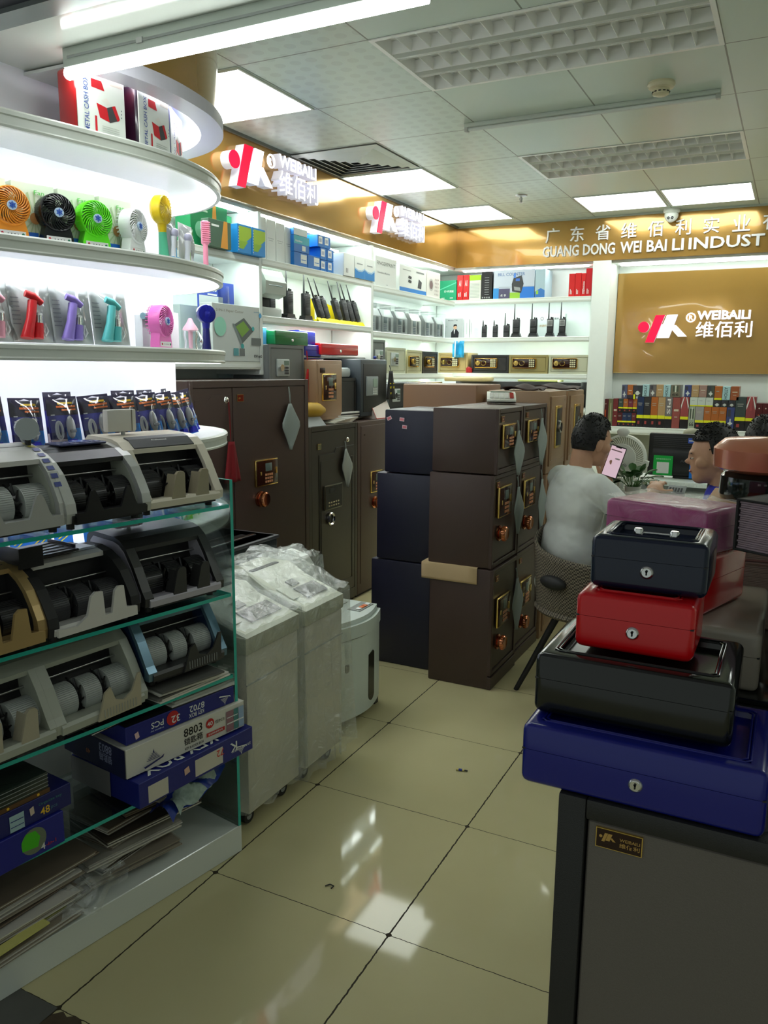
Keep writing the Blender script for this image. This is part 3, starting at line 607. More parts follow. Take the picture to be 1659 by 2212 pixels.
# rear shelf radios
rp = radio(.10, .045, .05, False); rp['label'] = 'short black two-way radio, first from the left on the rear shelf'; rp['group'] = 'two-way radios on the rear shelf'; rp.location = (-2.492, 6.86, 1.8195)
copy_tree(rp, (-2.39, 6.86, 1.8195), 0, 'short black two-way radio, second from the left on the rear shelf')
rq = radio(.105, .055, .105, False); rq['label'] = 'slim black two-way radio, third from the left on the rear shelf'; rq['group'] = rp['group']; rq.location = (-2.29, 6.87, 1.8195)
rs = radio(.125, .062, .13); rs['label'] = 'black two-way radio in a dock, fourth on the rear shelf'; rs['group'] = rp['group']; rs.location = (-2.20, 6.86, 1.8195)
copy_tree(rs, (-2.045, 6.86, 1.8195), 0, 'black two-way radio in a dock, fifth on the rear shelf')
rg = radio(.125, .055, .16, True, P(150, 152, 150)); rg['label'] = 'two-way radio with a silver face in a dock, left one of two'; rg['group'] = rp['group']; rg.location = (-1.90, 6.86, 1.8195)
copy_tree(rg, (-1.795, 6.86, 1.8195), 0, 'two-way radio with a silver face in a dock, nearest the pillar')
Rc('radio_carton', 'white carton standing behind the rear shelf radios', 'carton', -2.05, -1.80, 1.8195, .20, .06, P(196, 206, 204), [('c', 'F', .05, .16, .014, blk), ('c', 'F', .05, .16, .010, wht), ('t', 'F', '配对', .16, .15, .018, blk), ('t', 'F', '对讲机', .03, .09, .02, P(170, 140, 90))], yf=6.95)
carton('photo_carton', 'grey carton printed with a person in a suit in the shelf corner', 'carton', (-2.845, 6.80, 1.8195), 0, .17, .04, .17, P(175, 180, 180), [('t', 'F', 'Blackng 黑讯', .03, .145, .012, blk, .09), ('p', 'F', [(.06, .001), (.13, .001), (.135, .045), (.11, .075), (.085, .075), (.06, .045)], P(28, 28, 32)), ('p', 'F', [(.09, .03), (.10, .075), (.085, .07)], wht), ('c', 'F', .098, .09, .017, P(200, 160, 130)), ('p', 'F', [(.08, .095), (.085, .115), (.11, .118), (.118, .098), (.10, .104)], blk), ('t', 'F', '畅', .01, .09, .014, gry)])
for i in range(2): Rc('white_carton', 'slim white carton in the shelf corner, %s of two' % ('left', 'right')[i], 'carton', -2.665+.045*i, -2.625+.045*i, 1.8195, .165, .12, P(215, 222, 218), [('r', 'F', .015, .018, .03, .13, gry)], yf=6.83)
f = MB(); f.grid(lambda u, v: (-.055+.11*u, -.012*math.sin(3*PI*u), -.145*v), 12, 4, P(40, 150, 200, .25)); f.grid(lambda u, v: (-.03+.012*u, -.014-.001*u, -.14*v), 2, 2, P(200, 225, 235, .25))
place(f, 'plastic_bag', 'blue plastic packet hanging from the corner of the lit shelf', 'packet', (-2.70, 6.768, 1.79), 0, solid=.001)
# bay 2 radios on the middle shelf (facing +x)
ra = radio(.145, .075, .19); ra['label'] = 'tall black two-way radio in a dock beside the grey device'; ra.rotation_euler = (0, 0, R(90)); ra.location = (-2.82, 4.24, 1.834); ra['group'] = 'two-way radios on the wall shelf'
copy_tree(ra, (-2.82, 4.44, 1.834), 90, 'tall black two-way radio in a dock, left of the yellow stand')
rb = radio(.14, .06, .13, False)
lbs = ['first', 'second', 'third', 'fourth', 'fifth', 'sixth']
spots = [(4.60, -14), (4.67, -13), (4.83, -10), (4.93, -4), (5.01, -12), (5.09, -11)]
for i, (y, tl) in enumerate(spots):
    o = rb if i == 0 else copy_tree(rb)
    o.location = (-2.80, y, 1.862); o.rotation_euler = (R(-12), R(tl), R(90)); o['label'] = 'black two-way radio leaning on the yellow stand, %s from the left' % lbs[i]; o['group'] = 'two-way radios on the yellow stand'
copy_tree(rb, (-2.92, 4.20, 1.834), 90, 'two-way radio half hidden behind the grey device'); 
yel = P(235, 215, 0, .5)
t = thing('display_stand', 'bright yellow tray and backing card under a row of leaning radios', 'display stand', (-2.86, 4.53, 1.834), 90)
a = MB(); a.box(0, .62, -.08, .02, 0, .02, yel, .003); a.prism([(-.09, .0), (-.07, .03), (-.06, .03), (-.075, 0)], 'x', 0, .62, yel); a.build('tray', t)
a = MB(); a.prism([(.0, .02), (.12, .02), (.12, .13), (.10, .15), (.03, .17), (0, .15)], 'y', .025, .030, yel); a.build('backing_card', t); a = MB(); a.prism([(.26, .02), (.42, .02), (.42, .12), (.26, .14)], 'y', .025, .030, yel); a.build('backing_card', t)
f = MB(); f.box(0, .003, 0, .1, 0, .12, P(230, 200, 30)); place(f, 'price_card', 'small yellow card behind the first radio', 'card', (-2.95, 4.12, 1.835), 20)
# grey device at the left of the radios (large face recorder)
t = thing('desktop_machine', 'pale grey machine with a rounded head and black gap, left of the radios', 'machine', (-2.80, 4.0, 1.834), 90)
a = MB(); a.box(-.10, .10, -.03, .16, 0, .055, LGREY, .012); a.build('base', t)
a = MB(); a.box(-.06, .06, .03, .16, .05, .13, BLACKM, .006); a.build('column', t)
a = MB(); a.prism([(-.05, .13), (-.055, .20), (-.02, .265), (.16, .265), (.16, .13), (.0, .11)], 'x', -.10, .11, P(176, 186, 178, .3)); a.build('head', t)
a = MB(); a.prism([(-.0535, .175), (-.022, .25), (-.024, .252), (-.0555, .177)], 'x', -.07, .07, P(120, 150, 150, .2)); a.build('display', t)

# ------------------------------------------------------------------ time recorders in blister boxes, bay 3 middle shelf
grey1 = P(168, 172, 170, .35)
for i, (y0, la) in enumerate(((5.26, 'nearest the shelf divider'), (5.47, 'second from the divider'), (5.72, 'third from the divider'), (5.99, 'fourth from the divider'), (6.26, 'fifth from the divider'), (6.50, 'at the corner end of the row'))):
    wd = .19 if i < 5 else .16
    t = thing('time_recorder', 'grey attendance recorder, %s' % la, 'time recorder', (-2.80, y0, 1.8085), 90, group='attendance recorders on the wall shelf')
    a = MB(); a.prism([(0, 0), (.0, .12), (.03, .175), (.14, .175), (.14, 0)], 'x', 0, wd, grey1 if i != 3 else P(200, 200, 195, .35)); a.build('body', t)
    a = MB(); a.box(wd*.55, wd*.8, -.004, .03, .015, .115, BLACK, .008); a.build('card_slot', t)
    a = MB(); a.box(wd*.15, wd*.42, -.003, .01, .07, .115, P(90, 105, 110, .2), .002); a.build('display', t)
    a = MB()
    for r_ in range(4):
        for c_ in range(3): a.box(wd*(.15+.1*c_), wd*(.21+.1*c_), -.003, .01, .015+.013*r_, .024+.013*r_, P(120, 130, 140))
    a.build('keypad', t)
    a = MB(); a.box(-.005, wd+.005, -.02, .15, .001, .205, CLEAR); place(a, 'clear_display_box', 'clear plastic box over the attendance recorder, %s' % la, 'plastic box', (-2.80, y0, 1.8085), 90, group='clear boxes over the recorders')
# ================================================================== SMALL SAFES AND CASH BOXES ON THE SHELVES
def safe_lock_oval(t, x, z, w=.19, h=.085):
    """gold framed lock plate with a round knob, oval window and number keys, on the front (-y) side"""
    a = MB(); a.box(x, x+w, -.010, .002, z, z+h, BRASS, .012); a.box(x+.006, x+w-.006, -.0115, -.008, z+.006, z+h-.006, P(45, 22, 16, .15), .008); o = a.build('lock_plate', t)
    a = MB(); a.cyl((x+.035, -.010, z+h/2), (x+.035, -.026, z+h/2), .021, m=BRASS, n=24); a.box(x+.031, x+.039, -.031, -.025, z+h/2-.018, z+h/2+.018, BRASS, .002); a.build('knob', o)
    a = MB(); a.tube([(x+.062+.0*0+(.022*math.cos(q)+.022)*1.0, -.013, z+h/2+.020*math.sin(q)) for q in [2*PI*k/16 for k in range(16)]], .0022, 6, BRASS, closed=True); a.build('window_ring', o)
    a = MB()
    for r_ in range(4):
        for c_ in range(3): a.box(x+w-.062+.017*c_, x+w-.049+.017*c_, -.0145, -.010, z+.012+.017*r_, z+.024+.017*r_, P(205, 200, 160))
    a.build('keypad', o)
def small_safe(label, w, d, h, m, loc, rz, lock='oval', group=None, keys=False, name='small_safe', lf=.3):
    t = thing(name, label, 'safe', loc, rz, group)
    a = MB(); a.box(0, w, 0.006, d, 0, h, m, .004)
    fr = .018
    for b in ((0, fr, 0, .01, 0, h), (w-fr, w, 0, .01, 0, h), (fr, w-fr, 0, .01, h-fr, h), (fr, w-fr, 0, .01, 0, fr)): a.box(*b, m)
    a.build('body', t)
    a = MB(); a.box(fr+.003, w-fr-.003, .002, .008, fr+.003, h-fr-.003, m, .0015, 1); dr = a.build('door', t)
    if lock == 'oval': safe_lock_oval(t, w*.1, h*.28, min(.21, w*.62), min(.088, h*.55))
    elif lock == 'plate':
        a = MB(); a.box(w*.2, w*.2+.13, -.006, .003, h*lf, h*lf+.10, P(175, 182, 180, .3), .004); o = a.build('lock_plate', t)
        a = MB(); a.cyl((w*.2+.032, -.006, h*lf+.05), (w*.2+.032, -.02, h*lf+.05), .020, m=CHROME, n=20); a.build('knob', o)
        a = MB(); a.box(w*.2+.07, w*.2+.12, -.008, -.005, h*lf+.065, h*lf+.09, P(120, 140, 130, .2))
        for r_ in range(3):
            for c_ in range(3): a.box(w*.2+.072+.016*c_, w*.2+.084+.016*c_, -.008, -.005, h*lf+.012+.016*r_, h*lf+.024+.016*r_, DGREY)
        a.build('keypad', o)
    if keys:
        a = MB(); a.tube([(w*.33+.010*math.cos(q), -.016, h*.18+.012*math.sin(q)) for q in [2*PI*k/12 for k in range(12)]], .0012, 6, STEEL, closed=True); a.box(w*.33-.004, w*.33+.004, -.018, -.016, h*.18-.05, h*.18-.01, STEEL); a.build('key_ring', t)
    return t
G1 = 'hotel style safes on the third rear shelf'
small_safe('tan gold safe with an oval lock at the corner of the rear shelf', .285, .26, .178, TANG, (-2.905, 6.80, 1.51), 0, group=G1)
small_safe('black safe with a gold oval lock on the rear shelf', .345, .25, .158, SAFEK, (-2.585, 6.80, 1.51), 0, group=G1)
small_safe('olive gold safe with an oval lock, middle of the rear shelf', .345, .25, .158, mat('olive_safe', c255(150, 138, 88), .35), (-2.235, 6.80, 1.51), 0, group=G1)
small_safe('pale green safe with hanging keys, nearest the pillar', .345, .25, .158, IVORY, (-1.882, 6.80, 1.51), 0, group=G1, keys=True)
f = MB(); f.grid(lambda u, v: (-.03+.06*u, -.012*math.sin(PI*u), .055*v*(1-.5*abs(u-.5))), 8, 4, P(150, 20, 25)); place(f, 'red_cloth', 'small crumpled red cloth between the gold and black safes', 'cloth', (-2.60, 6.79, 1.512), 0, solid=.004)
GREYS = mat('grey_safe_paint', c255(112, 116, 116), .38)
small_safe('dark grey framed safe with a white lock, nearest the shelf divider', .21, .24, .245, GREYS, (-2.76, 5.235, 1.505), 90, 'plate')
small_safe('pale grey safe with a recessed lock on the third shelf', .33, .24, .195, IVORY, (-2.76, 5.475, 1.505), 90, 'plate')
small_safe('pale safe with a gold oval lock seen at an angle', .29, .24, .185, mat('cream_safe', c255(186, 182, 145), .35), (-2.76, 5.83, 1.505), 90)
small_safe('black safe with a gold oval lock near the shelf corner', .31, .24, .18, SAFEK, (-2.76, 6.14, 1.505), 90)
f = MB(); f.grid(lambda u, v: (.16*u, .10*v, .02+.02*math.sin(9*u)*math.sin(7*v+1)), 10, 8, P(225, 230, 228, .3)); place(f, 'plastic_bag', 'crumpled clear plastic bag on the pale grey safe', 'plastic bag', (-2.86, 5.53, 1.702), 90, solid=.001)
# lower shelf of bay 3
small_safe('dark safe with a grey dial plate on the lowest visible shelf', .33, .24, .205, SAFEK, (-2.755, 5.50, 1.227), 90, 'plate')
small_safe('black safe with a gold card lock on the lowest visible shelf', .34, .24, .205, SAFEK, (-2.755, 5.86, 1.227), 90, 'oval')
small_safe('gold safe behind the red cloth bag on the lowest visible shelf', .33, .24, .205, TANG, (-2.755, 6.22, 1.227), 90, 'oval')
f = MB(); f.box(-2.73, -1.60, 6.80, 7.05, 1.227, 1.44, SAFEK, .004); place(f, 'long_dark_cabinet', 'long black cabinet on the lowest rear shelf', 'cabinet', (0, 0, 0))
for i, (x0, x1, z, la) in enumerate(((-2.10, -1.75, 1.442, 'pale yellow folder lying on the long black cabinet'),)):
    f = MB(); f.box(0, .35, 0, .2, 0, .015, P(190, 195, 130)); place(f, 'folder', la, 'folder', (x0-.05, 6.80, z))
# bay 2: bottom shelf goods
def seam_box(mb, w, d, z0, z1, m, r, side_, seg=4, pan=0):
    b = bmesh.new(); bmesh.ops.create_cube(b, size=1)
    for v in b.verts: v.co = Vector((w/2+v.co.x*w, d/2+v.co.y*d, (z0+z1)/2+v.co.z*(z1-z0)))
    zs = z1 if side_ == 'low' else z0
    if pan:
        top = max(b.faces, key=lambda f_: f_.calc_center_median().z); bmesh.ops.inset_region(b, faces=[top], thickness=pan); bmesh.ops.inset_region(b, faces=[top], thickness=.006)
        for v in top.verts: v.co.z -= .010
    def outer(e): return all(abs(v.co.x) < 1e-6 or abs(v.co.x-w) < 1e-6 or abs(v.co.y) < 1e-6 or abs(v.co.y-d) < 1e-6 for v in e.verts)
    ed = [e for e in b.edges if outer(e) and not all(abs(v.co.z-zs) < 1e-6 for v in e.verts)]
    bmesh.ops.bevel(b, geom=ed, offset=r, segments=seg, affect='EDGES', profile=.5)
    b.verts.index_update(); mb.add([tuple(v.co) for v in b.verts], [tuple(v.index for v in f_.verts) for f_ in b.faces], m, True); b.free()
def cash_box(label, w, d, h, m, loc, rz, group=None, lock=True, tray=False, name='cash_box', rot=None, handle=True):
    t = thing(name, label, 'cash box', loc, rz, group, rot)
    a = MB(); seam_box(a, w, d, 0, h*.60, m, .009, 'low'); a.build('box_body', t)
    a = MB(); seam_box(a, w, d, h*.60+.0008, h, m, .009, 'high')
    # pressed recess in the lid
    rx, ry = w*.2, d*.22
    a.tube([(rx, ry, h), (w-rx, ry, h), (w-rx, d-ry, h), (rx, d-ry, h)], .0035, 6, m, closed=True)
    a.build('lid', t)
    if handle:
        a = MB(); a.tube([(w*.36, d*.5, h), (w*.36, d*.5, h+.005), (w*.64, d*.5, h+.005), (w*.64, d*.5, h)], .0025, 8, CHROME)
        a.cyl((w*.36, d*.5, h-.001), (w*.36, d*.5, h+.004), .006, m=CHROME); a.cyl((w*.64, d*.5, h-.001), (w*.64, d*.5, h+.004), .006, m=CHROME); a.build('handle', t)
    if lock:
        a = MB(); z = h*.36; x = w*.5
        a.lathe([(0, .004), (.0075, .004), (.0085, .0025), (.0095, 0)], 24, CHROME, Matrix.Translation((x, -.0003, z)) @ Matrix.Rotation(R(90), 4, 'X'))
        a.cyl((x, -.0045, z+.0012), (x, -.0049, z+.0012), .0018, n=10, m=BLACKM); a.box(x-.0009, x+.0009, -.0049, -.0045, z-.0042, z+.001, BLACKM); a.build('lock', t)
    return t
gb = mat('green_enamel', c255(10, 110, 55), .25, coat=.3); bb = mat('blue_enamel', c255(22, 32, 150), .25, coat=.3); rb_ = mat('red_enamel', c255(190, 22, 26), .22, coat=.4)
steelb = mat('steel_blue_safe', c255(78, 98, 116), .35)
small_safe('grey safe with a white lock plate under the green cash box', .372, .26, .455, GREYS, (-2.70, 3.855, 1.218), 90, 'plate', lf=.60)
Lc('light_blue_box', 'light blue box left of the green cash box', 'box', 3.86, 3.975, 1.675, .098, .2, P(80, 150, 200), xf=-2.80)
cash_box('green metal cash box on the grey safe', .36, .22, .085, gb, (-2.74, 3.98, 1.675), 90)
cash_box('dark blue cash box, lower one beside the green box', .20, .18, .088, bb, (-2.78, 4.36, 1.60), 90, lock=False)
cash_box('bright blue cash box, upper one beside the green box', .18, .16, .085, bb, (-2.80, 4.345, 1.69), 90, lock=False)
cash_box('wide red cash box on the far right of the shelf', .50, .22, .075, rb_, (-2.76, 4.53, 1.628), 90)
f = MB(); f.box(0, .82, 0, .24, 0, .013, GREY, .002); place(f, 'metal_lid', 'flat grey metal plate under the red cash box', 'plate', (-2.78, 4.35, 1.606), 90)
def keypad_gold(t, x, z, w, h, par=None, frame=BRASS):
    a = MB(); a.box(x, x+w, -.013, .002, z, z+h, frame, .006); a.box(x+.006, x+w-.006, -.0145, -.010, z+.006, z+h-.006, P(58, 28, 18, .12), .004); o = a.build('lock_plate', t)
    a = MB(); a.box(x+w*.40, x+w*.68, -.0165, -.0135, z+h*.55, z+h*.85, P(110, 125, 120, .15), .001); a.build('display', o)
    a = MB()
    for r_ in range(3):
        for c_ in range(4): a.box(x+w*(.38+.09*c_), x+w*(.44+.09*c_), -.017, -.0135, z+h*(.12+.13*r_), z+h*(.20+.13*r_), P(215, 150, 110, .3))
    a.build('keypad', o)
    a = MB(); a.box(x+w*.82, x+w*.92, -.0165, -.0135, z+h*.42, z+h*.66, BRASS, .001); a.box(x+w*.16, x+w*.22, -.0165, -.0135, z+h*.42, z+h*.56, BRASS, .001); a.build('key_cover', o)
    return o
t = thing('small_safe', 'tan safe with a gold keypad plate standing in front of the shelf', 'safe', (-2.62, 4.235, 1.218), 90)
a = MB(); a.box(0, .32, 0, .26, 0, .372, TAN, .006); a.build('body', t); a = MB(); a.box(.02, .30, -.004, .002, .02, .35, TAN, .003); a.build('door', t); keypad_gold(t, .06, .12, .17, .17)
a = MB(); a.box(.04, .095, -.008, -.003, .295, .325, P(50, 20, 14, .2), .001); a.build('badge', t)
small_safe('black safe with a chrome coat rail on top, beside the tan safe', .20, .24, .26, SAFEK, (-2.63, 4.56, 1.218), 90, 'none')
f = MB(); f.box(0, .17, 0, .18, 0, .065, P(190, 200, 200, .2), .02); place(f, 'plastic_bag', 'clear plastic bag of chrome clips on the black safe', 'plastic bag', (-2.66, 4.58, 1.481), 90)
t = thing('small_safe', 'charcoal safe with a silver keypad and a hanging black pouch', 'safe', (-2.60, 4.775, 1.218), 90)
a = MB(); a.box(0, .385, 0, .30, 0, .385, mat('charcoal_blue_safe', c255(58, 66, 72), .35), .008); a.build('body', t)
a = MB(); a.box(.03, .37, -.004, .002, .03, .355, SAFEK, .003); a.build('door', t)
a = MB(); a.box(.06, .23, -.013, .002, .14, .27, P(140, 150, 152, .3), .004); o = a.build('lock_plate', t)
a = MB(); a.box(.15, .21, -.0155, -.012, .20, .255, P(150, 170, 155, .2)); a.build('display', o)
a = MB()
for r_ in range(3):
    for c_ in range(3): a.box(.15+.021*c_, .165+.021*c_, -.0155, -.012, .148+.016*r_, .159+.016*r_, P(200, 205, 205))
a.build('keypad', o)

# ================================================================== FLOOR SAFES
def cloth_bag(name, label, loc, rz, w, h, m, cord=.05, tilt=0, diamond=True, text=None):
    """small cloth bag hanging by one corner; hangs down from loc"""
    t = thing(name, label, 'cloth bag', loc, rz)
    a = MB()
    if diamond:
        def fn(u, v):
            z = -cord-h*v; ww = w*(1-abs(2*v-.9)/1.1 if v < .95 else .02); ww = max(.004, min(w, w*(1-abs(v-.45)/.55)))
            return ((u-.5)*ww+tilt*v, -.008-.008*math.sin(PI*u)*math.sin(PI*v)-.006*math.sin(5*u+4*v), z)
    else:
        def fn(u, v):
            z = -cord-h*v; ww = w*(.35+.65*v)
            return ((u-.5)*ww+tilt*v, -.010-.012*math.sin(PI*u)-.006*math.sin(14*u)*v, z)
    a.grid(fn, 10, 10, m); o = a.build('bag', t, solid=.003)
    a = MB(); a.tube([(-.003, 0, 0), (-.004, -.006, -cord*.5), (0, -.008, -cord-.004)], .0016, 6, m); a.tube([(.003, 0, 0), (.004, -.006, -cord*.5), (0, -.008, -cord-.004)], .0016, 6, m); a.build('strap', t)
    if text:
        a = MB(); a.quad([(-.035, -.022, -cord-h*.45), (.035, -.022, -cord-h*.45), (.035, -.022, -cord-h*.42), (-.035, -.022, -cord-h*.42)], yel); a.text('电子密码', .018, yel, Matrix.Translation((-.035, -.024, -cord-h*.62)) @ Matrix.Rotation(R(90), 4, 'X'), width=.07, bold=.02); a.text('说明书', .016, yel, Matrix.Translation((-.03, -.024, -cord-h*.82)) @ Matrix.Rotation(R(90), 4, 'X'), width=.05, bold=.02); a.build('printed_text', t)
    return t
BAGG = P(150, 160, 156, .7); BAGR = P(120, 10, 18, .8); BAGR2 = P(190, 30, 36, .7)
def round_knob(t, x, z, r=.036, m=None):
    a = MB(); M = Matrix.Translation((x, 0, z)) @ Matrix.Rotation(R(90), 4, 'X')
    a.lathe([(0, 0), (r*1.15, 0), (r*1.15, .008), (r*.85, .012), (r*.85, .02), (r*1.05, .024), (r*1.05, .038), (r*.9, .044), (r*.6, .041), (0, .041)], 28, m or COPPER, M)
    for k in range(18): a.cyl(tuple(M @ Vector((r*1.06*math.cos(k*PI/9), r*1.06*math.sin(k*PI/9), .024))), tuple(M @ Vector((r*1.06*math.cos(k*PI/9), r*1.06*math.sin(k*PI/9), .038))), .0022, n=6, m=m or COPPER)
    return a.build('turning_knob', t)
def badge(t, x, z, w=.045, h=.028, col=None):
    a = MB(); a.box(x, x+w, -.003, .0, z, z+h, BRASS); a.box(x+.002, x+w-.002, -.0036, -.002, z+.002, z+h-.002, col or P(70, 20, 14, .2))
    M = FF('F', 1, 1, 1, .004) @ Matrix.Translation((x+.006, z+h*.3, 0)); S = w*.00115
    for poly in ([(60, 0), (125, 0), (197, 208), (128, 208)], [(145, 33), (235, 33), (290, 208), (205, 208)], [(282, 128), (365, 43), (302, 43), (250, 100)]): a.quad([(p[0]*S, p[1]*S*.9, 0) for p in poly], BRASS, M)
    a.quad([((42+36*math.cos(q))*S, (118+36*math.sin(q))*S*.9, 0) for q in [2*PI*k/12 for k in range(12)]], BRASS, M)
    return a, M, S
def safe_door(t, x0, x1, z0, z1, m, e=.004, grooves=True):
    a = MB(); a.box(x0, x1, -e*.2, .003, z0, z1, m, .0015, 1); o = a.build('door', t)
    return o
# tall brown double door safe
t = thing('tall_safe', 'tall dark brown double door safe behind the glass display', 'safe', (-2.44, 2.86, 0), 90)
a = MB(); a.box(0, 1.0, .012, .52, .02, 1.478, SAFEB, .006); a.box(.02, .98, .03, .5, 0, .03, SAFEK)
for b in ((0, .02, 0, .02, .02, 1.478), (.965, 1.0, 0, .02, .02, 1.478), (.02, .965, 0, .02, 1.445, 1.478), (.02, .965, 0, .02, .02, .06)): a.box(*b, SAFEB, .002, 1)
a.build('body', t)
a = MB(); a.box(.022, .312, .004, .014, .062, 1.443, SAFEB, .002, 1); a.prism([(.03, .10), (.30, .10), (.30, 1.41), (.16, 1.41), (.13, 1.39), (.03, 1.39)], 'y', .001, .004, SAFEB); d1 = a.build('door', t)
a = MB(); a.lathe([(0, .008), (.010, .008), (.015, .004), (.017, 0)], 24, CHROME, Matrix.Translation((.262, .001, 1.385)) @ Matrix.Rotation(R(90), 4, 'X')); a.build('lock', d1)
a = MB(); a.box(.316, .960, .002, .014, .062, 1.443, SAFEB, .002, 1); a.build('door', t)
a, M, S = badge(t, .345, 1.375, .05, .034, P(120, 30, 16, .2)); a.build('badge', t)
keypad_gold(t, .475, .93, .20, .14); round_knob(t, .52, .865)
cloth_bag('cloth_bag', 'dark red velvet pouch hanging on the tall brown safe', (-2.438, 3.135, 1.385), 90, .125, .20, BAGR, .20, .0, False)
cloth_bag('cloth_bag', 'pale grey cloth bag hanging on the tall brown safe', (-2.438, 3.66, 1.44), 90, .19, .25, BAGG, .09)
cloth_bag('cloth_bag', 'bright red cloth bag hanging beside the grey safe on the wall shelf', (-2.69, 4.24, 1.645), 90, .12, .26, BAGR2, .11)
cloth_bag('cloth_bag', 'bright red cloth bag hanging before the gold safe', (-2.74, 6.02, 1.43), 90, .18, .16, BAGR2, .01)
cloth_bag('cloth_bag', 'black pouch with yellow Chinese print on the charcoal safe', (-2.585, 5.17, 1.565), 90, .14, .20, P(22, 22, 22, .6), .04, 0, False, True)
t = thing('key_bunch', 'blue key fob with red tag hanging at the shelf divider', 'keys', (-2.73, 5.205, 1.62), 90); a = MB(); a.ell((0, -.01, 0), (.02, .01, .012), P(20, 40, 130, .3)); a.build('fob', t); a = MB(); a.box(-.004, .012, -.012, -.008, -.07, -.01, P(190, 30, 40)); a.build('tag', t)
# black safe beside it
t = thing('tall_safe', 'waist high black safe right of the tall brown safe', 'safe', (-2.53, 4.00, 0), 90)
a = MB(); a.box(0, .60, .012, .48, .02, 1.195, SAFED, .006)
for b in ((0, .035, 0, .02, .02, 1.195), (.57, .60, 0, .02, .02, 1.195), (.035, .57, 0, .02, 1.165, 1.195), (.035, .57, 0, .02, .02, .09)): a.box(*b, SAFED, .002, 1)
a.box(.02, .58, .02, .46, 0, .03, BLACKM); a.build('body', t)
a = MB(); a.box(.037, .568, .002, .013, .092, 1.163, SAFED, .002, 1); a.tube([(.12, .001, .14), (.12, .001, 1.02), (.30, .001, 1.02), (.32, .001, 1.05), (.55, .001, 1.05)], .0025, 6, SAFEK); a.tube([(.14, .001, .17), (.14, .001, .98), (.53, .001, .98), (.53, .001, .17)], .002, 6, SAFEK, closed=True); a.build('door', t)
a = MB(); a.lathe([(0, .008), (.010, .008), (.015, .004), (.017, 0)], 20, CHROME, Matrix.Translation((.47, .001, 1.09)) @ Matrix.Rotation(R(90), 4, 'X')); a.build('lock', t)
a, M, S = badge(t, .10, 1.055, .04, .035, P(120, 120, 90, .2)); a.build('badge', t)
a = MB(); a.box(.17, .385, -.010, .002, .67, .825, P(110, 108, 90, .3, metal=.6), .003); a.box(.176, .379, -.0115, -.008, .676, .819, P(38, 32, 26, .2)); o = a.build('lock_plate', t)
a = MB(); a.box(.225, .30, -.013, -.0105, .775, .805, BLACK); a.build('display', o)
a = MB()
for r_ in range(2):
    for c_ in range(5): a.box(.21+.028*c_, .226+.028*c_, -.013, -.0105, .69+.02*r_, .699+.02*r_, P(190, 180, 140))
a.build('keypad', o)
a = MB(); M = Matrix.Translation((.245, .0, .61)) @ Matrix.Rotation(R(90), 4, 'X'); a.lathe([(.030, 0), (.042, 0), (.042, .012), (.036, .018), (.028, .010)], 28, CHROME, M); a.lathe([(0, .004), (.028, .004)], 20, BLACK, M); a.build('handle_ring', t)
cloth_bag('cloth_bag', 'pale grey cloth bag hanging on the waist high black safe', (-2.528, 4.43, 1.085), 90, .15, .25, BAGG, .05, .02)
t = thing('tall_safe', 'waist high brown safe half hidden behind the navy safes', 'safe', (-2.53, 4.605, 0), 90)
a = MB(); a.box(0, .56, .0, .48, .02, 1.195, SAFEB, .006); a.box(.02, .54, .02, .46, 0, .03, BLACKM); a.build('body', t); a = MB(); a.box(.04, .52, -.004, .003, .09, 1.165, SAFEB, .003); a.build('door', t)
keypad_gold(t, .17, .70, .17, .15); round_knob(t, .235, .63); a, M, S = badge(t, .07, 1.09, .05, .03, P(60, 26, 18, .3)); a.build('badge', t)
# things on top of them
f = MB(); f.prism([(0, 0), (.17, 0), (.10, .115)], 'x', 0, .22, P(150, 155, 155, .6)); place(f, 'tent_card', 'grey tent-shaped card standing on the black safe', 'card', (-2.54, 4.0, 1.1965), 90)
for i, (x, y, rz, la) in enumerate(((-2.56, 4.93, 84, 'front'), (-2.60, 5.0, 92, 'rear'))):
    f = MB(); f.prism([(0, 0), (.12, 0), (.06, .12)], 'x', 0, .22, P(222, 212, 205, .6)); f.box(-.002, .222, -.004, .0, 0, .006, P(215, 110, 105, .6)); f.prism([(-.003, 0), (.0, 0), (.060, .12), (.057, .12)], 'x', -.003, .0, P(215, 110, 105, .6)); place(f, 'tent_card', 'white and pink tent-shaped price card, %s one on the brown safe' % la, 'card', (x, y, 1.1965), rz)
for i in range(5):
    f = MB(); f.box(0, .22, 0, .20, 0, .005, PAPER if i < 4 else P(205, 205, 200)); place(f, 'paper_sheet', 'white leaflet in the pile on the waist high safes, %s' % ('bottom', 'second', 'third', 'fourth', 'top')[i], 'leaflet', (-2.57+.01*i, 4.36+.03*i, 1.1965+.006*i), 86+4*i, 'leaflets on the safes')
f = MB(); f.box(0, .30, 0, .22, 0, .03, P(215, 215, 210, .5), .003); f.box(.02, .28, -.001, .02, .01, .02, blk); place(f, 'document_box', 'flat white document box lying on the safes', 'box', (-2.62, 4.5, 1.2275), 88)
f = MB(); pts = [(0, 0, .05), (.10, -.01, .055), (.2, .0, .05), (.28, .01, .045)]; f.tube(pts, [.035, .045, .045, .02], 14, P(190, 150, 30, .55)); place(f, 'yellow_bag', 'mustard yellow rolled bag lying on the safes', 'bag', (-2.62, 4.02, 1.237), 86)

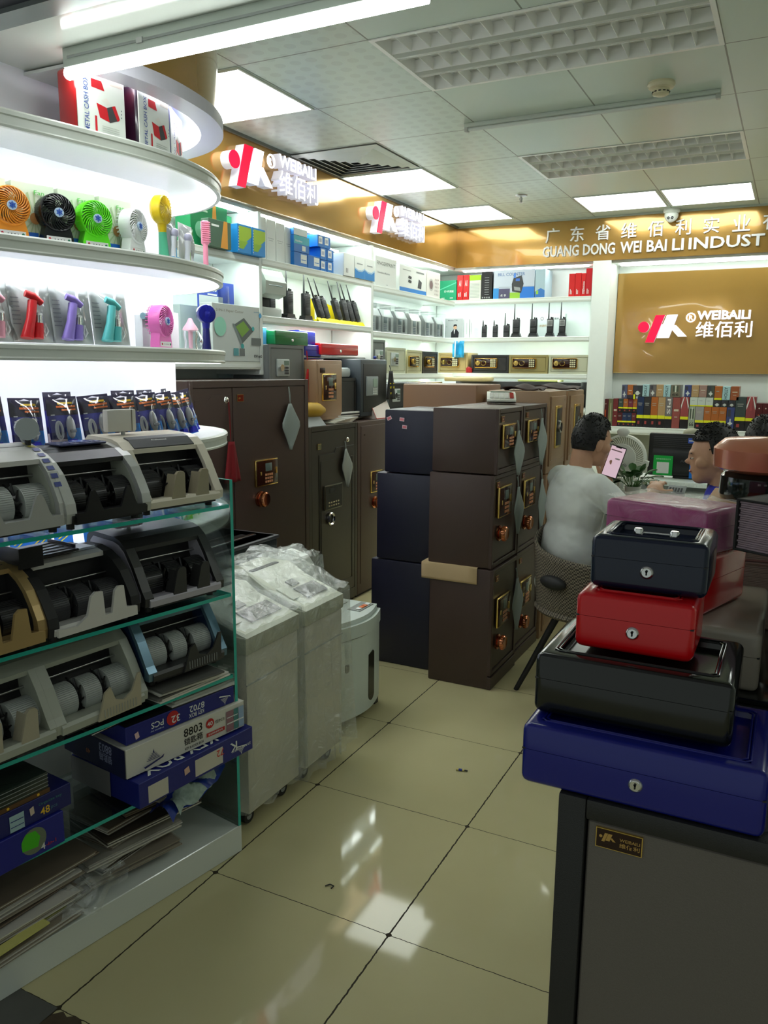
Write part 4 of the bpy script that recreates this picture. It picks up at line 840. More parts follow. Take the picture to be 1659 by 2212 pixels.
# stacks of safes in the middle
def stack_safe(label, h, m, loc, w=.385, d=.33, knob=True, z_pad=.5, grp=None, plinth=False, pf=BRASS):
    t = thing('safe', label, 'safe', loc, 90, grp)
    a = MB(); z0 = .07 if plinth else 0
    a.box(0, w, .012, d, 0, h, m, .007)
    fr = .022
    for b in ((0, fr, 0, .018, z0, h), (w-fr, w, 0, .018, z0, h), (fr, w-fr, 0, .018, h-fr, h), (fr, w-fr, 0, .018, z0, z0+fr)): a.box(*b, m, .002, 1)
    if plinth: a.box(0, w, -.003, .018, 0, z0-.006, m, .002, 1)
    a.build('body', t)
    a = MB(); a.box(fr+.003, w-fr-.003, .006, .014, z0+fr+.003, h-fr-.003, m, .0015, 1); a.build('door', t)
    ph = min(.15, h*.38)
    keypad_gold(t, w*.13, h*z_pad, .19, ph, frame=pf)
    a, M, S = badge(t, .035, h-.062, .04, .028, P(110, 24, 18, .3)); a.build('badge', t)
    if knob: round_knob(t, w*.22, h*z_pad-.075, .033)
    return t
B1 = 'stacked brown safes'
XS1 = -1.195
stack_safe('large brown safe at the bottom of the nearest stack', .600, SAFEB, (XS1-.0, 3.515, 0), grp=B1, plinth=True, z_pad=.50)
stack_safe('brown safe in the middle of the nearest stack', .447, SAFEB, (XS1-.012, 3.518, .606), grp=B1, z_pad=.53)
stack_safe('smaller brown safe on top of the nearest stack', .305, SAFEB, (XS1-.0, 3.518, 1.058), w=.37, knob=False, z_pad=.38, grp=B1)
stack_safe('large brown safe at the bottom of the second stack, seen past the chair', .600, SAFEB, (XS1-.01, 3.915, 0), w=.42, grp=B1, plinth=True, z_pad=.48)
stack_safe('brown safe in the middle of the second stack', .447, SAFEB, (XS1-.01, 3.912, .606), w=.42, grp=B1, z_pad=.50)
stack_safe('smaller brown safe on top of the second stack', .305, SAFEB, (XS1-.0, 3.905, 1.058), w=.42, knob=False, z_pad=.38, grp=B1)
for (y, z, w_, h_, la) in ((3.77, 1.30, .14, .22, 'top safe of the nearest stack'), (3.80, 1.02, .13, .24, 'middle safe of the nearest stack'), (3.84, .545, .15, .28, 'bottom safe of the nearest stack'), (4.17, 1.34, .15, .25, 'top safe of the second stack'), (4.22, 1.01, .14, .28, 'middle safe of the second stack')):
    cloth_bag('cloth_bag', 'pale grey cloth bag hanging on the %s' % la, (XS1+.010, y, z), 90, w_*1.35, h_, BAGG, .05, .01)
NV = 'stacked navy safes'
for z, h, x0, x1, la in ((0, .562, -1.905, -1.565, 'bottom'), (.566, .452, -1.875, -1.56, 'middle'), (1.022, .318, -1.832, -1.53, 'top')):
    t = thing('safe', 'navy blue safe seen from its side, %s of the stack of three' % la, 'safe', (x0, 3.615, z), 0, NV)
    a = MB(); a.box(0, x1-x0, 0, .40, 0, h, SAFEN, .009); a.build('body', t)
    a = MB(); a.box(-.004, .02, .02, .38, .03, h-.03, SAFEN, .002); a.build('door', t)
    if la == 'top':
        for px, pz in ((.02, .26), (.085, .262), (.10, .225)):
            f = MB(); f.box(0, .026, -.0015, .0, 0, .018, P(225, 200, 205), M=Matrix.Rotation(R(-25 if px < .05 else 5), 4, 'Y')); f.box(.003, .023, -.002, -.0012, .003, .015, P(220, 120, 130), M=Matrix.Rotation(R(-25 if px < .05 else 5), 4, 'Y'))
            place(f, 'price_sticker', 'small pink price sticker on the navy safe, %s' % ('left one' if px < .05 else ('right one' if px < .09 else 'lowest one')), 'sticker', (x0+px, 3.613, z+pz))
f = MB(); f.grid(lambda u, v: (-.005+.29*u, .0-.002*math.sin(PI*v)-(.0 if v < .25 else .003), 0.008-(0 if v < .3 else (v-.3)*.115)) if v >= .3 else (-.005+.29*u, .12*(.3-v)/.3, .009), 6, 10, P(205, 178, 138, .6))
place(f, 'cardboard_sheet', 'folded sheet of tan card hanging over the bottom brown safe', 'card', (-1.56, 3.512, .597), 0, solid=.002)
# tan safes behind
def tan_safe(label, w, d, h, loc, m=TAN, ring=True, rz=90):
    t = thing('safe', label, 'safe', loc, rz, 'tan safes behind the brown stacks')
    a = MB(); a.box(0, w, .006, d, 0, h, m, .006)
    a.build('body', t)
    a = MB(); a.box(.03, w-.03, -.004, .008, .04, h-.03, m, .003); a.box(.05, w-.05, -.0055, -.003, .07, h-.10, m, .003); a.build('door', t)
    a = MB(); a.box(w*.28, w*.60, -.014, -.003, h*.30, h*.82, BRASS, .004); a.box(w*.30, w*.58, -.0155, -.012, h*.33, h*.79, BLACK, .003); o = a.build('lock_plate', t)
    if ring: a = MB(); a.lathe([(.022, 0), (.034, 0), (.034, .012), (.026, .014)], 24, CHROME, Matrix.Translation((w*.44, -.014, h*.56)) @ Matrix.Rotation(R(90), 4, 'X')); a.build('handle_ring', o)
    else: keypad_gold(t, w*.3, h*.4, w*.4, h*.3)
    a, M, S = badge(t, w-.09, h-.065, .035, .025, P(90, 70, 40, .3)); a.build('badge', t)
    return t
tan_safe('tan safe with a silver ring lock, top of the stack behind the brown safes', .38, .36, .46, (-1.195, 4.375, .965))
tan_safe('tan safe with a gold keypad beside the seated man', .40, .36, .46, (-1.195, 4.80, .960), ring=False)
tan_safe('tan safe under the ring lock safe', .40, .36, .48, (-1.19, 4.37, .480), ring=False); tan_safe('tan safe at the bottom behind the brown safes', .40, .36, .475, (-1.19, 4.37, 0), ring=False)
tan_safe('tan safe under the gold keypad safe', .40, .36, .475, (-1.19, 4.81, .480)); tan_safe('tan safe at the bottom beside the desk', .40, .36, .475, (-1.19, 4.81, 0))
t = thing('safe', 'large plain tan safe standing behind the navy safes', 'safe', (-2.05, 4.28, 0), 0, 'tan safes behind the brown stacks')
a = MB(); a.box(0, .46, 0, .42, 0, 1.455, mat('brown_tan_safe', c255(150, 112, 84), .35), .008); a.build('body', t); a = MB(); a.box(-.004, .01, .03, .39, .04, 1.42, TAN, .003); a.build('door', t)
f = MB(); f.box(0, .36, 0, .28, 0, .035, P(200, 180, 130, .4), .01); place(f, 'padded_envelope', 'flat cream parcel lying on the lowest bay shelf behind the tan safe', 'parcel', (-2.72, 6.5, 1.44), 0)
for i, (x, y, w_) in enumerate(((-1.50, 4.42, .22), (-1.48, 4.83, .30))):
    f = MB(); f.grid(lambda u, v: (w_*u, .20*v, .012+.012*math.sin(6*u+3*v)*math.sin(5*v+2)+.012*math.sin(PI*u)*math.sin(PI*v)), 12, 10, P(62, 46, 40, .7)); place(f, 'dark_cloth', 'crumpled dark brown cloth on the %s tan safe' % ('nearer', 'farther')[i], 'cloth', (x, y, 1.428), 0, solid=.006)
# calculator
t = thing('desk_calculator', 'large white desk calculator on top of the second brown stack', 'calculator', (-1.42, 3.98, 1.366), 20)
a = MB(); a.prism([(-.0, .012), (.0, .022), (.10, .05), (.19, .058), (.19, .02), (.10, .0)], 'x', 0, .15, P(220, 222, 212, .4)); a.build('body', t)
a = MB()
for r_ in range(4):
    for c_ in range(5):
        y = .016+.024*r_; z = .025+.27*y
        a.box(.014+.026*c_, .034+.026*c_, y, y+.016, z, z+.007, P(245, 245, 240) if c_ != 4 else P(190, 70, 60))
a.build('keys', t)
a = MB(); a.box(.02, .13, .135, .17, .055, .060, P(150, 165, 150, .2)); a.build('display', t)
# ================================================================== SHREDDERS
BEI = mat('warm_grey_cabinet', c255(204, 200, 184), .45, noise=.02); SAGE = mat('sage_grey_plastic', c255(176, 178, 156), .4); CREAMP = mat('cream_plastic_cap', c255(218, 222, 204), .4)
def castor(t, x, y):
    a = MB(); a.cyl((x, y, .072), (x, y, .055), .012, m=STEEL); a.prism([(x-.018, .062), (x+.018, .062), (x+.012, .03), (x-.012, .03)], 'y', y-.014, y+.014, BLACK); o = a.build('castor', t)
    a = MB(); a.cyl((x, y-.011, .027), (x, y+.011, .027), .027, n=24, m=RUBBER); a.cyl((x, y-.012, .027), (x, y+.012, .027), .014, n=16, m=GREY); a.build('wheel', o)
def big_shredder(label, loc, rz, w, d, hb, hh):
    """office shredder: cabinet on castors, drawer line, sloped head with an inlet"""
    t = thing('paper_shredder', label, 'paper shredder', loc, rz, 'large wrapped office shredders')
    a = MB(); a.box(0, w, 0, d, .065, hb, BEI, .006); a.build('cabinet', t)
    a = MB(); a.box(-.001, w+.001, -.003, .001, hb-.105, hb-.101, GREY); a.build('drawer_line', t)
    a = MB(); a.box(-.006, w+.006, -.006, d+.006, hb, hb+.06, SAGE, .008)
    a.prism([(-.006, hb+.058), (.02, hb+.065), (.17, hb+.065+hh*.55), (d-.14, hb+.06+hh), (d, hb+.06+hh), (d+.004, hb+.055)], 'x', .0, w, CREAMP); a.build('head', t)
    a = MB(); th = math.atan2(hh*.55, .15)
    M = Matrix.Translation((0, .02, hb+.067)) @ Matrix.Rotation(th, 4, 'X')
    a.box(.10, w-.03, .03, .10, 0, .004, BLACK, M=M); a.box(w*.42, w*.42+.05, .115, .15, 0, .005, P(60, 66, 62, .3), M=M); a.box(.03, .07, .05, .13, 0, .004, CREAMP, M=M); a.build('control_panel', t)
    a = MB(); a.box(.05, w-.05, d-.12, d-.10, hb+.058+hh, hb+.064+hh, BLACK); a.build('paper_inlet', t)
    for x in (.05, w-.05):
        for y in (.05, d-.05): castor(t, x, y)
    return t
def film_cover(label, loc, rz, w, d, z0, prof, seed, flare=.02):
    """loose clear bag: prof(y)->top height; skirt hangs to z0 with folds"""
    rnd = random.Random(seed); ph = [rnd.uniform(0, 6) for _ in range(6)]
    f = MB()
    def wob(s, z): return .006*math.sin(23*s+ph[0])+.005*math.sin(41*s+ph[1]+4*z)+.004*math.sin(70*s+ph[2])
    per = [(x/12*w, 0, 0, -1) for x in range(13)]+[(w, y/12*d, 1, 0) for y in range(1, 13)]+[(w-x/12*w, d, 0, 1) for x in range(1, 13)]+[(0, d-y/12*d, -1, 0) for y in range(1, 12)]
    n = len(per); K = 14; vs = []
    for k in range(K+1):
        for i, (x, y, nx, ny) in enumerate(per):
            top = prof(min(max(y/d, 0), 1)); z = z0+(top-z0)*k/K
            out = .008+flare*(1-k/K)+wob(i/n*6.28, z)*(1.6-k/K)
            cx, cy = (1 if x <= 0 or x >= w else 0), (1 if y <= 0 or y >= d else 0)
            ox = nx*out+(out*(1 if x >= w else -1) if (cx and cy and nx == 0) else 0); oy = ny*out+(out*(1 if y >= d else -1) if (cx and cy and ny == 0) else 0)
            vs.append((x+ox*.8, y+oy*.8, z+(0 if k else .012*math.sin(9*i/n*6.28))))
    fs = [(k*n+i, k*n+(i+1) % n, (k+1)*n+(i+1) % n, (k+1)*n+i) for k in range(K) for i in range(n)]
    f.add(vs, fs, FILM, True)
    f.grid(lambda u, v: (-.006+(w+.012)*u, -.006+(d+.012)*v, prof(v)+.006+.010*math.sin(9*u+ph[3])*math.sin(11*v+ph[4])+.008*math.sin(PI*u)*math.sin(PI*v)+.006*math.sin(27*u+19*v)), 20, 20, FILM)
    return place(f, 'plastic_cover', label, 'plastic cover', loc, rz)
def prof1(hb, hh, d): return lambda v: hb+.075+(hh*.55*v*d/.17 if v*d < .17 else (hh*.55+hh*.45*min(1, (v*d-.17)/(d-.31))))
big_shredder('wrapped grey office shredder nearest the glass display', (-1.50, 1.985, 0), 90, .305, .36, .625, .09)
film_cover('clear plastic cover draped over the nearest shredder', (-1.495, 1.975, 0), 90, .32, .38, .08, prof1(.63, .09, .38), 1, .012)
big_shredder('wrapped grey office shredder in the middle of the row', (-1.50, 2.335, 0), 90, .27, .38, .62, .10)
film_cover('clear plastic cover draped over the middle shredder', (-1.49, 2.315, 0), 90, .315, .40, .05, prof1(.63, .11, .40), 7, .02)
t = thing('paper_shredder', 'lower wrapped white shredder behind the middle one', 'paper shredder', (-1.89, 2.66, 0), 90)
a = MB(); a.box(0, .36, 0, .12, .03, .60, P(200, 206, 198, .4), .02, 3); a.build('cabinet', t); a = MB(); a.prism([(0, .60), (.0, .66), (.03, .70), (.12, .72), (.125, .60)], 'x', -.005, .365, P(222, 226, 218, .35)); a.build('head', t)
film_cover('clear plastic cover puffed over the low white shredder', (-1.865, 2.65, 0), 90, .38, .14, .28, lambda v: .705+.03*v, 11, .02)
# white shredder with a window
t = thing('paper_shredder', 'white shredder with a tall dark window and orange buttons', 'paper shredder', (-1.615, 2.80, 0), 90)
mint = mat('mint_white_plastic', c255(206, 216, 208), .3)
def rr2(w, d, r, bulge=.035, n=8):
    pts = [(w*i/12, -bulge*math.sin(PI*i/12)) for i in range(13)]
    pts += [(w, d-r)]+[(w-r+r*math.cos(q*PI/2/n), d-r+r*math.sin(q*PI/2/n)) for q in range(1, n+1)]+[(r-r*math.sin(q*PI/2/n), d-r+r*math.cos(q*PI/2/n)) for q in range(0, n+1)]
    return pts
a = MB(); a.prism(rr2(.35, .26, .03), 'z', .035, .395, mint, False); a.build('bin', t)
a = MB(); a.M = Matrix.Translation((-.003, -.004, 0)); a.prism(rr2(.356, .268, .03, .04), 'z', .398, .455, mint, False); a.prism([(x*.96+.007, y*.9+.015) for x, y in rr2(.356, .268, .03, .04)], 'z', .455, .475, mint); a.M = None; a.build('head', t)
a = MB(); a.prism(rr2(.352, .262, .03, .037), 'z', .393, .400, DGREY); a.build('seam', t)
a = MB(); a.box(.05, .30, .14, .20, .474, .480, LGREY, .002); a.box(.08, .27, .165, .175, .479, .482, BLACK); a.build('paper_inlet', t)
a = MB(); a.box(.20, .33, .02, .085, .474, .479, P(140, 145, 140), .002)
for k, cc in enumerate((P(225, 225, 220), P(225, 110, 40), P(225, 110, 40), P(225, 225, 220))): a.box(.213+.027*k, .235+.027*k, .028, .05, .479, .483, cc, .001, 1)
a.build('button_panel', t)
a = MB(); win = [(.205+.026*math.cos(PI+q*PI/10), .10+.03*math.sin(PI+q*PI/10)) for q in range(11)]+[(.231, .29)]+[(.225, .30), (.18, .29)]; a.prism(win, 'y', -.037, -.02, P(45, 45, 38, .12)); a.build('window', t)
a = MB(); a.box(.02, .05, -.015, .01, .25, .29, BLACK, .008); a.build('side_catch', t)
for x, y in ((.02, .03), (.32, .02)): a = MB(); a.prism([(x-.012, .0), (x+.025, .0), (x+.02, .045), (x, .045)], 'y', y-.02, y+.02, BLACK); a.build('foot', t)
# black paper shredder on a black bin behind
t = thing('paper_shredder', 'black shredder with a chrome inlet and white label in front of the tall safe', 'paper shredder', (-2.03, 2.49, 0), 90)
a = MB(); a.box(0, .46, 0, .30, .02, .63, BLACK, .012); a.build('bin', t)
a = MB(); a.box(-.02, .44, -.01, .30, .63, .80, mat('smoked_black', (.03, .035, .035), .2), .012); a.box(-.025, .445, -.015, .305, .785, .80, DGREY, .004); o = a.build('head', t)
a = MB(); a.box(.12, .20, -.0125, -.0095, .69, .745, P(215, 218, 215)); 
for k in range(4): a.box(.13, .185, -.0135, -.012, .70+.01*k, .703+.01*k, GREY)
a.build('label', o)
a = MB(); a.box(.0, .36, .05, .075, .80, .812, CHROME, .004); a.box(.02, .34, .09, .12, .80, .806, BLACK); a.box(.1, .3, .14, .15, .80, .81, CHROME); a.build('paper_inlet', o)
a = MB(); a.prism([(.46, .56), (.60, .58), (.62, .62), (.46, .64)], 'y', .02, .26, BLACK); a.build('side_tray', t)

# ================================================================== GLASS DISPLAY (left foreground)
t = thing('glass_display_shelf', 'low white plinth with green edged glass shelves at the left', 'display shelf', Fp(0), FA)
SL = 1.75; SD = .32
def glass_slab(name, x0, x1, y0, y1, z0, z1, vertical=False):
    a = MB(); a.box(x0, x1, y0, y1, z0, z1, GLASS)
    if vertical: a.box(x0-.0003, x1+.0003, y0-.0006, y0, z0, z1, GLASSE); a.box(x0-.0003, x1+.0003, y0, y1, z1, z1+.0006, GLASSE)
    else: a.box(x0, x1, y0-.0006, y0, z0-.0002, z1+.0002, GLASSE); a.box(x1, x1+.0006, y0, y1, z0, z1, GLASSE)
    return a.build(name, t)
a = MB(); a.box(-SL, .004, 0, SD+.04, 0, .092, WHITEG, .002, 1); a.build('plinth', t)
a = MB(); a.box(-SL, .002, .006, SD, .0, .004, BLACKM); a.build('base_shadow_gap', t)
glass_slab('end_panel', -.010, 0, 0, SD, .092, 1.212, True)
GZ = (1.139, .866, .605, .338)
for z in GZ:
    o = glass_slab('glass_shelf', -SL, -.012, .004, SD-.01, z-.010, z)
    b = MB(); b.cyl((-.02, .05, z-.016), (-.008, .05, z-.016), .006, m=CHROME); b.cyl((-.02, SD-.06, z-.016), (-.008, SD-.06, z-.016), .006, m=CHROME); b.build('shelf_pin', t)
glass_slab('divider_panel', -1.3, -1.29, .01, SD-.01, .092, 1.13, True)

# ------------------------------------------------------------------ banknote counters
ANG = [(0, .022), (-.002, .045), (.010, .062), (.045, .125), (.078, .172), (.105, .192), (.135, .20), (.245, .205), (.262, .19), (.27, .16), (.27, .022)]
RND = [(.0, .02), (-.004, .045), (.0, .07), (.018, .105), (.040, .140), (.070, .168), (.105, .188), (.145, .198), (.20, .198), (.24, .185), (.265, .15), (.27, .02)]
def sc(pts, k, cx=.14, cz=.105): return [(cx+(y-cx)*k, cz+(z-cz)*k) for y, z in pts]
def note_counter(label, loc, rz, w, rim, sidec, hood, lip, drum, prof=ANG, H=1.0, tabs='plate', tabc=None, display=None, rimw=.028, hoodd=.075, wheels=True, group='banknote counting machines on the glass shelves'):
    t = thing('banknote_counter', label, 'banknote counter', loc, rz, group)
    prof = [(y, z*H) for y, z in prof]
    n = len(prof)
    # cheeks: coloured rim around an inset side panel
    for nm, xa, xb in (('left', 0, rimw), ('right', w-rimw, w)):
        a = MB(); a.prism(prof, 'x', xa, xb, rim, caps=True)
        if sidec is not None: a.prism(sc(prof, .86, cz=.105*H), 'x', xa-.0012, xb+.0012, sidec)
        a.build('cheek', t)
    # black chamber
    a = MB(); a.prism([(.055, .022), (.055, .05*H), (.10, .07*H), (.12, .12*H), (.125, .17*H), (.13, .195*H), (.25, .195*H), (.262, .02)], 'x', rimw, w-rimw, BLACKM)
    a.box(rimw, w-rimw, .0, .08, .014, .03, BLACKM); a.build('chamber', t)
    # hood / top cover
    hs = [p for p in prof if p[0] >= hoodd and p[1] > .1*H]
    hp = hs+[(p[0]-.0, p[1]-.012) for p in hs[::-1]]
    a = MB(); a.prism(hp, 'x', rimw-.001, w-rimw+.001, hood); o = a.build('hood', t)
    top = hs[0]
    # tray lip
    a = MB(); a.prism([(-.004, .020), (-.006, .036*H), (.0, .044*H), (.05, .040*H), (.055, .020)], 'x', rimw*.5, w-rimw*.5, lip); a.build('front_lip', t)
    tc = tabc or lip; x0, x1 = rimw, w-rimw; W_ = x1-x0
    a = MB()
    if tabs == 'plate':
        for c in (.42, .80):
            a = MB() if c < .5 else (a.build('note_stacker', t), MB())[1]
            x = x0+W_*c; a.prism([(x-.030, .036*H), (x+.018, .036*H), (x+.018, .105*H), (x+.012, .112*H), (x-.004, .112*H), (x-.012, .104*H)], 'y', -.004, .006, tc, M=Matrix.Translation((0, 0, 0)))
            a.prism([(x-.030, .036*H), (x-.012, .104*H), (x-.008, .1*H), (x-.026, .036*H)], 'y', .004, .035, tc)
    elif tabs == 'wave':
        pts = [(x0-.005, .02)]+[(x0-.005+(W_+.01)*i/40, (.045+.055*max(0, math.cos(2*PI*(i/40*2-.5)))**1.4)*H) for i in range(41)]+[(x1+.005, .02)]
        a.prism(pts, 'y', -.010, -.003, tc)
    elif tabs == 'tall':
        pts = [(x0-.01, .018), (x0-.01, .04*H), (x0+W_*.20, .036*H), (x0+W_*.34, .055*H), (x0+W_*.40, .105*H), (x0+W_*.46, .115*H), (x0+W_*.56, .112*H), (x0+W_*.58, .045*H), (x0+W_*.68, .045*H), (x0+W_*.73, .105*H), (x0+W_*.78, .115*H), (x0+W_*.86, .113*H), (x0+W_*.89, .05*H), (x1+.01, .045*H), (x1+.01, .018)]
        a.prism(pts, 'y', -.014, -.006, tc)
    elif tabs == 'vee':
        pts = [(x0+W_*.38, .02), (x0+W_*.48, .085*H), (x0+W_*.56, .095*H), (x0+W_*.62, .06*H), (x0+W_*.74, .05*H), (x0+W_*.86, .065*H), (x0+W_*.95, .105*H), (x0+W_*.99, .105*H), (x1-.004, .02)]
        a.prism(pts, 'y', -.012, -.006, tc)
        for k in range(12): a.box(x0+W_*(.46+.04*k), x0+W_*(.46+.04*k)+.001, -.0135, -.012, .025, .048, GREY)
    a.build('note_stacker', t)
    # drum segments and impeller wheels
    a = MB()
    for c0, c1 in ((.0, .28), (.38, .60), (.72, 1.0)): a.cyl((x0+W_*c0, .082, .068*H), (x0+W_*c1, .082, .068*H), .046, n=28, m=drum); 
    for c0, c1 in ((.0, .28), (.38, .60), (.72, 1.0)):
        for k in range(14): q = PI*.45+k*.12; a.box(x0+W_*c0+.002, x0+W_*c1-.002, .082-.0465*math.sin(q)-.0005, .082-.0465*math.sin(q)+.0005, .068*H-.0465*math.cos(q)*1.0, .068*H-.0465*math.cos(q)+.0012, DGREY if drum in (BLACK, DGREY) else GREY)
    a.build('drum', t)
    if wheels:
        for c in (.33, .66):
            a = MB(); x = x0+W_*c
            a.cyl((x-.006, .078, .070*H), (x+.006, .078, .070*H), .030, n=20, m=BLACK)
            for k in range(10):
                q = 2*PI*k/10; p1 = (x, .078+.028*math.sin(q), .070*H+.028*math.cos(q)); p2 = (x, .078+.052*math.sin(q+.5), .070*H+.052*math.cos(q+.5)); a.tube([p1, p2], [.004, .0025], 5, BLACK)
            a.build('impeller', t)
    a = MB(); a.cyl((x0, .100, .128*H), (x1, .100, .128*H), .003, m=STEEL); a.build('guide_rod', t)
    for x in (.03, w-.03):
        for y in (.03, .24): a = MB(); a.cyl((x, y, 0), (x, y, .022), .010, n=14, m=RUBBER); a.build('foot', t)
    if display == 'box':
        a = MB(); a.cyl((.09, .19, .20*H), (.09, .19, .215*H), .006, m=GREY); a.box(.045, .135, .18, .205, .208*H, .208*H+.058, P(186, 184, 196, .4), .004); a.box(.118, .121, .179, .206, .209*H, .207*H+.057, P(120, 116, 100)); a.build('external_display', t)
    elif display == 'round':
        a = MB(); a.cyl((w*.96, .14, .19*H), (w*.96, .14, .21*H), .008, m=BLACK); a.cyl((w*.92, .12, .235*H), (w*.98, .16, .235*H), .028, .025, n=28, m=P(170, 178, 180, .15)); a.build('external_display', t)
    elif display == 'lcd':
        a = MB(); a.prism([(.10, .197*H), (.12, .225*H), (.22, .240*H), (.24, .20*H)], 'x', w*.22, w*.74, hood); a.box(w*.30, w*.66, .02, .075, .0, .002, BLACK, M=Matrix.Translation((0, .125, .2265*H)) @ Matrix.Rotation(R(9), 4, 'X'))
        for k in range(3): a.box(w*(.33+.10*k), w*(.38+.10*k), .004, .014, 0, .003, GREY, M=Matrix.Translation((0, .125, .2265*H)) @ Matrix.Rotation(R(9), 4, 'X'))
        a.build('control_panel', t)
    elif display == 'feeder':
        a = MB(); a.box(-.01, w*.62, .10, .24, .205*H, .212*H, BLACK, .002, 1); a.box(-.01, -.004, .09, .25, .20*H, .245*H, BLACK); a.box(-.01, w*.2, .085, .092, .19*H, .245*H, BLACK); a.box(w*.62, w*.63, .12, .24, .20*H, .22*H, BLACK)
        for k in range(4): a.box(.02, w*.58, .12+.03*k, .123+.03*k, .212*H, .214*H, DGREY)
        a.build('feeder_tray', t)
    elif display == 'keys':
        a = MB(); a.box(w*.32, w*.86, .125, .20, .200*H, .206*H, P(70, 74, 110, .2), .002, 1); a.cyl((w*.62, .165, .206*H), (w*.62, .165, .208*H), .022, n=24, m=P(60, 90, 180, .2))
        for k in range(7): a.box(w*(.38+.06*k), w*(.42+.06*k), .130, .142, .206*H, .2085*H, P(120, 125, 165, .3))
        a.build('control_panel', t)
    elif display == 'oval':
        a = MB(); a.lathe([(0, .004), (.04, .003), (.05, 0)], 28, P(150, 165, 170, .15), Matrix.Translation((w*.5, .15, .199*H)) @ Matrix.Diagonal((1.3, .7, 1, 1))); a.lathe([(0, .0055), (.026, .0045)], 20, BLACK, Matrix.Translation((w*.45, .15, .199*H)) @ Matrix.Diagonal((1.2, .6, 1, 1))); a.build('control_panel', t)
    elif display == 'slot':
        a = MB(); a.box(w*.1, w*.6, .14, .22, .1995*H, .204*H, DGREY, .002, 1); a.ell((w*.35, .18, .202*H), (.05, .03, .012), P(215, 215, 235, .15))
        for k in range(4): a.box(w*(.28+.16*k), w*(.35+.16*k), .118, .128, .198*H, .203*H, P(60, 90, 80) if k < 3 else P(60, 150, 110))
        a.build('control_panel', t)
    elif display == 'badge':
        a = MB(); a.prism([(.079, .176*H), (.108, .197*H), (.128, .2025*H), (.128, .198*H), (.08, .17*H)], 'x', w*.13, w*.87, DGREY); a.build('hood_badge', t)
        a = MB(); a.text('Professional', .006, P(220, 220, 215), Matrix.Translation((w*.38, .094, .1915*H)) @ Matrix.Rotation(R(36), 4, 'X'), width=.05); a.build('badge_print', t)
    return t
CREAMM = mat('cream_machine', c255(206, 200, 182), .3); SILVM = mat('silver_machine', c255(182, 184, 180), .28, metal=.25); GOLDM = mat('champagne_machine', c255(188, 160, 108), .32, metal=.35)
BLUEM = mat('blue_grey_machine', c255(98, 128, 146), .22, metal=.45); GREYM = mat('light_grey_machine', c255(168, 172, 158), .35); LILAC = mat('lilac_machine', c255(176, 172, 182), .3); DBLUE = mat('dark_blue_machine', c255(30, 48, 76), .25)
OFFW = mat('off_white_machine', c255(208, 206, 200), .32); CHARM = mat('charcoal_machine', c255(52, 52, 52), .35)
Z1, Z2, Z3, Z4 = [z+.001 for z in GZ]
def MP(s, t_, z): return Fp(s, t_, z)
m3 = note_counter('cream and black banknote counter at the right end of the top glass shelf', MP(-.305, .012, Z1), FA, .278, CREAMM, BLACK, CREAMM, CREAMM, BLACK, ANG, 1.02, 'plate', mat('sand_tab', c255(150, 142, 118), .35), 'badge')
a = MB(); a.cyl((.085, .20, .205), (.085, .20, .222), .006, m=GREY); a.box(.03, .125, .19, .215, .217, .28, P(196, 194, 184, .4), .004); a.box(.108, .111, .189, .216, .218, .279, P(120, 116, 100)); a.build('external_display', m3)
note_counter('black banknote counter with silver side arches on the top glass shelf', MP(-.545, -.012, Z1), FA+3, .255, SILVM, GREYM, BLACK, BLACK, BLACK, RND, .98, 'wave', BLACK, 'keys', hoodd=.07)
note_counter('silver grey banknote counter with a sticker strip at the left of the top shelf', MP(-.815, -.02, Z1), FA+3, .285, SILVM, GREYM, P(205, 205, 200, .3), SILVM, LGREY, RND, 1.05, 'wave', SILVM, 'round', hoodd=.07)
m1 = [o for o in bpy.data.objects if o.name.startswith('banknote_counter') and 'sticker strip' in o.get('label', '')][0]
a = MB()
for k in range(8): 
    i0_ = 3+k*.55; j0 = int(i0_); f0 = i0_-j0; pA = RND[j0]; pB = RND[j0+1]; y0_ = pA[0]+(pB[0]-pA[0])*f0; z0_ = (pA[1]+(pB[1]-pA[1])*f0)*1.05; dd_ = Vector((pB[0]-pA[0], pB[1]-pA[1])).normalized()*.013
    a.quad([(.262, y0_-.0012*1, z0_+.0012), (.280, y0_-.0012, z0_+.0012), (.280, y0_-.0012+dd_.x, z0_+.0012+dd_.y), (.262, y0_-.0012+dd_.x, z0_+.0012+dd_.y)], P(70, 80, 140, .3) if k < 6 else P(190, 180, 80, .3))
a.build('sticker_strip', m1)
note_counter('charcoal and lilac banknote counter at the right end of the second shelf', MP(-.315, .010, Z2), FA, .280, CHARM, LILAC, CHARM, LILAC, BLACK, ANG, 1.02, 'plate', CHARM, 'box')
note_counter('black and white banknote counter with a black feeder tray on the second shelf', MP(-.610, -.012, Z2), FA+4, .275, BLACKM, None, OFFW, OFFW, DGREY, RND, .95, 'tall', OFFW, 'feeder')
note_counter('champagne gold banknote counter at the left of the second shelf', MP(-.895, -.025, Z2), FA+4, .290, GOLDM, BLACKM, GOLDM, GOLDM, BLACK, RND, .98, 'tall', GOLDM, None)
note_counter('metallic blue banknote counter lying on papers at the right of the third shelf', MP(-.315, .010, Z3+.045), FA, .285, BLUEM, DBLUE, BLUEM, CHARM, LGREY, ANG, 1.02, 'vee', CHARM, 'oval')
note_counter('grey banknote counter with a tilted screen in the middle of the third shelf', MP(-.605, -.010, Z3), FA+4, .285, GREYM, None, GREYM, GREYM, LGREY, ANG, 1.08, 'vee', P(178, 170, 146, .4), 'lcd')
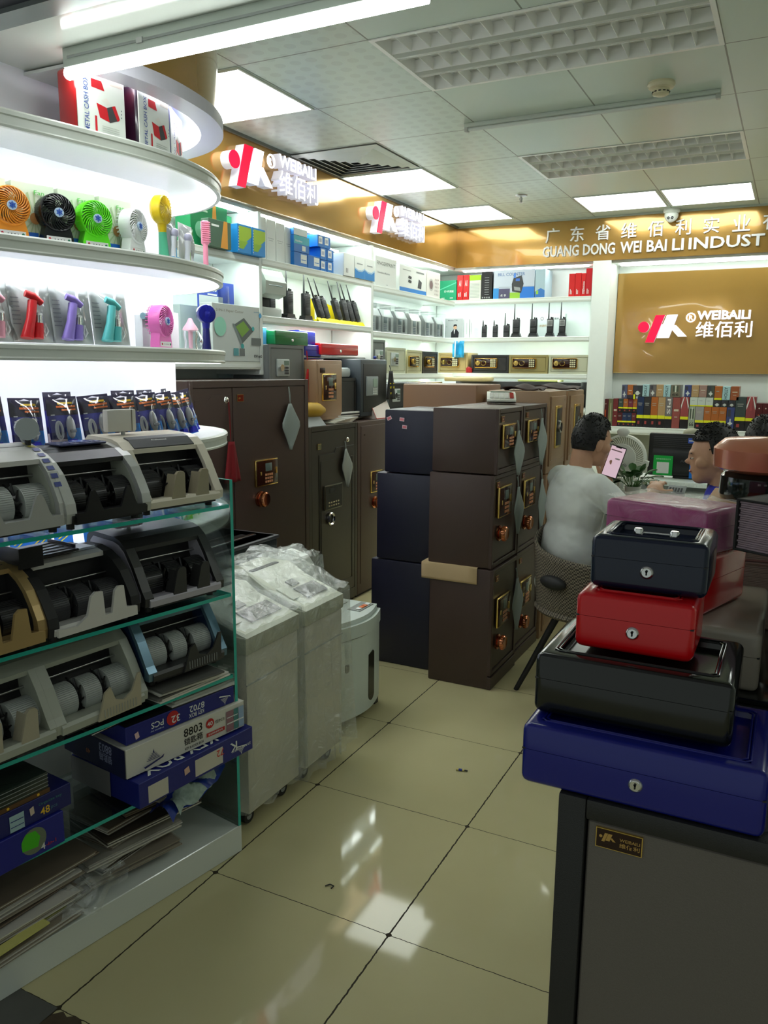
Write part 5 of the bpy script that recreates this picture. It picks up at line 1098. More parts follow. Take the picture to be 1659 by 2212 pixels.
note_counter('grey banknote counter with green and black keys at the left of the third shelf', MP(-.895, -.03, Z3), FA+4, .30, GREYM, None, GREYM, GREYM, LGREY, ANG, 1.08, 'plate', P(176, 168, 146, .4), 'slot')

# ------------------------------------------------------------------ papers and key boxes
rnd = random.Random(5)
for i in range(6):
    f = MB(); f.box(0, .27-.01*i, 0, .22, 0, .0055, [PAPER, P(200, 200, 190, .6), P(90, 90, 85, .6)][i % 3 if i != 1 else 0], .001, 1)
    place(f, 'magazine', 'thin booklet under the metallic blue counter, %s' % ('lowest', 'second', 'third', 'fourth', 'fifth', 'topmost')[i], 'booklet', Fp(-.295+rnd.uniform(-.012, .012), -.012+rnd.uniform(-.008, .01), Z3+.0065*i), FA+rnd.uniform(-4, 4), 'booklets under the blue counter')
def key_box(label, s, t_, z, rz, w, d, h, m, items):
    return carton('key_box', label, 'box', Fp(s, t_, z), rz, w, d, h, m, items)
nav = P(26, 34, 120, .4); navd = P(20, 22, 66, .4); yb = P(235, 190, 50)
# crest used on the boxes: ribbon with rays
def crest(cx, cy, S, m, up=1, face='F'):
    it = []
    for k in range(5):
        hw = (.5-.09*k)*S; it.append(('r', face, cx-hw, cx+hw, cy+up*S*(.16+.10*k)-S*.02, cy+up*S*(.16+.10*k)+S*.02, m))
    it.append(('p', face, [(cx-S*.75, cy-up*S*.12), (cx-S*.1, cy-up*S*.02), (cx+S*.55, cy+up*S*.10), (cx+S*.8, cy+up*S*.22), (cx+S*.7, cy+up*S*.02), (cx, cy-up*S*.12), (cx-S*.65, cy-up*S*.25)], m))
    it.append(('p', face, [(cx-S*.06, cy+up*S*.6), (cx+S*.06, cy+up*S*.6), (cx, cy+up*S*.85)], m))
    return it
w, h, d = .38, .095, .30
key_box('battered blue key box with torn white patches, lowest of the right pile', -.405, -.05, Z4+.012, FA+3, .44, .30, .075, nav, [
    ('r', 'F', .03, .10, .005, .055, P(205, 200, 185)), ('r', 'F', .20, .31, .008, .06, P(205, 200, 185)), ('t', 'F', '72', .125, .02, .022, P(200, 60, 50), .03, True), ('p', 'F', [(.16, .03), (.18, .035), (.175, .055), (.158, .05)], P(220, 180, 160)), ('t', 'F', 'K', .07, .02, .03, wht, .03, True),
    ('t', 'T', 'KEY BOX', .13, .238, .05, wht, .27, True), ('t', 'F', 'STATIONERY', .012, .045, .008, wht, .08, True), ('t', 'T', '704', .33, .09, .02, P(90, 90, 120), .03, True),
    ('t', 'L', 'KEY BOX', .19, .015, .028, wht, .10, True), ('r', 'T', 0, .03, .2, .3, P(150, 150, 150)), ('r', 'L', .0, .18, 0, .075, P(120, 118, 118))]+crest(.385, .03, .03, wht, -1))
key_box('white key box reading 8803 and 40 PCS, second from the bottom of the right pile', -.415, -.012, Z4+.092, FA, .43, .30, .085, P(216, 214, 202, .5), [
    ('t', 'F', '8803', .195, .048, .026, blk, .068), ('t', 'F', '锁匙箱', .195, .022, .022, blk, .068), ('t', 'F', 'KEY & LOCK BOX', .197, .008, .008, blk, .07),
    ('c', 'F', .292, .058, .0155, P(190, 30, 30)), ('t', 'F', '40', .281, .0505, .014, wht, .021), ('t', 'F', '位PCS', .312, .050, .011, P(60, 60, 60), .036), ('r', 'F', .277, .348, .018, .030, P(190, 40, 40)), ('t', 'F', '安全钥匙管理专用', .284, .021, .006, wht, .055), 
    ('r', 'F', .355, .383, .006, .072, P(150, 110, 120)), ('r', 'F', .385, .402, .006, .072, P(70, 130, 130)), ('r', 'F', .404, .425, .006, .072, P(150, 175, 205)), ('r', 'F', .357, .424, .03, .034, wht), ('r', 'F', .357, .40, .05, .053, wht),
    ('r', 'L', 0, .30, 0, .085, navd), ('t', 'L', '8803', .06, .008, .026, P(150, 155, 190), .06, True), ('t', 'L', '锁匙箱', .06, .035, .026, P(150, 155, 190), .06, True), ('t', 'L', '40', .165, .045, .014, P(190, 120, 70), .02, True)]+crest(.085, .022, .045, P(40, 44, 100), 1))
key_box('blue key box reading 8702 and 32 PCS printed upside down', -.40, .006, Z4+.179, FA-1, .385, .26, .052, nav, [
    ('t', 'F', '8702', .115, .010, .020, wht, .055, True), ('t', 'F', 'KEY BOX', .118, .033, .013, wht, .055, True), ('c', 'F', .155, .028, .0215, P(190, 35, 40)), ('t', 'F', '32', .205, .018, .022, wht, .030, True), ('t', 'F', 'PCS', .262, .014, .018, wht, .042, True), ('t', 'F', 'Organize key', .262, .036, .006, P(190, 200, 230), .045, True),
    ('p', 'F', [(.030, .008), (.042, .012), (.038, .030), (.026, .026)], P(225, 190, 190)), ('r', 'T', 0, .385, 0, .26, P(24, 24, 26))]+crest(.345, .030, .03, wht, -1))
for i in range(5):
    f = MB(); f.box(0, .24-.012*i, 0, .21, 0, .006, PAPER if i % 2 == 0 else P(190, 188, 176, .6)); place(f, 'magazine', 'catalogue on the upside down blue key box, %s' % ('lowest', 'second', 'third', 'fourth', 'topmost')[i], 'booklet', Fp(-.24+.012*i, .01+.004*i, Z4+.232+.007*i), FA-2+3*i, 'catalogues on the blue key box')
f = MB(); f.box(0, .30, 0, .22, 0, .005, blk); [f.box(.05, .23, .03+.012*k, .034+.012*k, .005, .0054, GREY) for k in range(4)]; f.box(-.05, .33, -.02, -.018, .012, .0135, PAPER, M=Matrix.Rotation(R(4), 4, 'Z')); place(f, 'catalogue', 'black glossy catalogue sliding off the blue key box', 'booklet', Fp(-.46, .03, Z4+.235), FA+9, rot=(R(-4), R(3), R(FA+9)))
key_box('blue box with a green glove picture reading 4-in-1, bottom left of the fourth shelf', -.93, -.030, Z4+.001, FA+4, .33, .26, .085, P(28, 34, 130, .4), [('c', 'F', .245, .045, .034, P(110, 120, 100)), ('p', 'F', [(.213, .03), (.255, .025), (.262, .05), (.25, .07), (.225, .072), (.212, .055)], P(70, 185, 30)), ('t', 'F', '4', .262, .010, .018, wht, .012), ('t', 'F', '-in-1', .276, .014, .010, P(190, 50, 50), .028)])
key_box('blue box reading 48 pcs stacked on the glove box', -.93, -.022, Z4+.087, FA+4, .36, .26, .060, P(26, 32, 100, .4), [('t', 'F', '48', .272, .010, .020, yb, .026), ('t', 'F', 'pcs', .301, .013, .010, P(70, 110, 130), .018), ('t', 'F', 'Organize key', .268, .036, .009, P(60, 120, 120), .065), ('p', 'F', [(.245, .022), (.256, .026), (.254, .046), (.243, .042)], P(210, 190, 170)), ('r', 'F', .19, .228, .004, .046, P(160, 190, 195)), ('r', 'F', .192, .226, .015, .017, nav), ('r', 'F', .192, .226, .03, .032, nav)])
f = MB(); f.box(0, .30, 0, .24, 0, .055, P(40, 50, 44, .2), .003)
for k in range(5): f.box(.0, .30, -.001, .0, .008+.010*k, .009+.010*k, GREY)
f.box(0, .302, -.0015, 0, 0, .012, P(90, 62, 36)); [f.cyl((.03+.08*k, -.0016, .006), (.03+.08*k, -.002, .006), .004, n=5, m=yb, smooth=False) for k in range(4)]
place(f, 'cash_tray', 'dark film wrapped tray box with a brown printed band on the 48 pcs box', 'box', Fp(-.93, -.02, Z4+.149), FA+4)
# paper heap on the plinth: every bundle its own thing
cols = [P(170, 166, 154, .6), P(196, 192, 180, .6), P(146, 136, 120, .6), P(120, 106, 90, .6), P(206, 202, 192, .6), P(66, 58, 50, .6)]
hp = [(-.86, -.02, .0, 4, .30, .024, 4), (-.87, -.01, .026, 7, .30, .02, 0), (-.86, .0, .048, 2, .31, .022, 4), (-.90, .01, .072, 6, .36, .012, 5), (-.90, .02, .086, 3, .37, .014, 4), (-.90, .02, .102, 5, .36, .010, 0), (-.90, .03, .114, 2, .42, .012, 3),
      (-.55, .06, .0, 12, .26, .02, 3), (-.50, .05, .022, -6, .28, .022, 2), (-.46, .05, .046, 8, .27, .022, 1), (-.50, .06, .07, -4, .30, .02, 0), (-.42, .07, .092, 10, .28, .022, 2), (-.44, .06, .116, -3, .32, .018, 1), (-.42, .08, .136, 6, .30, .02, 3), (-.36, .08, .158, -5, .28, .018, 5),
      (-.27, .05, .176, 12, .24, .012, 2), (-.22, .05, .190, 4, .20, .01, 0)]
for i, (s, t_, z, rz, w, h, ci) in enumerate(hp):
    f = MB()
    nl = max(3, int(h/.004))
    for k in range(nl):
        o = rnd.uniform(-.006, .006); f.box(o, w+rnd.uniform(-.008, .008), rnd.uniform(0, .008), .21, h*k/nl, h*(k+.82)/nl, cols[(ci+(k % 2)*4) % 6])
    if i == 1: f.box(.02, w-.02, -.002, .1, h, h+.001, P(190, 190, 120, .6))
    o = place(f, 'paper_bundle', 'old magazine bundle, %s from the bottom of the %s heap on the plinth' % (('1st', '2nd', '3rd', '4th', '5th', '6th', '7th', '8th', '9th', '10th')[i if i < 7 else i-7], 'left' if i < 7 else 'right'), 'papers', Fp(s, t_, .0935+z), 0, 'worn magazine bundles on the plinth', rot=(0, R(rnd.uniform(-1.5, 1.5)), R(FA+rz)))
f = MB(); f.box(0, .20, 0, .12, 0, .004, P(210, 205, 120, .6)); f.text('NO.', .012, blk, Matrix.Translation((.02, .02, .0045)), width=.04); f.box(.06, .16, .03, .033, .004, .0045, blk); f.box(.06, .14, .05, .052, .004, .0045, blk)
place(f, 'yellow_leaflet', 'pale yellow printed leaflet tucked in the left magazine heap', 'leaflet', Fp(-.86, -.035, .142), FA+6)
f = MB(); f.grid(lambda u, v: (.26*u, .09*v+.01*math.sin(8*u), .03+.035*math.sin(PI*v)+.012*math.sin(13*u+5*v)), 16, 10, P(40, 64, 160, .2)); f.grid(lambda u, v: (.03+.18*u, -.002+.07*v+.008*math.sin(8*u), .033+.036*math.sin(PI*v)+.012*math.sin(13*u+5*v)), 14, 8, P(170, 190, 180, .25, noise=.5, nscale=60))
place(f, 'blue_packet', 'crumpled blue and white packet under the right pile', 'packet', Fp(-.26, .0, .20), FA+10, rot=(R(10), R(-12), R(FA+10)))
f = MB(); f.grid(lambda u, v: (.22*u+.02*math.sin(7*v), .16*v-.03*math.sin(5*u), .035+.04*math.sin(PI*u)*math.sin(PI*v)+.014*math.sin(12*u+9*v)+.01*math.sin(21*v)), 22, 18, FILM)
place(f, 'plastic_wrap', 'crumpled clear plastic wrap hanging over the plinth beside the left heap', 'plastic wrap', Fp(-.63, -.012, .094), FA, rot=(R(4), 0, R(FA)))
# ================================================================== CURVED CABINET (left, behind the glass display)
CP = [(-2.06, .75), (-2.01, 1.0), (-1.965, 1.25), (-1.92, 1.5), (-1.862, 1.75), (-1.825, 1.95), (-1.825, 2.12), (-1.87, 2.32), (-1.975, 2.50), (-2.14, 2.63), (-2.35, 2.69), (-2.60, 2.70)]
def smooth_curve(P_, n=6):
    out = []
    for i in range(len(P_)-1):
        p0 = Vector(P_[max(i-1, 0)]); p1 = Vector(P_[i]); p2 = Vector(P_[i+1]); p3 = Vector(P_[min(i+2, len(P_)-1)])
        for k in range(n):
            t_ = k/n; out.append(0.5*((2*p1)+(p2-p0)*t_+(2*p0-5*p1+4*p2-p3)*t_*t_+(3*p1-p0-3*p2+p3)*t_**3))
    out.append(Vector(P_[-1])); return out
CC = smooth_curve(CP)
def offs(d):
    r = []
    for i, p in enumerate(CC):
        a = CC[max(i-1, 0)]; b = CC[min(i+1, len(CC)-1)]; t_ = (b-a).normalized(); r.append(Vector((p.x+t_.y*d, p.y-t_.x*d)))
    return r
def cnorm(x, y):
    i = min(range(len(CC)), key=lambda k: (CC[k].x-x)**2+(CC[k].y-y)**2); a = CC[max(i-1, 0)]; b = CC[min(i+1, len(CC)-1)]; t_ = (b-a).normalized()
    return math.degrees(math.atan2(t_.y, t_.x))       # rz for a thing whose local x runs along the curve, front outwards
ZS = {'A': 2.20, 'B': 1.885, 'C': 1.60, 'D': 1.295, 'E': 1.0}
t = thing('curved_display_cabinet', 'tall white lit display cabinet with rounded shelves at the left', 'display cabinet', (0, 0, 0))
core = [(-2.30, .75), (-2.22, 1.25), (-2.17, 1.7), (-2.135, 2.2), (-2.13, 2.40), (-2.15, 2.44), (-2.62, 2.44), (-2.62, .75)]
COREM = mat('lit_back_panel', (0.86, 0.88, 0.94), 0.35)
a = MB(); a.prism(core, 'z', 0, 2.42, COREM); a.build('back_panel', t)
SHW = mat('shelf_white', (0.80, 0.82, 0.80), 0.3)
def curved_shelf(z, th=.045, led=True, canopy=False):
    a = MB(); o0 = offs(0); poly = [tuple(p) for p in o0]+[(-2.62, 2.44), (-2.62, .75)]
    a.prism(poly, 'z', z-.020, z, SHW); sh = a.build('shelf', t)
    a = MB(); n = len(o0)
    prof = [(0, z-th), (.014, z-th), (.016, z-th+.006), (.014, z-th+.010), (.014, z-.016), (.018, z-.013), (.018, z-.003), (.014, z+.002), (0, z+.002)]
    rings = [offs(p[0]) for p in prof]; vs = []
    for k, p in enumerate(prof): vs += [(q.x, q.y, p[1]) for q in rings[k]]
    a.add(vs, [(k*n+i, k*n+i+1, (k+1)*n+i+1, (k+1)*n+i) for k in range(len(prof)-1) for i in range(n-1)], EDGE, False); a.build('edge_moulding', sh)
    if led:
        a = MB(); r1 = offs(.010); r2 = offs(-.020); vs = [(q.x, q.y, z-.0215) for q in r1]+[(q.x, q.y, z-.0215) for q in r2]+[(q.x, q.y, z-.026) for q in r1]+[(q.x, q.y, z-.026) for q in r2]
        fs = [(i, i+1, n+i+1, n+i) for i in range(n-1)]+[(2*n+i, 3*n+i, 3*n+i+1, 2*n+i+1) for i in range(n-1)]+[(i, 2*n+i, 2*n+i+1, i+1) for i in range(n-1)]
        a.add(vs, fs, CLED); a.build('led_strip', sh)
for k in 'ABCD': curved_shelf(ZS[k])
curved_shelf(ZS['E'], led=False)
# canopy ring above the top shelf and the gold drum over it
a = MB(); n = len(CC); K0 = min(i for i in range(n) if CC[i].y > 1.81)
r0 = offs(0.03)[K0:]; r1 = offs(-.05)[K0:]; n = n-K0
vs = [(q.x, q.y, 2.372) for q in r0]+[(q.x, q.y, 2.414) for q in r0]+[(q.x, q.y, 2.372) for q in r1]+[(q.x, q.y, 2.414) for q in r1]
a.add(vs, [(i, i+1, n+i+1, n+i) for i in range(n-1)]+[(i, 2*n+i, 2*n+i+1, i+1) for i in range(n-1)]+[(2*n+i, 3*n+i, 3*n+i+1, 2*n+i+1) for i in range(n-1)]+[(n+i, n+i+1, 3*n+i+1, 3*n+i) for i in range(n-1)], mat('lilac_white_ring', (.66, .64, .74), .25), False)
a.prism([tuple(p) for p in r1]+[(-2.62, 2.6), (-2.62, 1.82)], 'z', 2.404, 2.413, SHW); cn_ = a.build('canopy', t)
a = MB(); r1 = offs(-.055)[K0:]; r2 = offs(-.085)[K0:]; vs = [(q.x, q.y, 2.4015) for q in r1]+[(q.x, q.y, 2.4015) for q in r2]; a.add(vs, [(i, n+i, n+i+1, i+1) for i in range(0, n-1)], CLED); a.build('led_strip', cn_)
a = MB(); q_ = [p for p in offs(.015) if p.y > 1.95]; q_ = [Vector((q_[0].x, 1.935))]+q_; m_ = len(q_); a.add([(p.x, p.y, 2.414) for p in q_]+[(p.x, p.y, 2.76) for p in q_], [(i, i+1, m_+i+1, m_+i) for i in range(m_-1)], GOLD, True); a.build('gold_drum', t)
# ------------------------------------------------------------------ top shelf: boxed cash boxes
def boxed_cash(label, loc, rz, m, w=.17, d=.095, h=.192):
    t = thing('boxed_cash_box', label, 'boxed cash box', loc, rz, 'film wrapped metal cash boxes')
    a = MB(); a.box(0, w, .004, d, 0, h, m, .012, 3); a.build('box_body', t)
    a = MB(); a.box(.001, w-.004, 0, .004, .002, h-.006, P(214, 220, 212, .3), .001, 1)
    dr = P(190, 30, 40, .35); deco(a, w, d, h, [('r', 'F', .115*w/.17, .16*w/.17, h*.84, h*.96, P(190, 185, 170)), ('p', 'F', [(.05, h*.86), (.085, h*.86), (.095, h*.73), (.05, h*.74)], dr), ('p', 'F', [(.065, h*.53), (.10, h*.50), (.108, h*.30), (.075, h*.33)], dr), ('p', 'F', [(.10, h*.50), (.128, h*.56), (.142, h*.36), (.108, h*.29)], P(60, 60, 62)), ('p', 'F', [(.118, h*.54), (.13, h*.56), (.145, h*.38), (.136, h*.34)], dr), ('p', 'F', [(.08, h*.58), (.10, h*.64), (.115, h*.56), (.10, h*.53)], P(215, 214, 205)), ('r', 'F', .057, .064, h*.06, h*.34, dr)]+[('r', 'F', .08, .14, h*(.06+.03*k), h*(.07+.03*k), P(170, 176, 165)) for k in range(6)]+[('r', 'F', .148, .151, h*(.40+.05*k), h*(.42+.05*k), P(80, 90, 100)) for k in range(3)]+[('t', 'F', 'METAL CASH BOX', .036, h*.08, .016, P(60, 80, 150), h*.78, False, 90)])
    a.build('printed_card', t)
    return t
boxed_cash('red boxed cash box on the top curved shelf', (-1.910, 1.795, 2.201), 82, mat('red_wrap', c255(190, 34, 36), .3, coat=.5))
boxed_cash('black boxed cash box, middle one on the top curved shelf', (-1.875, 2.005, 2.201), 97, mat('dark_wrap', c255(30, 14, 34), .3, coat=.5), w=.165, d=.09)
boxed_cash('royal blue boxed cash box, at the rounded end of the top curved shelf', (-1.915, 2.195, 2.201), 118, mat('blue_wrap', c255(34, 40, 170), .3, coat=.5), w=.17, d=.09)
# ------------------------------------------------------------------ mini fans
def mini_fan(label, loc, rz, m, dark=None, group='mini desk fans', snow=True, solid=False):
    t = thing('mini_fan', label, 'fan', loc, rz, group); Rr = .052; cz = .088
    mb = dark or m
    a = MB(); a.prism([(-.046, 0), (.046, 0), (.044, .02), (.034, .055), (-.034, .055), (-.044, .02)], 'y', .002, .034, m); a.box(-.036, .036, .0, .003, .006, .022, P(206, 208, 204, .3), .001, 1); a.cyl((-.028, 0, .014), (-.028, -.0015, .014), .0035, n=12, m=P(170, 50, 60)); a.cyl((.028, 0, .014), (.028, -.0015, .014), .0035, n=12, m=P(30, 110, 80))
    for k in range(4): a.box(-.014+.009*k, -.011+.009*k, -.0008, .0002, .013, .015, DGREY)
    a.build('base', t)
    T = Matrix.Translation((0, 0, cz)) @ Matrix.Rotation(R(90), 4, 'X')
    a = MB(); a.lathe([(Rr-.006, -.036), (Rr, -.036), (Rr+.001, .0), (Rr-.002, .004), (Rr-.006, .003), (Rr-.005, -.036)], 36, m, T)
    for k in range(26):
        q = 2*PI*k/26; pts = []
        for j in range(6):
            r_ = .012+(Rr-.016)*j/5; aa = q+.9*(j/5)**1.2; pts.append(tuple(T @ Vector((r_*math.cos(aa), r_*math.sin(aa), .004+.003*math.sin(PI*j/5)))))
        a.tube(pts, .0017, 5, mb)
    for k in range(26):
        q = 2*PI*k/26; a.tube([tuple(T @ Vector((Rr*math.cos(q), Rr*math.sin(q), -.004))), tuple(T @ Vector((Rr*.97*math.cos(q), Rr*.97*math.sin(q), -.045))), tuple(T @ Vector((.014*math.cos(q), .014*math.sin(q), -.050)))], .0012, 5, mb)
    a.build('grille', t)
    a = MB(); a.cyl((0, -.004, cz), (0, -.0105, cz), .013, n=24, m=P(190, 215, 235, .3))
    for k in range(6): a.box(-.0012, .0012, -.0115, -.0102, 0, .010, P(40, 90, 190), M=Matrix.Translation((0, 0, cz)) @ Matrix.Rotation(k*PI/3, 4, 'Y')); a.box(-.004, .004, -.0115, -.0102, .005, .0062, P(40, 90, 190), M=Matrix.Translation((0, 0, cz)) @ Matrix.Rotation(k*PI/3, 4, 'Y'))
    a.build('hub_badge', t)
    a = MB(); TT = Matrix.Translation((0, .022, cz))
    for k in range(4): a.grid(lambda u, v, k=k: ((.008+.034*u)*math.cos(k*PI/2+.9*v), (v-.5)*.014, (.008+.034*u)*math.sin(k*PI/2+.9*v)), 3, 4, P(225, 200, 80, .35) if solid else mb, M=TT)
    a.build('blades', t, solid=.0012)
    return t
def hold_rz(x, y, d=0): return cnorm(x, y)+d
zB = ZS['B']+.001; zC = ZS['C']+.001; zD = ZS['D']+.001; zE = ZS['E']+.001
orf = P(222, 140, 40, .35); grf = P(90, 215, 20, .3)
mini_fan('orange mini desk fan, first on the second curved shelf', (-1.963, 1.59, zB), hold_rz(-1.96, 1.57, -6), orf)
mini_fan('black mini desk fan between the orange and green ones', (-1.93, 1.72, zB), hold_rz(-1.92, 1.69, -4), P(20, 24, 26, .25))
mini_fan('bright green mini desk fan on the second curved shelf', (-1.902, 1.837, zB), hold_rz(-1.89, 1.81, -2), grf)
mini_fan('white mini desk fan on the second curved shelf', (-1.880, 1.985, zB), hold_rz(-1.87, 1.94, 18), P(215, 218, 216, .35))
mini_fan('pink mini desk fan beside the trimmer packs on the third curved shelf', (-1.872, 2.085, zC), hold_rz(-1.87, 2.08, 10), P(220, 110, 180, .3))
for i, (x, y, w) in enumerate(((-2.015, 1.55, .12), (-1.985, 1.685, .125), (-1.955, 1.815, .12), (-1.93, 1.945, .12))):
    h = .165; f = MB(); f.box(-w/2, w/2, 0, .045, 0, h, P(196, 210, 184, .4), .001, 1)
    it = []
    for k in range(14):
        q = 2*PI*k/14+.1; it.append(('p', 'F', [(w/2, h*.42), (w/2+.05*math.cos(q), h*.42+.075*math.sin(q)), (w/2+.05*math.cos(q+.14), h*.42+.075*math.sin(q+.14))], P(160, 185, 140)))
    it += [('c', 'F', w/2, h*.42, .016, P(150, 110, 60)), ('r', 'F', w*.1, w*.55, .004, .03, P(30, 100, 190)), ('t', 'F', 'Fan', w*.5, h*.82, .012, P(90, 180, 80), .03)]
    f.M = Matrix.Translation((-w/2, 0, 0)); deco(f, w, .045, h, it); f.M = None
    place(f, 'fan_carton', 'pale green printed fan box, %s from the left behind the mini fans' % ('first', 'second', 'third', 'fourth')[i], 'box', (x, y, zB), hold_rz(x+.1, y, 0), 'pale green fan boxes')
def handheld(label, loc, rz, head, grip, tilt=0, group=None, name='handheld_fan', rr_=.036, h=.16):
    t = thing(name, label, 'fan', loc, group=group, rot=(0, R(tilt), R(rz)))
    a = MB(); a.tube([(0, 0, 0), (0, 0, .03), (0, 0, h-rr_*1.4)], [.018, .016, .0125], 14, grip); a.build('handle', t)
    a = MB(); a.cyl((0, 0, h-rr_*1.6), (0, 0, h-rr_*.8), .0125, .016, 14, head); T = Matrix.Translation((0, -.012, h)) @ Matrix.Rotation(R(90), 4, 'X')
    a.lathe([(0, -.034), (rr_*.8, -.034), (rr_, -.024), (rr_, .002), (rr_*.94, .005)], 32, head, T)
    a.lathe([(rr_*.35, .006), (rr_*.9, .005)], 32, head, T); a.lathe([(0, .009), (rr_*.35, .006)], 24, head, T)
    for k in range(24):
        q = 2*PI*k/24; a.tube([tuple(T @ Vector((rr_*.35*math.cos(q), rr_*.35*math.sin(q), .008))), tuple(T @ Vector((rr_*.95*math.cos(q+.3), rr_*.95*math.sin(q+.3), .006)))], .0012, 4, head)
    a.build('fan_head', t); return t
handheld('yellow handheld fan with a mint green grip on the second curved shelf', (-1.880, 2.10, zB), hold_rz(-1.87, 2.05, 14), P(225, 195, 30, .3), P(90, 190, 150, .35), -4, rr_=.045, h=.155)
handheld('deep blue handheld fan at the rounded end of the third curved shelf', (-1.985, 2.43, zC), 60, P(24, 28, 120, .2), P(20, 24, 90, .25), 0, rr_=.034, h=.135)
t = thing('massager', 'pink ribbed comb shaped gadget standing at the rounded end of the second shelf', 'gadget', (-1.985, 2.44, zB), 60)
pk = P(240, 150, 175, .3); a = MB(); a.tube([(0, 0, 0), (0, 0, .10), (0, .004, .11)], [.010, .009, .012], 12, pk); a.build('handle', t)
a = MB(); a.box(-.014, .014, -.010, .012, .10, .185, pk, .006); 
for k in range(10): a.box(-.016, .016, -.013, -.009, .108+.0075*k, .112+.0075*k, pk)
a.build('comb_head', t)
def bubble_pack(label, loc, rz, w, h, card, items, blister, group=None, lean=0, name='blister_pack', cat='blister pack', film=True):
    t = thing(name, label, cat, loc, group=group, rot=(R(-lean), 0, R(rz)))
    a = MB(); a.box(0, w, 0, .0015, 0, h, card); deco(a, w, .0015, h, items); a.build('card', t)
    b = MB(); blister(b); b.build('product', t)
    if film:
        b = MB(); b.grid(lambda u, v: (w*(.02+.96*u), -.004-.026*math.sin(PI*min(1, u*1.1))*math.sin(PI*v)**.6-.003*math.sin(9*u+6*v), h*(.02+.93*v)), 10, 12, CLEAR); b.build('blister', t)
    return t
WC = P(224, 228, 228, .35)
def gun(c, lean=.28):
    m_ = P(*c, rough=.3) if len(c) == 3 else c
    def f_(b):
        b.tube([(.030, -.022, .012), (.045, -.026, .06), (.058, -.024, .112)], [.017, .013, .013], 14, m_); b.cyl((.029, -.022, .008), (.030, -.022, .014), .0175, n=18, m=m_)
        b.tube([(.038, -.026, .132), (.060, -.028, .124), (.084, -.024, .108)], [.0095, .011, .009], 12, m_)
        b.cyl((.062, -.024, .008), (.068, -.024, .050), .0125, n=18, m=m_); b.cyl((.068, -.024, .050), (.071, -.024, .072), .010, n=16, m=CHROME); b.cyl((.071, -.024, .072), (.072, -.024, .078), .010, n=16, m=WC)
        b.tube([(.085, -.02, .015), (.095, -.02, .03), (.090, -.02, .05), (.082, -.02, .03)], .003, 6, WC, closed=True)
    return f_
for i, (x, y, c, la) in enumerate(((-1.965, 1.475, (226, 160, 176), 'pale pink'), (-1.945, 1.583, (214, 44, 50), 'red'), (-1.917, 1.70, (150, 130, 215), 'lavender'), (-1.885, 1.82, (100, 205, 205), 'turquoise'))):
    bubble_pack('blister pack holding a %s handheld gadget on the third curved shelf' % la, (x-.0, y-.03, zC+.004), hold_rz(x, y, 2), .125, .165, P(200, 206, 204, .35), [('r', 'F', .006, .03, .05+.012*k, .053+.012*k, P(150, 155, 160)) for k in range(7)], gun(c), 'gadget blister packs', 8)
    f = None
t = thing('hand_fan', 'pale pink cone topped gadget beside a white box on the third shelf', 'gadget', (-1.925, 2.27, zC), 100)
lp = P(238, 190, 205, .35); a = MB(); a.lathe([(0, .11), (.006, .109), (.012, .095), (.026, .075), (.028, .068), (.008, .064), (.007, 0), (0, 0)], 24, lp); a.build('body', t)
a = MB(); a.lathe([(.024, .066), (.026, .05), (.020, .03), (.026, .0)], 24, CLEAR); a.build('clear_cup', t)
f = MB(); f.box(0, .05, 0, .04, 0, .13, P(226, 224, 226), .002); f.prism([(0, .13), (.05, .13), (.04, .142), (.005, .14)], 'y', .035, .038, P(226, 224, 226)); place(f, 'white_carton', 'small open white box behind the pink cone gadget', 'box', (-1.985, 2.24, zC), 100)
f = MB(); f.grid(lambda u, v: (.10*u, -.02*math.sin(PI*u)*math.sin(PI*v), .085*v*(1-.5*u*u)), 12, 10, CLEAR); f.tube([(.03, -.01, .03), (.05, -.015, .04), (.08, -.01, .02), (.10, 0, .045), (.085, 0, .07)], .0016, 6, P(200, 205, 205, .3)); f.box(.04, .07, -.012, -.009, .03, .034, P(170, 60, 50)); place(f, 'plastic_bag', 'clear bag with a coiled cable at the rounded end of the third shelf', 'plastic bag', (-1.945, 2.315, zC), 118)
f = MB(); f.box(0, .075, 0, .03, 0, .11, P(205, 212, 212), .002); f.tube([(-.01, -.01, .105), (.075, -.01, .105)], .011, 12, P(110, 140, 150, .3)); f.box(.045, .07, -.001, 0, .05, .09, WC); place(f, 'grey_teal_box', 'pale box with a grey roller on top behind the pink fan', 'box', (-1.95, 2.06, zC), 98)
def spray(c1):
    def f_(b):
        b.tube([(.02, -.02, .006), (.022, -.022, .05), (.026, -.02, .075)], [.010, .008, .012], 12, P(220, 224, 232, .3)); b.ell((.03, -.022, .088), (.016, .014, .016), P(190, 190, 215, .3)); b.box(.008, .055, -.03, -.012, .002, .012, c1, .003); b.cyl((.03, -.02, .012), (.03, -.02, .04), .008, n=14, m=c1)
    return f_
bubble_pack('blister pack with a blue and white gadget right of the yellow fan', (-1.875, 2.095, zB), 100, .06, .125, P(210, 216, 216, .35), [], spray(P(60, 160, 215, .3)), 'small gadget blister packs')
bubble_pack('blister pack with a lime green based gadget near the pink comb', (-1.895, 2.19, zB), 108, .115, .135, P(222, 226, 226, .35), [('r', 'F', .08, .095, .10, .11, DGREY), ('c', 'F', .09, .07, .003, DGREY)], spray(P(140, 215, 20, .3)), 'small gadget blister packs')
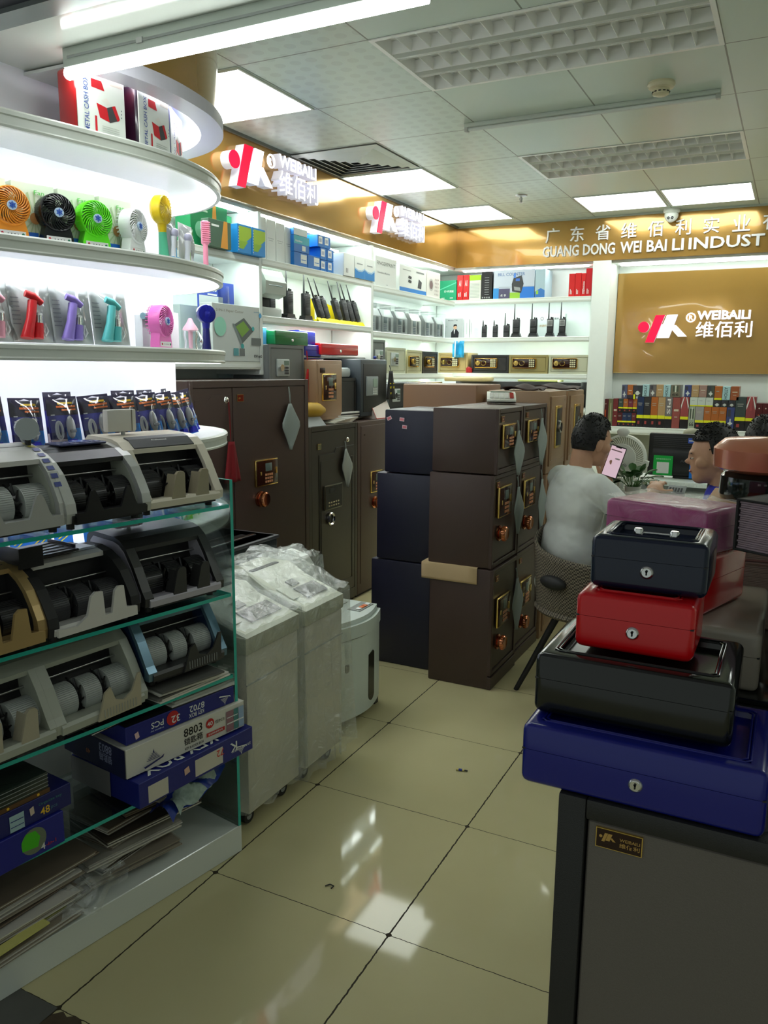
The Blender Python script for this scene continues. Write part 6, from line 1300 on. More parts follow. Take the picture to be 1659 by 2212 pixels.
# ------------------------------------------------------------------ carded chargers, fourth shelf
def charger(b):
    sl = P(180, 184, 188, .2); b.ell((.060, -.014, .062), (.013, .012, .034), sl, 18, 12); b.box(.050, .070, -.027, -.024, .045, .055, P(120, 124, 130, .2), .002, 1)
    b.tube([(.026+.010*math.cos(q), -.010, .055+.026*math.sin(q)) for q in [2*PI*k/16 for k in range(16)]], .0032, 6, P(205, 208, 210, .3), closed=True); b.tube([(.026+.006*math.cos(q), -.014, .055+.020*math.sin(q)) for q in [2*PI*k/16 for k in range(16)]], .0028, 6, P(190, 194, 198, .3), closed=True)
    b.prism([(.048, .004), (.074, .004), (.070, .026), (.052, .026)], 'y', -.022, -.004, P(34, 40, 160, .3))
cd_items = [('r', 'F', 0, .095, .10, .155, P(26, 22, 44)), ('r', 'F', 0, .095, .05, .10, P(44, 44, 130)), ('r', 'F', 0, .05, 0, .03, P(190, 175, 180)), ('r', 'F', .05, .095, 0, .06, P(40, 130, 215)), ('r', 'F', .035, .08, .132, .138, P(225, 190, 50)), ('r', 'F', .03, .088, .122, .128, P(215, 110, 50)), ('r', 'F', .045, .088, .113, .118, P(215, 110, 50)), ('p', 'F', [(.030, .146), (.047, .152), (.065, .146)], P(190, 190, 200)), ('r', 'F', .01, .022, .10, .103, wht), ('r', 'F', .01, .022, .085, .088, wht)]
spots = [(-2.00, 1.34, 10), (-1.975, 1.475, -6), (-1.945, 1.575, 3), (-1.915, 1.68, -2), (-1.895, 1.79, -10), (-1.875, 1.885, -7), (-1.862, 1.975, -12), (-1.862, 2.06, -14), (-1.875, 2.135, -8), (-1.905, 2.215, -16), (-1.945, 2.28, -20)]
pr = None
for i, (x, y, dr) in enumerate(spots):
    lb = 'carded charger with a coiled white cable, %s from the left' % ('first', 'second', 'third', 'fourth', 'fifth', 'sixth', 'seventh', 'eighth', 'ninth', 'tenth', 'last')[i]
    if pr is None: pr = bubble_pack(lb, (x, y, zD+.002), 0, .095, .155, P(30, 30, 90, .3), cd_items, charger, 'carded chargers on the fourth curved shelf', 10)
    o = pr if i == 0 else copy_tree(pr)
    o['label'] = lb; o.location = (x, y-.045, zD+.002); o.rotation_euler = (R(-10), R(dr*.5), R(hold_rz(x, y, dr)))
for i, (x, y, dr) in enumerate([(-2.05, 1.50, 0), (-2.0, 1.74, 5), (-1.975, 1.99, 0), (-1.965, 2.10, 8), (-2.0, 2.26, 15)]):
    o = copy_tree(pr, label='carded charger in the back row, %s from the left' % ('first', 'second', 'third', 'fourth', 'fifth')[i]); o.location = (x, y-.045, zD+.012); o.rotation_euler = (R(-6), 0, R(hold_rz(x+.1, y, dr)))
# ------------------------------------------------------------------ small carded packets, fifth shelf
def packet(c1, c2):
    a = MB(); a.box(0, .065, 0, .0015, 0, .085, c1); deco(a, .065, .0015, .085, [('p', 'F', [(.01, .006), (.016, .006), (.055, .030), (.049, .030)], c2), ('p', 'F', [(.01, .018), (.016, .018), (.045, .036), (.039, .036)], P(225, 200, 40)), ('r', 'F', .02, .05, .05, .075, P(150, 190, 225))]); return a
pkA = None; pkB = None; k = 0
for i in range(22):
    u = i/21; idx = int(10+u*38); p = offs(-.05-.03*(i % 2))[min(idx, len(CC)-1)]
    lime_ = i > 15
    if lime_ and pkB is None: a = packet(P(110, 190, 40, .3), P(220, 120, 40)); pkB = a.build('carded_packet'); o = pkB
    elif not lime_ and pkA is None: a = packet(P(50, 120, 205, .3), P(225, 215, 60)); pkA = a.build('carded_packet'); o = pkA
    else: o = (pkB if lime_ else pkA).copy(); C.objects.link(o)
    o.location = (p.x, p.y-.03, zE+.003); o.rotation_euler = (R(-14), R((i*37 % 13)-6), R(hold_rz(p.x, p.y, (i*29 % 17)-8)))
    tag(o, 'small %s carded packet with slanted stripes, %dth along the fifth curved shelf' % ('lime green' if lime_ else 'blue', i+1), 'packet', 'carded packets on the fifth curved shelf')
# ================================================================== FRONT RIGHT: SAFE WITH CASH BOXES
t = thing('safe', 'dark safe with a grey door under the pile of cash boxes at the right front', 'safe', (-.227, .958, 0), 0)
a = MB(); a.box(0, .50, .02, .42, 0, 1.0, SAFEK, .008, 3)
for b in ((0, .036, 0, .03, 0, 1.0), (.464, .50, 0, .03, 0, 1.0), (.036, .464, 0, .03, .972, 1.0), (.036, .464, 0, .03, 0, .05)): a.box(*b, SAFEK, .003, 2)
a.build('body', t)
a = MB(); a.box(.039, .461, .005, .02, .052, .970, SAFEG, .002, 1); dr = a.build('door', t)
a = MB(); a.box(.050, .108, .002, .006, .938, .965, BRASS); a.box(.0512, .1068, .0014, .003, .9392, .9638, P(44, 22, 16, .2))
S = .058*.00108*1.3; M = FF('F', 1, 1, 1, -.0010) @ Matrix.Translation((.054, .9475, 0))
for poly in ([(60, 0), (125, 0), (197, 208), (128, 208)], [(145, 33), (235, 33), (290, 208), (205, 208)], [(282, 128), (365, 43), (302, 43), (250, 100)], [(42+36*math.cos(2*PI*k/16), 118+36*math.sin(2*PI*k/16)) for k in range(16)]): a.quad([(p[0]*S*.72, p[1]*S*.72, 0) for p in poly], P(190, 150, 80, .3), M)
a.text('WEIBAILI', .0042, P(190, 150, 80, .3), M @ Matrix.Translation((.026, .0055, 0)), width=.025, bold=.01); a.text('维佰利', .0065, P(190, 150, 80, .3), M @ Matrix.Translation((.026, -.003, 0)), width=.025, bold=.01); a.build('name_plate', dr)
a = MB(); a.box(.12, .17, -.03, .008, .60, .655, CHROME, .012, 3); a.build('handle', dr)
NAVY = mat('navy_enamel', c255(12, 24, 48), .22, coat=.25); REDE = mat('red_enamel_big', c255(205, 12, 20), .22, coat=.3); BLKE = mat('black_enamel', (.006, .007, .006), .16, coat=.4); BLUE = mat('royal_blue_enamel', c255(14, 24, 124), .22, coat=.3); PNK = mat('mauve_enamel', c255(186, 70, 140), .35, coat=.3); GRYE = mat('warm_grey_enamel', c255(150, 142, 128), .3, coat=.3)
def cbox(label, w, d, h, m, loc, rz, rec=.03, lock=True, handle=True, r=.012, tray=True):
    t = thing('cash_box', label, 'cash box', loc, rz)
    a = MB(); seam_box(a, w, d, 0, h*.595, m, min(r, .011), 'low'); a.M = Matrix.Translation((.0015, .0015, 0)); a.box(0, w-.003, 0, d-.003, h*.58, h*.605, BLACKM); a.M = None; a.build('box_body', t)
    a = MB(); seam_box(a, w, d, h*.602, h*1.01, m, min(r, .011), 'high', 4, rec if tray else 0); o = a.build('lid', t)
    zt = h*1.01-(.010 if tray else 0)
    if tray:
        a = MB()
        for r_ in (rec*.72, rec*.86): a.tube([(r_+.006, r_, h*1.01), (w-r_-.006, r_, h*1.01), (w-r_, r_+.006, h*1.01), (w-r_, d-r_-.006, h*1.01), (w-r_-.006, d-r_, h*1.01), (r_+.006, d-r_, h*1.01), (r_, d-r_-.006, h*1.01), (r_, r_+.006, h*1.01)], .0016, 6, m, closed=True)
        a.build('pressed_rib', o)
    if handle:
        a = MB(); y = d*.5
        for x in (w*.34, w*.66): a.lathe([(0, .012), (.005, .012), (.0065, .010), (.0065, 0)], 18, CHROME, Matrix.Translation((x, y, zt)))
        a.tube([(w*.34, y, zt+.004), (w*.34, y+.012, zt+.004), (w*.66, y+.012, zt+.004), (w*.66, y, zt+.004)], .0018, 8, CHROME); a.build('handle', o)
    if lock:
        a = MB(); T = Matrix.Translation((w*.5, .001, h*.40)) @ Matrix.Rotation(R(90), 4, 'X')
        a.lathe([(0, .0035), (.0062, .0035), (.0068, .0045), (.0085, .003), (.0095, 0)], 28, CHROME, T); a.box(-.0009, .0009, -.0042, -.0030, -.0032, .0026, BLACKM, M=Matrix.Translation((w*.5, 0, h*.40))); a.cyl((w*.5, -.003, h*.40+.002), (w*.5, -.0042, h*.40+.002), .0017, n=10, m=BLACKM); a.build('lock', t)
    return t
cbox('large royal blue cash box at the bottom of the front pile', .295, .205, .083, BLUE, (-.280, .958, 1.001), 0, handle=False)
cbox('glossy black cash box above the royal blue one', .247, .185, .083, BLKE, (-.277, .995, 1.0865), 0, lock=False, handle=False)
cbox('red cash box with a round lock in the front pile', .152, .118, .076, REDE, (-.2365, 1.038, 1.1725), 0, handle=False)
cbox('navy blue cash box on top of the front pile', .150, .132, .072, NAVY, (-.2265, 1.065, 1.2510), 0, rec=.024)
# second safe and its pile
t = thing('safe', 'second dark safe behind the front one, under the grey cash box', 'safe', (-.15, 1.385, 0), 0)
a = MB(); a.box(0, .5, 0, .36, 0, 1.0, SAFEK, .008, 3); a.build('body', t); a = MB(); a.box(.03, .47, -.004, .003, .04, .97, SAFEG, .003); a.build('door', t)
f = MB(); f.box(-.01, .52, 0, .40, 0, .012, BLKE, .003); place(f, 'dark_board', 'thin glossy black board lying on the second safe', 'board', (-.155, 1.375, 1.0005))
cbox('rounded grey cash box under the tilted red one', .26, .33, .102, GRYE, (-.270, 1.40, 1.013), 0, lock=False, handle=False, r=.022, tray=False)
cbox('shiny red cash box turned at an angle on the grey one', .195, .20, .103, REDE, (-.298, 1.492, 1.1175), -18, lock=False, handle=False, tray=False)
t = cbox('mauve cash box wrapped in creased film on the tilted red box', .205, .143, .080, PNK, (-.302, 1.528, 1.2225), -24, lock=False, handle=False, tray=False, r=.016)
f = MB(); f.grid(lambda u, v: (-.003+.211*u, -.003+.149*v, .0845+.0025*math.sin(8*v+3*math.sin(5*u))*math.sin(PI*u)+.0015*math.sin(31*u+7*v)), 30, 20, FILM)
for s_ in (0, 1): f.grid(lambda u, v, s_=s_: ((-.003+.211*u), (-.004 if s_ == 0 else .148)-.002*math.sin(19*u+5*v), .0845*v), 20, 4, FILM2)
f.grid(lambda u, v: (.2095+.002*math.sin(15*u), -.003+.149*u, .0845*v), 14, 4, FILM2)
place(f, 'plastic_cover', 'creased clear film stretched over the mauve cash box', 'plastic cover', (-.302, 1.528, 1.2235), -24)
# books, round machines on the right edge
brown = P(150, 130, 122, .6); pap = P(160, 145, 135, .7)
def ledger(label, loc, rz, w, d, h, cover, pages, group='thick paper ledgers at the right edge'):
    t = thing('ledger', label, 'ledger', loc, rz, group)
    a = MB(); n = max(6, int(h/.004))
    for k in range(n): a.box(.004+.0008*((k*7) % 3), w-.003, .004+.0008*((k*5) % 3), d-.003, .004+(h-.008)*k/n, .004+(h-.008)*(k+.8)/n, pages)
    a.build('pages', t); a = MB(); a.box(0, w, 0, d, 0, .004, cover, .001, 1); a.box(0, w, 0, d, h-.004, h, cover, .001, 1); a.box(0, .004, 0, d, 0, h, cover) if cover is BLACKM else None; a.build('cover', t)
    return t
t = thing('side_table', 'black pedestal carrying the ledgers at the right edge', 'table', (-.13, 1.86, 0)); a = MB(); a.box(0, .5, 0, .27, .95, .98, BLACKM, .004); a.build('table_top', t); a = MB(); a.box(.03, .47, .03, .24, 0, .95, SAFEK); a.build('pedestal', t)
ledger('brown ledger at the bottom of the rear pile', (-.155, 1.88, .981), 0, .26, .22, .085, SAFEB, pap)
ledger('brown ledger second in the rear pile', (-.150, 1.885, 1.067), 0, .25, .22, .062, brown, pap)
ledger('brown ledger third in the rear pile with a rosy cover', (-.165, 1.88, 1.130), 6, .25, .22, .050, P(150, 110, 105, .6), pap)
ledger('pale ledger under the orange box in the rear pile', (-.150, 1.87, 1.181), 0, .25, .22, .060, P(190, 180, 160, .6), P(190, 185, 165, .7))
f = MB(); f.box(0, .06, 0, .04, 0, .0006, P(215, 215, 30, .5)); place(f, 'yellow_label', 'yellow paper label stuck on a ledger at the right edge', 'label', (-.135, 1.875, 1.2415), 8)
f = MB(); f.box(0, .25, 0, .22, 0, .022, P(190, 135, 55, .5), .002, 1); place(f, 'orange_box', 'flat orange box under the black round machine', 'box', (-.150, 1.85, 1.2425))
t = ledger('thick ledger with a black cover jutting into the right edge', (-.069, 1.44, 1.245), -30, .2, .2, .088, BLACKM, P(160, 140, 150, .7))
f = MB(); f.box(0, .25, 0, .22, 0, .231, BLACKM, .003); place(f, 'storage_box', 'black storage box under the thick black ledger', 'box', (.03, 1.42, 1.013))
f = MB(); f.box(0, .03, 0, .2, 0, .11, P(190, 195, 180, .5), .002, 1); place(f, 'white_carton', 'pale carton at the very right edge above the black ledger', 'carton', (-.022, 1.44, 1.334), -8)
t = thing('bill_binder', 'machine with a wide peach coloured round top and black base', 'machine', (-.030, 1.93, 1.2655))
pe = mat('peach_lacquer', c255(212, 128, 98), .25, metal=.3, coat=.5)
a = MB(); a.lathe([(0, .0), (.098, .0), (.102, .012), (.100, .050), (.088, .062), (0, .064)], 36, mat('smoked_cover', (.012, .016, .014), .08, coat=.6)); a.build('base', t)
a = MB()
for k in range(10): a.box(-.02+.012*k, -.014+.012*k, -.101, -.096, .040, .044, CHROME)
a.build('chain', t)
a = MB(); a.lathe([(0, .062), (.10, .062), (.117, .070), (.119, .110), (.098, .130), (0, .137)], 48, pe); a.build('cover', t)
t = thing('bill_binder', 'machine with a pale grey round top behind the peach one', 'machine', (-.025, 2.20, 1.10)); a = MB(); a.box(-.08, .1, -.1, .1, -.12, .15, DGREY, .02); a.build('body', t); a = MB(); a.lathe([(0, .26), (.09, .265), (.115, .25), (.11, .235), (.118, .225), (.118, .15), (0, .15)], 40, P(175, 185, 190, .25)); a.build('cover', t)
t = thing('side_table', 'grey pedestal behind the ledgers at the right edge', 'table', (-.13, 2.06, 0)); a = MB(); a.box(0, .4, .10, .34, .94, .979, GREY, .004); a.build('table_top', t); a = MB(); a.box(.05, .35, .12, .32, 0, .94, GREY); a.build('pedestal', t)

# ================================================================== DESK AREA
t = thing('desk', 'white desk with a raised ribbed rear edge by the rear wall', 'desk', (-.95, 4.55, 0))
a = MB(); a.box(0, 1.5, 0, 1.15, .775, .80, WHITEG, .004); a.build('desk_top', t)
a = MB(); a.box(0, .03, .03, 1.12, 0, .775, WHITE); a.box(1.47, 1.5, .03, 1.12, 0, .775, WHITE); a.build('side_panel', t)
a = MB(); a.box(.03, 1.47, .2, .22, .25, .775, WHITE); a.build('modesty_panel', t)
t = thing('desk_shelf', 'long white raised shelf with a ribbed edge under the monitor', 'shelf', (-.86, 5.20, .80)); a = MB(); a.box(0, 1.3, 0, .36, .035, .065, WHITE, .003)
for k in range(40): a.box(.01+.032*k, .026+.032*k, -.003, .001, .038, .062, WHITE, .001, 1)
a.build('shelf_board', t); a = MB(); a.box(.05, .08, .02, .34, 0, .036, GREY); a.box(1.2, 1.23, .02, .34, 0, .036, GREY); a.build('leg', t)
# monitor seen from behind
t = thing('monitor', 'black monitor seen from behind with a green and a blue payment card', 'monitor', (-.805, 5.36, .866), 0)
a = MB(); a.box(0, .49, .0, .045, .012, .285, BLACK, .012, 3); a.prism([(.0, .03), (-.012, .06), (-.012, .15), (0, .19)], 'x', .03, .46, BLACK)
for k in range(6): a.box(.03, .45, -.003, .001, .20+.012*k, .203+.012*k, DGREY)
a.build('housing', t)
a = MB(); a.text('AOC', .018, P(70, 72, 76, .3), Matrix.Translation((.20, -.0135, .105)) @ Matrix.Rotation(R(90), 4, 'X'), width=.075, bold=.02); a.build('brand_mark', t)
a = MB(); a.box(.16, .33, .0, .05, 0, .014, BLACK, .003); a.box(.22, .27, .01, .03, .01, .06, BLACK); a.build('foot', t)
f = MB(); f.box(0, .118, -.002, 0, 0, .125, P(20, 175, 70, .4)); f.box(.022, .096, -.003, -.002, .012, .083, P(225, 228, 225)); f.text('推荐使用微信支付', .010, P(200, 240, 205), FF('F', 1, 1, 1, .0035) @ Matrix.Translation((.015, .098, 0)), width=.09); place(f, 'payment_card', 'green payment card with a blank white square on the monitor back', 'payment card', (-.765, 5.340, .885))
f = MB(); f.box(0, .10, -.002, 0, 0, .105, P(20, 120, 220, .4)); f.box(.02, .05, -.003, -.002, .03, .06, P(225, 228, 225)); place(f, 'payment_card', 'blue payment card on the monitor back beside the seated man', 'payment card', (-.545, 5.340, .875))
f = MB(); f.box(0, .045, -.002, 0, 0, .032, P(60, 90, 190, .4)); f.box(.005, .04, -.003, -.002, .012, .018, wht); place(f, 'small_sticker', 'small blue sticker at the top of the monitor back', 'sticker', (-.565, 5.350, 1.095))
f = MB(); f.ell((0, 0, 0), (.055, .05, .035), P(150, 150, 128, .6)); f.box(-.02, .02, -.02, .02, -.15, -.01, P(150, 150, 128, .6)); place(f, 'round_ornament', 'dull olive round ornament peeking over the monitor', 'ornament', (-.59, 5.75, 1.13)); 
f = MB(); f.box(0, .3, 0, .25, 0, .18, GREY, .01); place(f, 'storage_box', 'grey box behind the monitor carrying the ornament', 'box', (-.72, 5.62, .80))
# desk fan
t = thing('desk_fan', 'white desk fan seen from behind with a big round vented back', 'fan', (-.905, 5.02, .801), 0)
wf = P(222, 224, 216, .4); a = MB(); a.box(-.07, .07, -.06, .06, 0, .025, wf, .02, 3); a.cyl((0, 0, .02), (0, 0, .09), .02, m=wf); a.build('base', t)
T = Matrix.Translation((0, 0, .215)) @ Matrix.Rotation(R(90), 4, 'X'); a = MB()
a.lathe([(.045, .035), (.085, .033), (.088, .030)], 40, wf, T); a.lathe([(.128, .012), (.140, .004), (.140, -.045), (.132, -.048)], 48, wf, T); a.lathe([(0, .040), (.03, .040), (.046, .034)], 30, wf, T)
for k in range(56):
    q = 2*PI*k/56; a.tube([tuple(T @ Vector((.086*math.cos(q), .086*math.sin(q), .030))), tuple(T @ Vector((.11*math.cos(q+.10), .11*math.sin(q+.10), .024))), tuple(T @ Vector((.131*math.cos(q+.2), .131*math.sin(q+.2), .011)))], .0022, 4, wf)
for k in range(5):
    r_ = .022+.008*k; pts = [tuple(T @ Vector((r_*math.cos(q), -.005+r_*math.sin(q), .0405 if r_ < .03 else .036))) for q in [PI*1.25+PI*.5*j/10 for j in range(11)]]; a.tube(pts, .0014, 4, DGREY)
a.build('rear_grille', t)
a = MB(); a.ell((0, -.050, .245), (.024, .018, .026), wf); a.build('motor_knob', t)
a = MB(); a.ell((0, -.01, .372), (.038, .010, .026), wf, 24, 12); a.box(-.02, .02, -.016, -.004, .345, .365, wf, .004); a.build('carry_handle', t)
a = MB(); a.prism([(.10, .10), (.155, .17), (.16, .20), (.14, .205), (.12, .19)], 'y', -.02, .02, wf); a.build('side_tab', t)
# plant
t = thing('potted_plant', 'leafy green plant on the desk in front of the fan', 'plant', (-.80, 4.83, .801))
a = MB(); a.lathe([(0, 0), (.035, 0), (.048, .07), (.044, .07), (.034, .01)], 20, P(200, 200, 190, .4)); a.lathe([(0, .062), (.045, .062)], 16, P(40, 30, 20, .9)); a.build('pot', t)
leafm = P(52, 92, 40, .35); stemm = P(70, 110, 50, .5); rnd = random.Random(3)
for k in range(34):
    q = rnd.uniform(0, 2*PI); ln = rnd.uniform(.10, .18); el = rnd.uniform(.35, 1.25); bx, by = .02*math.cos(q), .02*math.sin(q)
    tip = Vector((bx+math.cos(q)*math.cos(el)*ln, by+math.sin(q)*math.cos(el)*ln, .065+math.sin(el)*ln))
    b_ = Vector((bx, by, .062)); mid = b_.lerp(tip, .45)+Vector((0, 0, .012))
    a = MB(); a.tube([b_, mid], .0018, 5, stemm); side_ = Vector((-math.sin(q), math.cos(q), 0)); L_ = (tip-mid)
    def lf(u, v, mid=mid, L_=L_, side_=side_): 
        wv = .024*math.sin(PI*min(1, u*.97+.03))**.8; p = mid+L_*u*1.15+side_*(v-.5)*2*wv+Vector((0, 0, -.030*u*u+.006*abs(v-.5)*2)); return tuple(p)
    a.grid(lf, 7, 2, leafm); a.build('leaf', t)
# desk things
t = thing('desk_organizer', 'grey mesh desk tray with a slanted lid and pens', 'desk organizer', (-.62, 4.72, .801), -8)
a = MB(); a.box(0, .11, 0, .07, 0, .05, P(90, 74, 80, .4), .003); a.build('tray', t); a = MB(); a.box(0, .10, 0, .006, 0, .07, P(130, 135, 135, .4), .002, M=Matrix.Translation((.01, .05, .05)) @ Matrix.Rotation(R(-50), 4, 'X'))
for k in range(5): a.box(.01+.016*k, .02+.016*k, -.001, .0, .02, .05, DGREY, M=Matrix.Translation((.01, .05, .05)) @ Matrix.Rotation(R(-50), 4, 'X'))
a.build('slanted_lid', t)
for i, (x, y, h) in enumerate(((-.655, 4.74, .13), (-.645, 4.76, .12), (-.635, 4.73, .09))):
    f = MB(); f.cyl((0, 0, 0), (.003, .002, h), .006 if i == 0 else .0035, m=P(190, 195, 190, .3) if i == 0 else BLACK); f.cyl((0, 0, 0), (0, 0, .05), .0075, m=BLACK) if i == 0 else None; place(f, 'pen', ('silver pen standing in the desk holder', 'black pen leaning by the silver pen', 'short black pen beside the desk tray')[i], 'pen', (x, y, .801))
# packed boxes on the rear shelf
def bx(cx): return -1.446+((1280+cx*.2285)-1290)*.00347
def covers(i, w, h, c, kind):
    it = []
    if kind == 'y': it += [('r', 'F', 0, w, 0, h*.28, P(24, 22, 24)), ('r', 'F', 0, w, h*.29, h*.40, P(215, 215, 30)), ('r', 'F', w*.15, w*.75, h*.78, h*.80, P(170, 170, 160)), ('r', 'F', w*.2, w*.7, h*.72, h*.74, P(170, 170, 160)), ('r', 'F', w*.2, w*.5, h*.10, h*.20, P(150, 60, 55))]
    elif kind == 'uk': it += [('r', 'F', 0, w, 0, h*.28, P(24, 22, 24)), ('r', 'F', 0, w, h*.29, h*.38, P(215, 215, 30)), ('p', 'F', [(w*.05, h*.62), (w*.4, h), (w*.3, h), (0, h*.72)], P(215, 220, 215)), ('p', 'F', [(w*.95, h*.62), (w*.6, h), (w*.7, h), (w, h*.72)], P(215, 220, 215)), ('r', 'F', w*.38, w*.62, h*.60, h, P(160, 70, 70))]
    elif kind == 'fl': it += [('r', 'F', w*.2, w*.35, h*.3, h*.95, P(120, 130, 60)), ('r', 'F', w*.45, w*.6, h*.2, h*.85, P(190, 190, 150)), ('c', 'F', w*.55, h*.2, w*.25, P(160, 170, 120))]
    elif kind == 'h': it += [('t', 'F', 'HOLLY', w*.65, h*.06, w*.42, P(40, 60, 60), h*.88, False, 90)]
    elif kind == 'x': it += [('c', 'F', w*.5, h*.3, w*.22, P(200, 205, 200)), ('r', 'F', w*.42, w*.58, h*.1, h*.5, P(200, 205, 200)), ('r', 'F', w*.2, w*.8, h*.27, h*.33, P(200, 205, 200)), ('r', 'F', w*.1, w*.5, h*.6, h*.9, P(60, 60, 70))]
    elif kind == '66': it += [('t', 'F', '66', w*.15, h*.12, h*.18, P(30, 34, 30), w*.7), ('r', 'F', w*.2, w*.8, h*.45, h*.9, P(70, 80, 66)), ('r', 'F', w*.42, w*.58, h*.40, h*.95, P(200, 205, 190))]
    elif kind == 'p': it += [('t', 'F', 'PIS', w*.25, h*.95, w*.5, P(215, 215, 210), h*.5, False, -90), ('r', 'F', 0, w, 0, h*.28, P(24, 22, 24)), ('r', 'F', 0, w, h*.29, h*.38, P(215, 215, 30))]
    elif kind == 'l': it += [('r', 'F', 0, w, 0, h*.14, P(215, 215, 30)), ('r', 'F', w*.2, w*.6, h*.6, h*.65, gry)]
    elif kind == 'm': it += [('c', 'F', w*.5, h*.82, w*.12, P(190, 170, 160)), ('r', 'F', w*.38, w*.62, h*.25, h*.6, P(190, 80, 40))]
    elif kind == 'n': it += [('r', 'F', w*.2, w*.8, h*.55, h*.62, P(200, 190, 170)), ('r', 'F', w*.3, w*.7, h*.35, h*.38, P(190, 180, 160))]
    return it
mar = (84, 34, 36); na = (34, 52, 84); dk_ = (48, 48, 50); org = (168, 96, 44); mp = (170, 140, 100); gr_ = (110, 106, 106); rs_ = (140, 74, 68); lt = (190, 200, 192); lb_ = (160, 195, 200); bu = (60, 70, 120)
rows = []
Zb = 1.087
for cx0, cx1, z0, z1, c, k in [(38, 86, 0, .218, (110, 112, 84), 'fl'), (88, 140, 0, .22, mar, 'm'), (142, 188, 0, .222, (110, 112, 84), 'fl'), (190, 240, 0, .225, (110, 44, 46), 'n'),
    (242, 290, 0, .112, mar, 'y'), (291, 338, 0, .112, na, 'y'), (339, 385, 0, .112, na, 'y'), (386, 428, 0, .112, (96, 40, 46), 'y'), (245, 292, .114, .225, (50, 70, 66), 'y'), (294, 342, .114, .225, org, 'y'), (344, 390, .114, .225, (120, 50, 66), 'y'), (392, 432, .114, .225, org, 'y'),
    (434, 500, 0, .245, na, 'y'), (502, 570, 0, .245, dk_, 'y'), (572, 640, 0, .245, org, 'y'), (642, 712, 0, .245, mp, 'y'), (714, 780, 0, .245, gr_, 'p'), (783, 858, 0, .245, rs_, 'n'), (862, 938, 0, .25, (150, 70, 70), 'uk'),
    (942, 1002, .0, .178, (150, 160, 140), '66'), (1005, 1082, .0, .178, (150, 146, 146), 'y'), (1085, 1152, 0, .178, org, 'y'), (1154, 1222, 0, .178, org, 'y'), (1224, 1292, 0, .178, org, 'y'), (1296, 1366, 0, .178, bu, 'x'),
    (946, 1018, .180, .25, lt, 'l'), (1020, 1092, .180, .25, lt, 'l'), (1094, 1162, .180, .25, lt, 'l'), (1165, 1235, .180, .232, dk_, 'x'), (1237, 1300, .180, .232, dk_, 'x'), (1302, 1366, .180, .232, dk_, 'x'),
    (1370, 1464, 0, .26, (60, 70, 68), 'y'), (1467, 1552, 0, .262, (140, 64, 66), 'uk'), (1556, 1610, 0, .215, (80, 26, 28), 'm'), (1612, 1668, 0, .215, (80, 26, 28), 'm'), (1672, 1726, 0, .215, (80, 26, 28), 'm'),
    (270, 325, .227, .34, (80, 84, 110), 'x'), (327, 382, .227, .34, org, 'n'), (384, 475, .248, .335, (50, 56, 60), 'x'), (478, 545, .248, .345, lb_, 'h'), (548, 612, .248, .345, (100, 96, 96), 'x'), (614, 682, .248, .345, mp, 'n'), (684, 752, .248, .345, lb_, 'h'), (756, 845, .248, .345, (110, 104, 90), '66'),
    (886, 950, .252, .345, bu, 'x'), (953, 1022, .252, .345, mp, 'n'), (1026, 1096, .252, .345, (150, 120, 110), 'n'), (1100, 1166, .252, .345, (70, 74, 66), 'x'), (1169, 1238, .234, .34, org, 'l'), (1241, 1312, .234, .34, lb_, 'h'), (1315, 1392, .234, .34, (150, 84, 50), 'n')]:
    rows.append((cx0, cx1, z0, z1, c, k))
nm = {'fl': 'floral', 'm': 'maroon patterned', 'n': 'plain banded', 'y': 'dark footed', 'p': 'grey lettered', 'uk': 'flag patterned', '66': 'number 66', 'x': 'cross patterned', 'l': 'yellow footed', 'h': 'pale blue lettered'}
cn2 = lambda c: 'navy' if c == na else ('orange' if c == org else ('charcoal' if c in (dk_,) else ('pale' if c in (lt, lb_) else ('blue' if c == bu else ('tan' if c == mp else ('maroon' if c[0] > c[1]*1.6 and c[0] < 130 else ('rosy' if c[0] > c[1]*1.5 else 'grey')))))))
cnt = {}
ordn = ['first', 'second', 'third', 'fourth', 'fifth', 'sixth', 'seventh', 'eighth', 'ninth']
for i, (cx0, cx1, z0, z1, c, k) in enumerate(rows):
    x0, x1 = bx(cx0), bx(cx1); w = x1-x0; h = z1-z0
    lv = 'bottom row' if z0 < .05 else ('middle row' if z0 < .22 else 'top row')
    base = '%s %s book box in the %s' % (cn2(c), nm[k], lv); cnt[base] = cnt.get(base, 0)+1
    f = MB(); f.box(0, w, 0, .17, 0, h, P(*c, rough=.3), .001, 1); deco(f, w, .17, h, covers(i, w, h, c, k))
    place(f, 'book_box', '%s, %s such from the left' % (base, ordn[cnt[base]-1]), 'box', (x0, 6.83, Zb+z0+.001), 0, 'book-shaped boxes on the rear shelf')
f = MB(); f.box(0, .05, -.005, .05, 0, .03, P(50, 46, 60)); f.box(.05, .062, -.006, .05, -.003, .035, P(215, 215, 30)); place(f, 'small_box', 'tiny dark box with a yellow end on the small book boxes', 'box', (bx(330), 6.82, Zb+.228+.12-.12+.0+.001), 0)

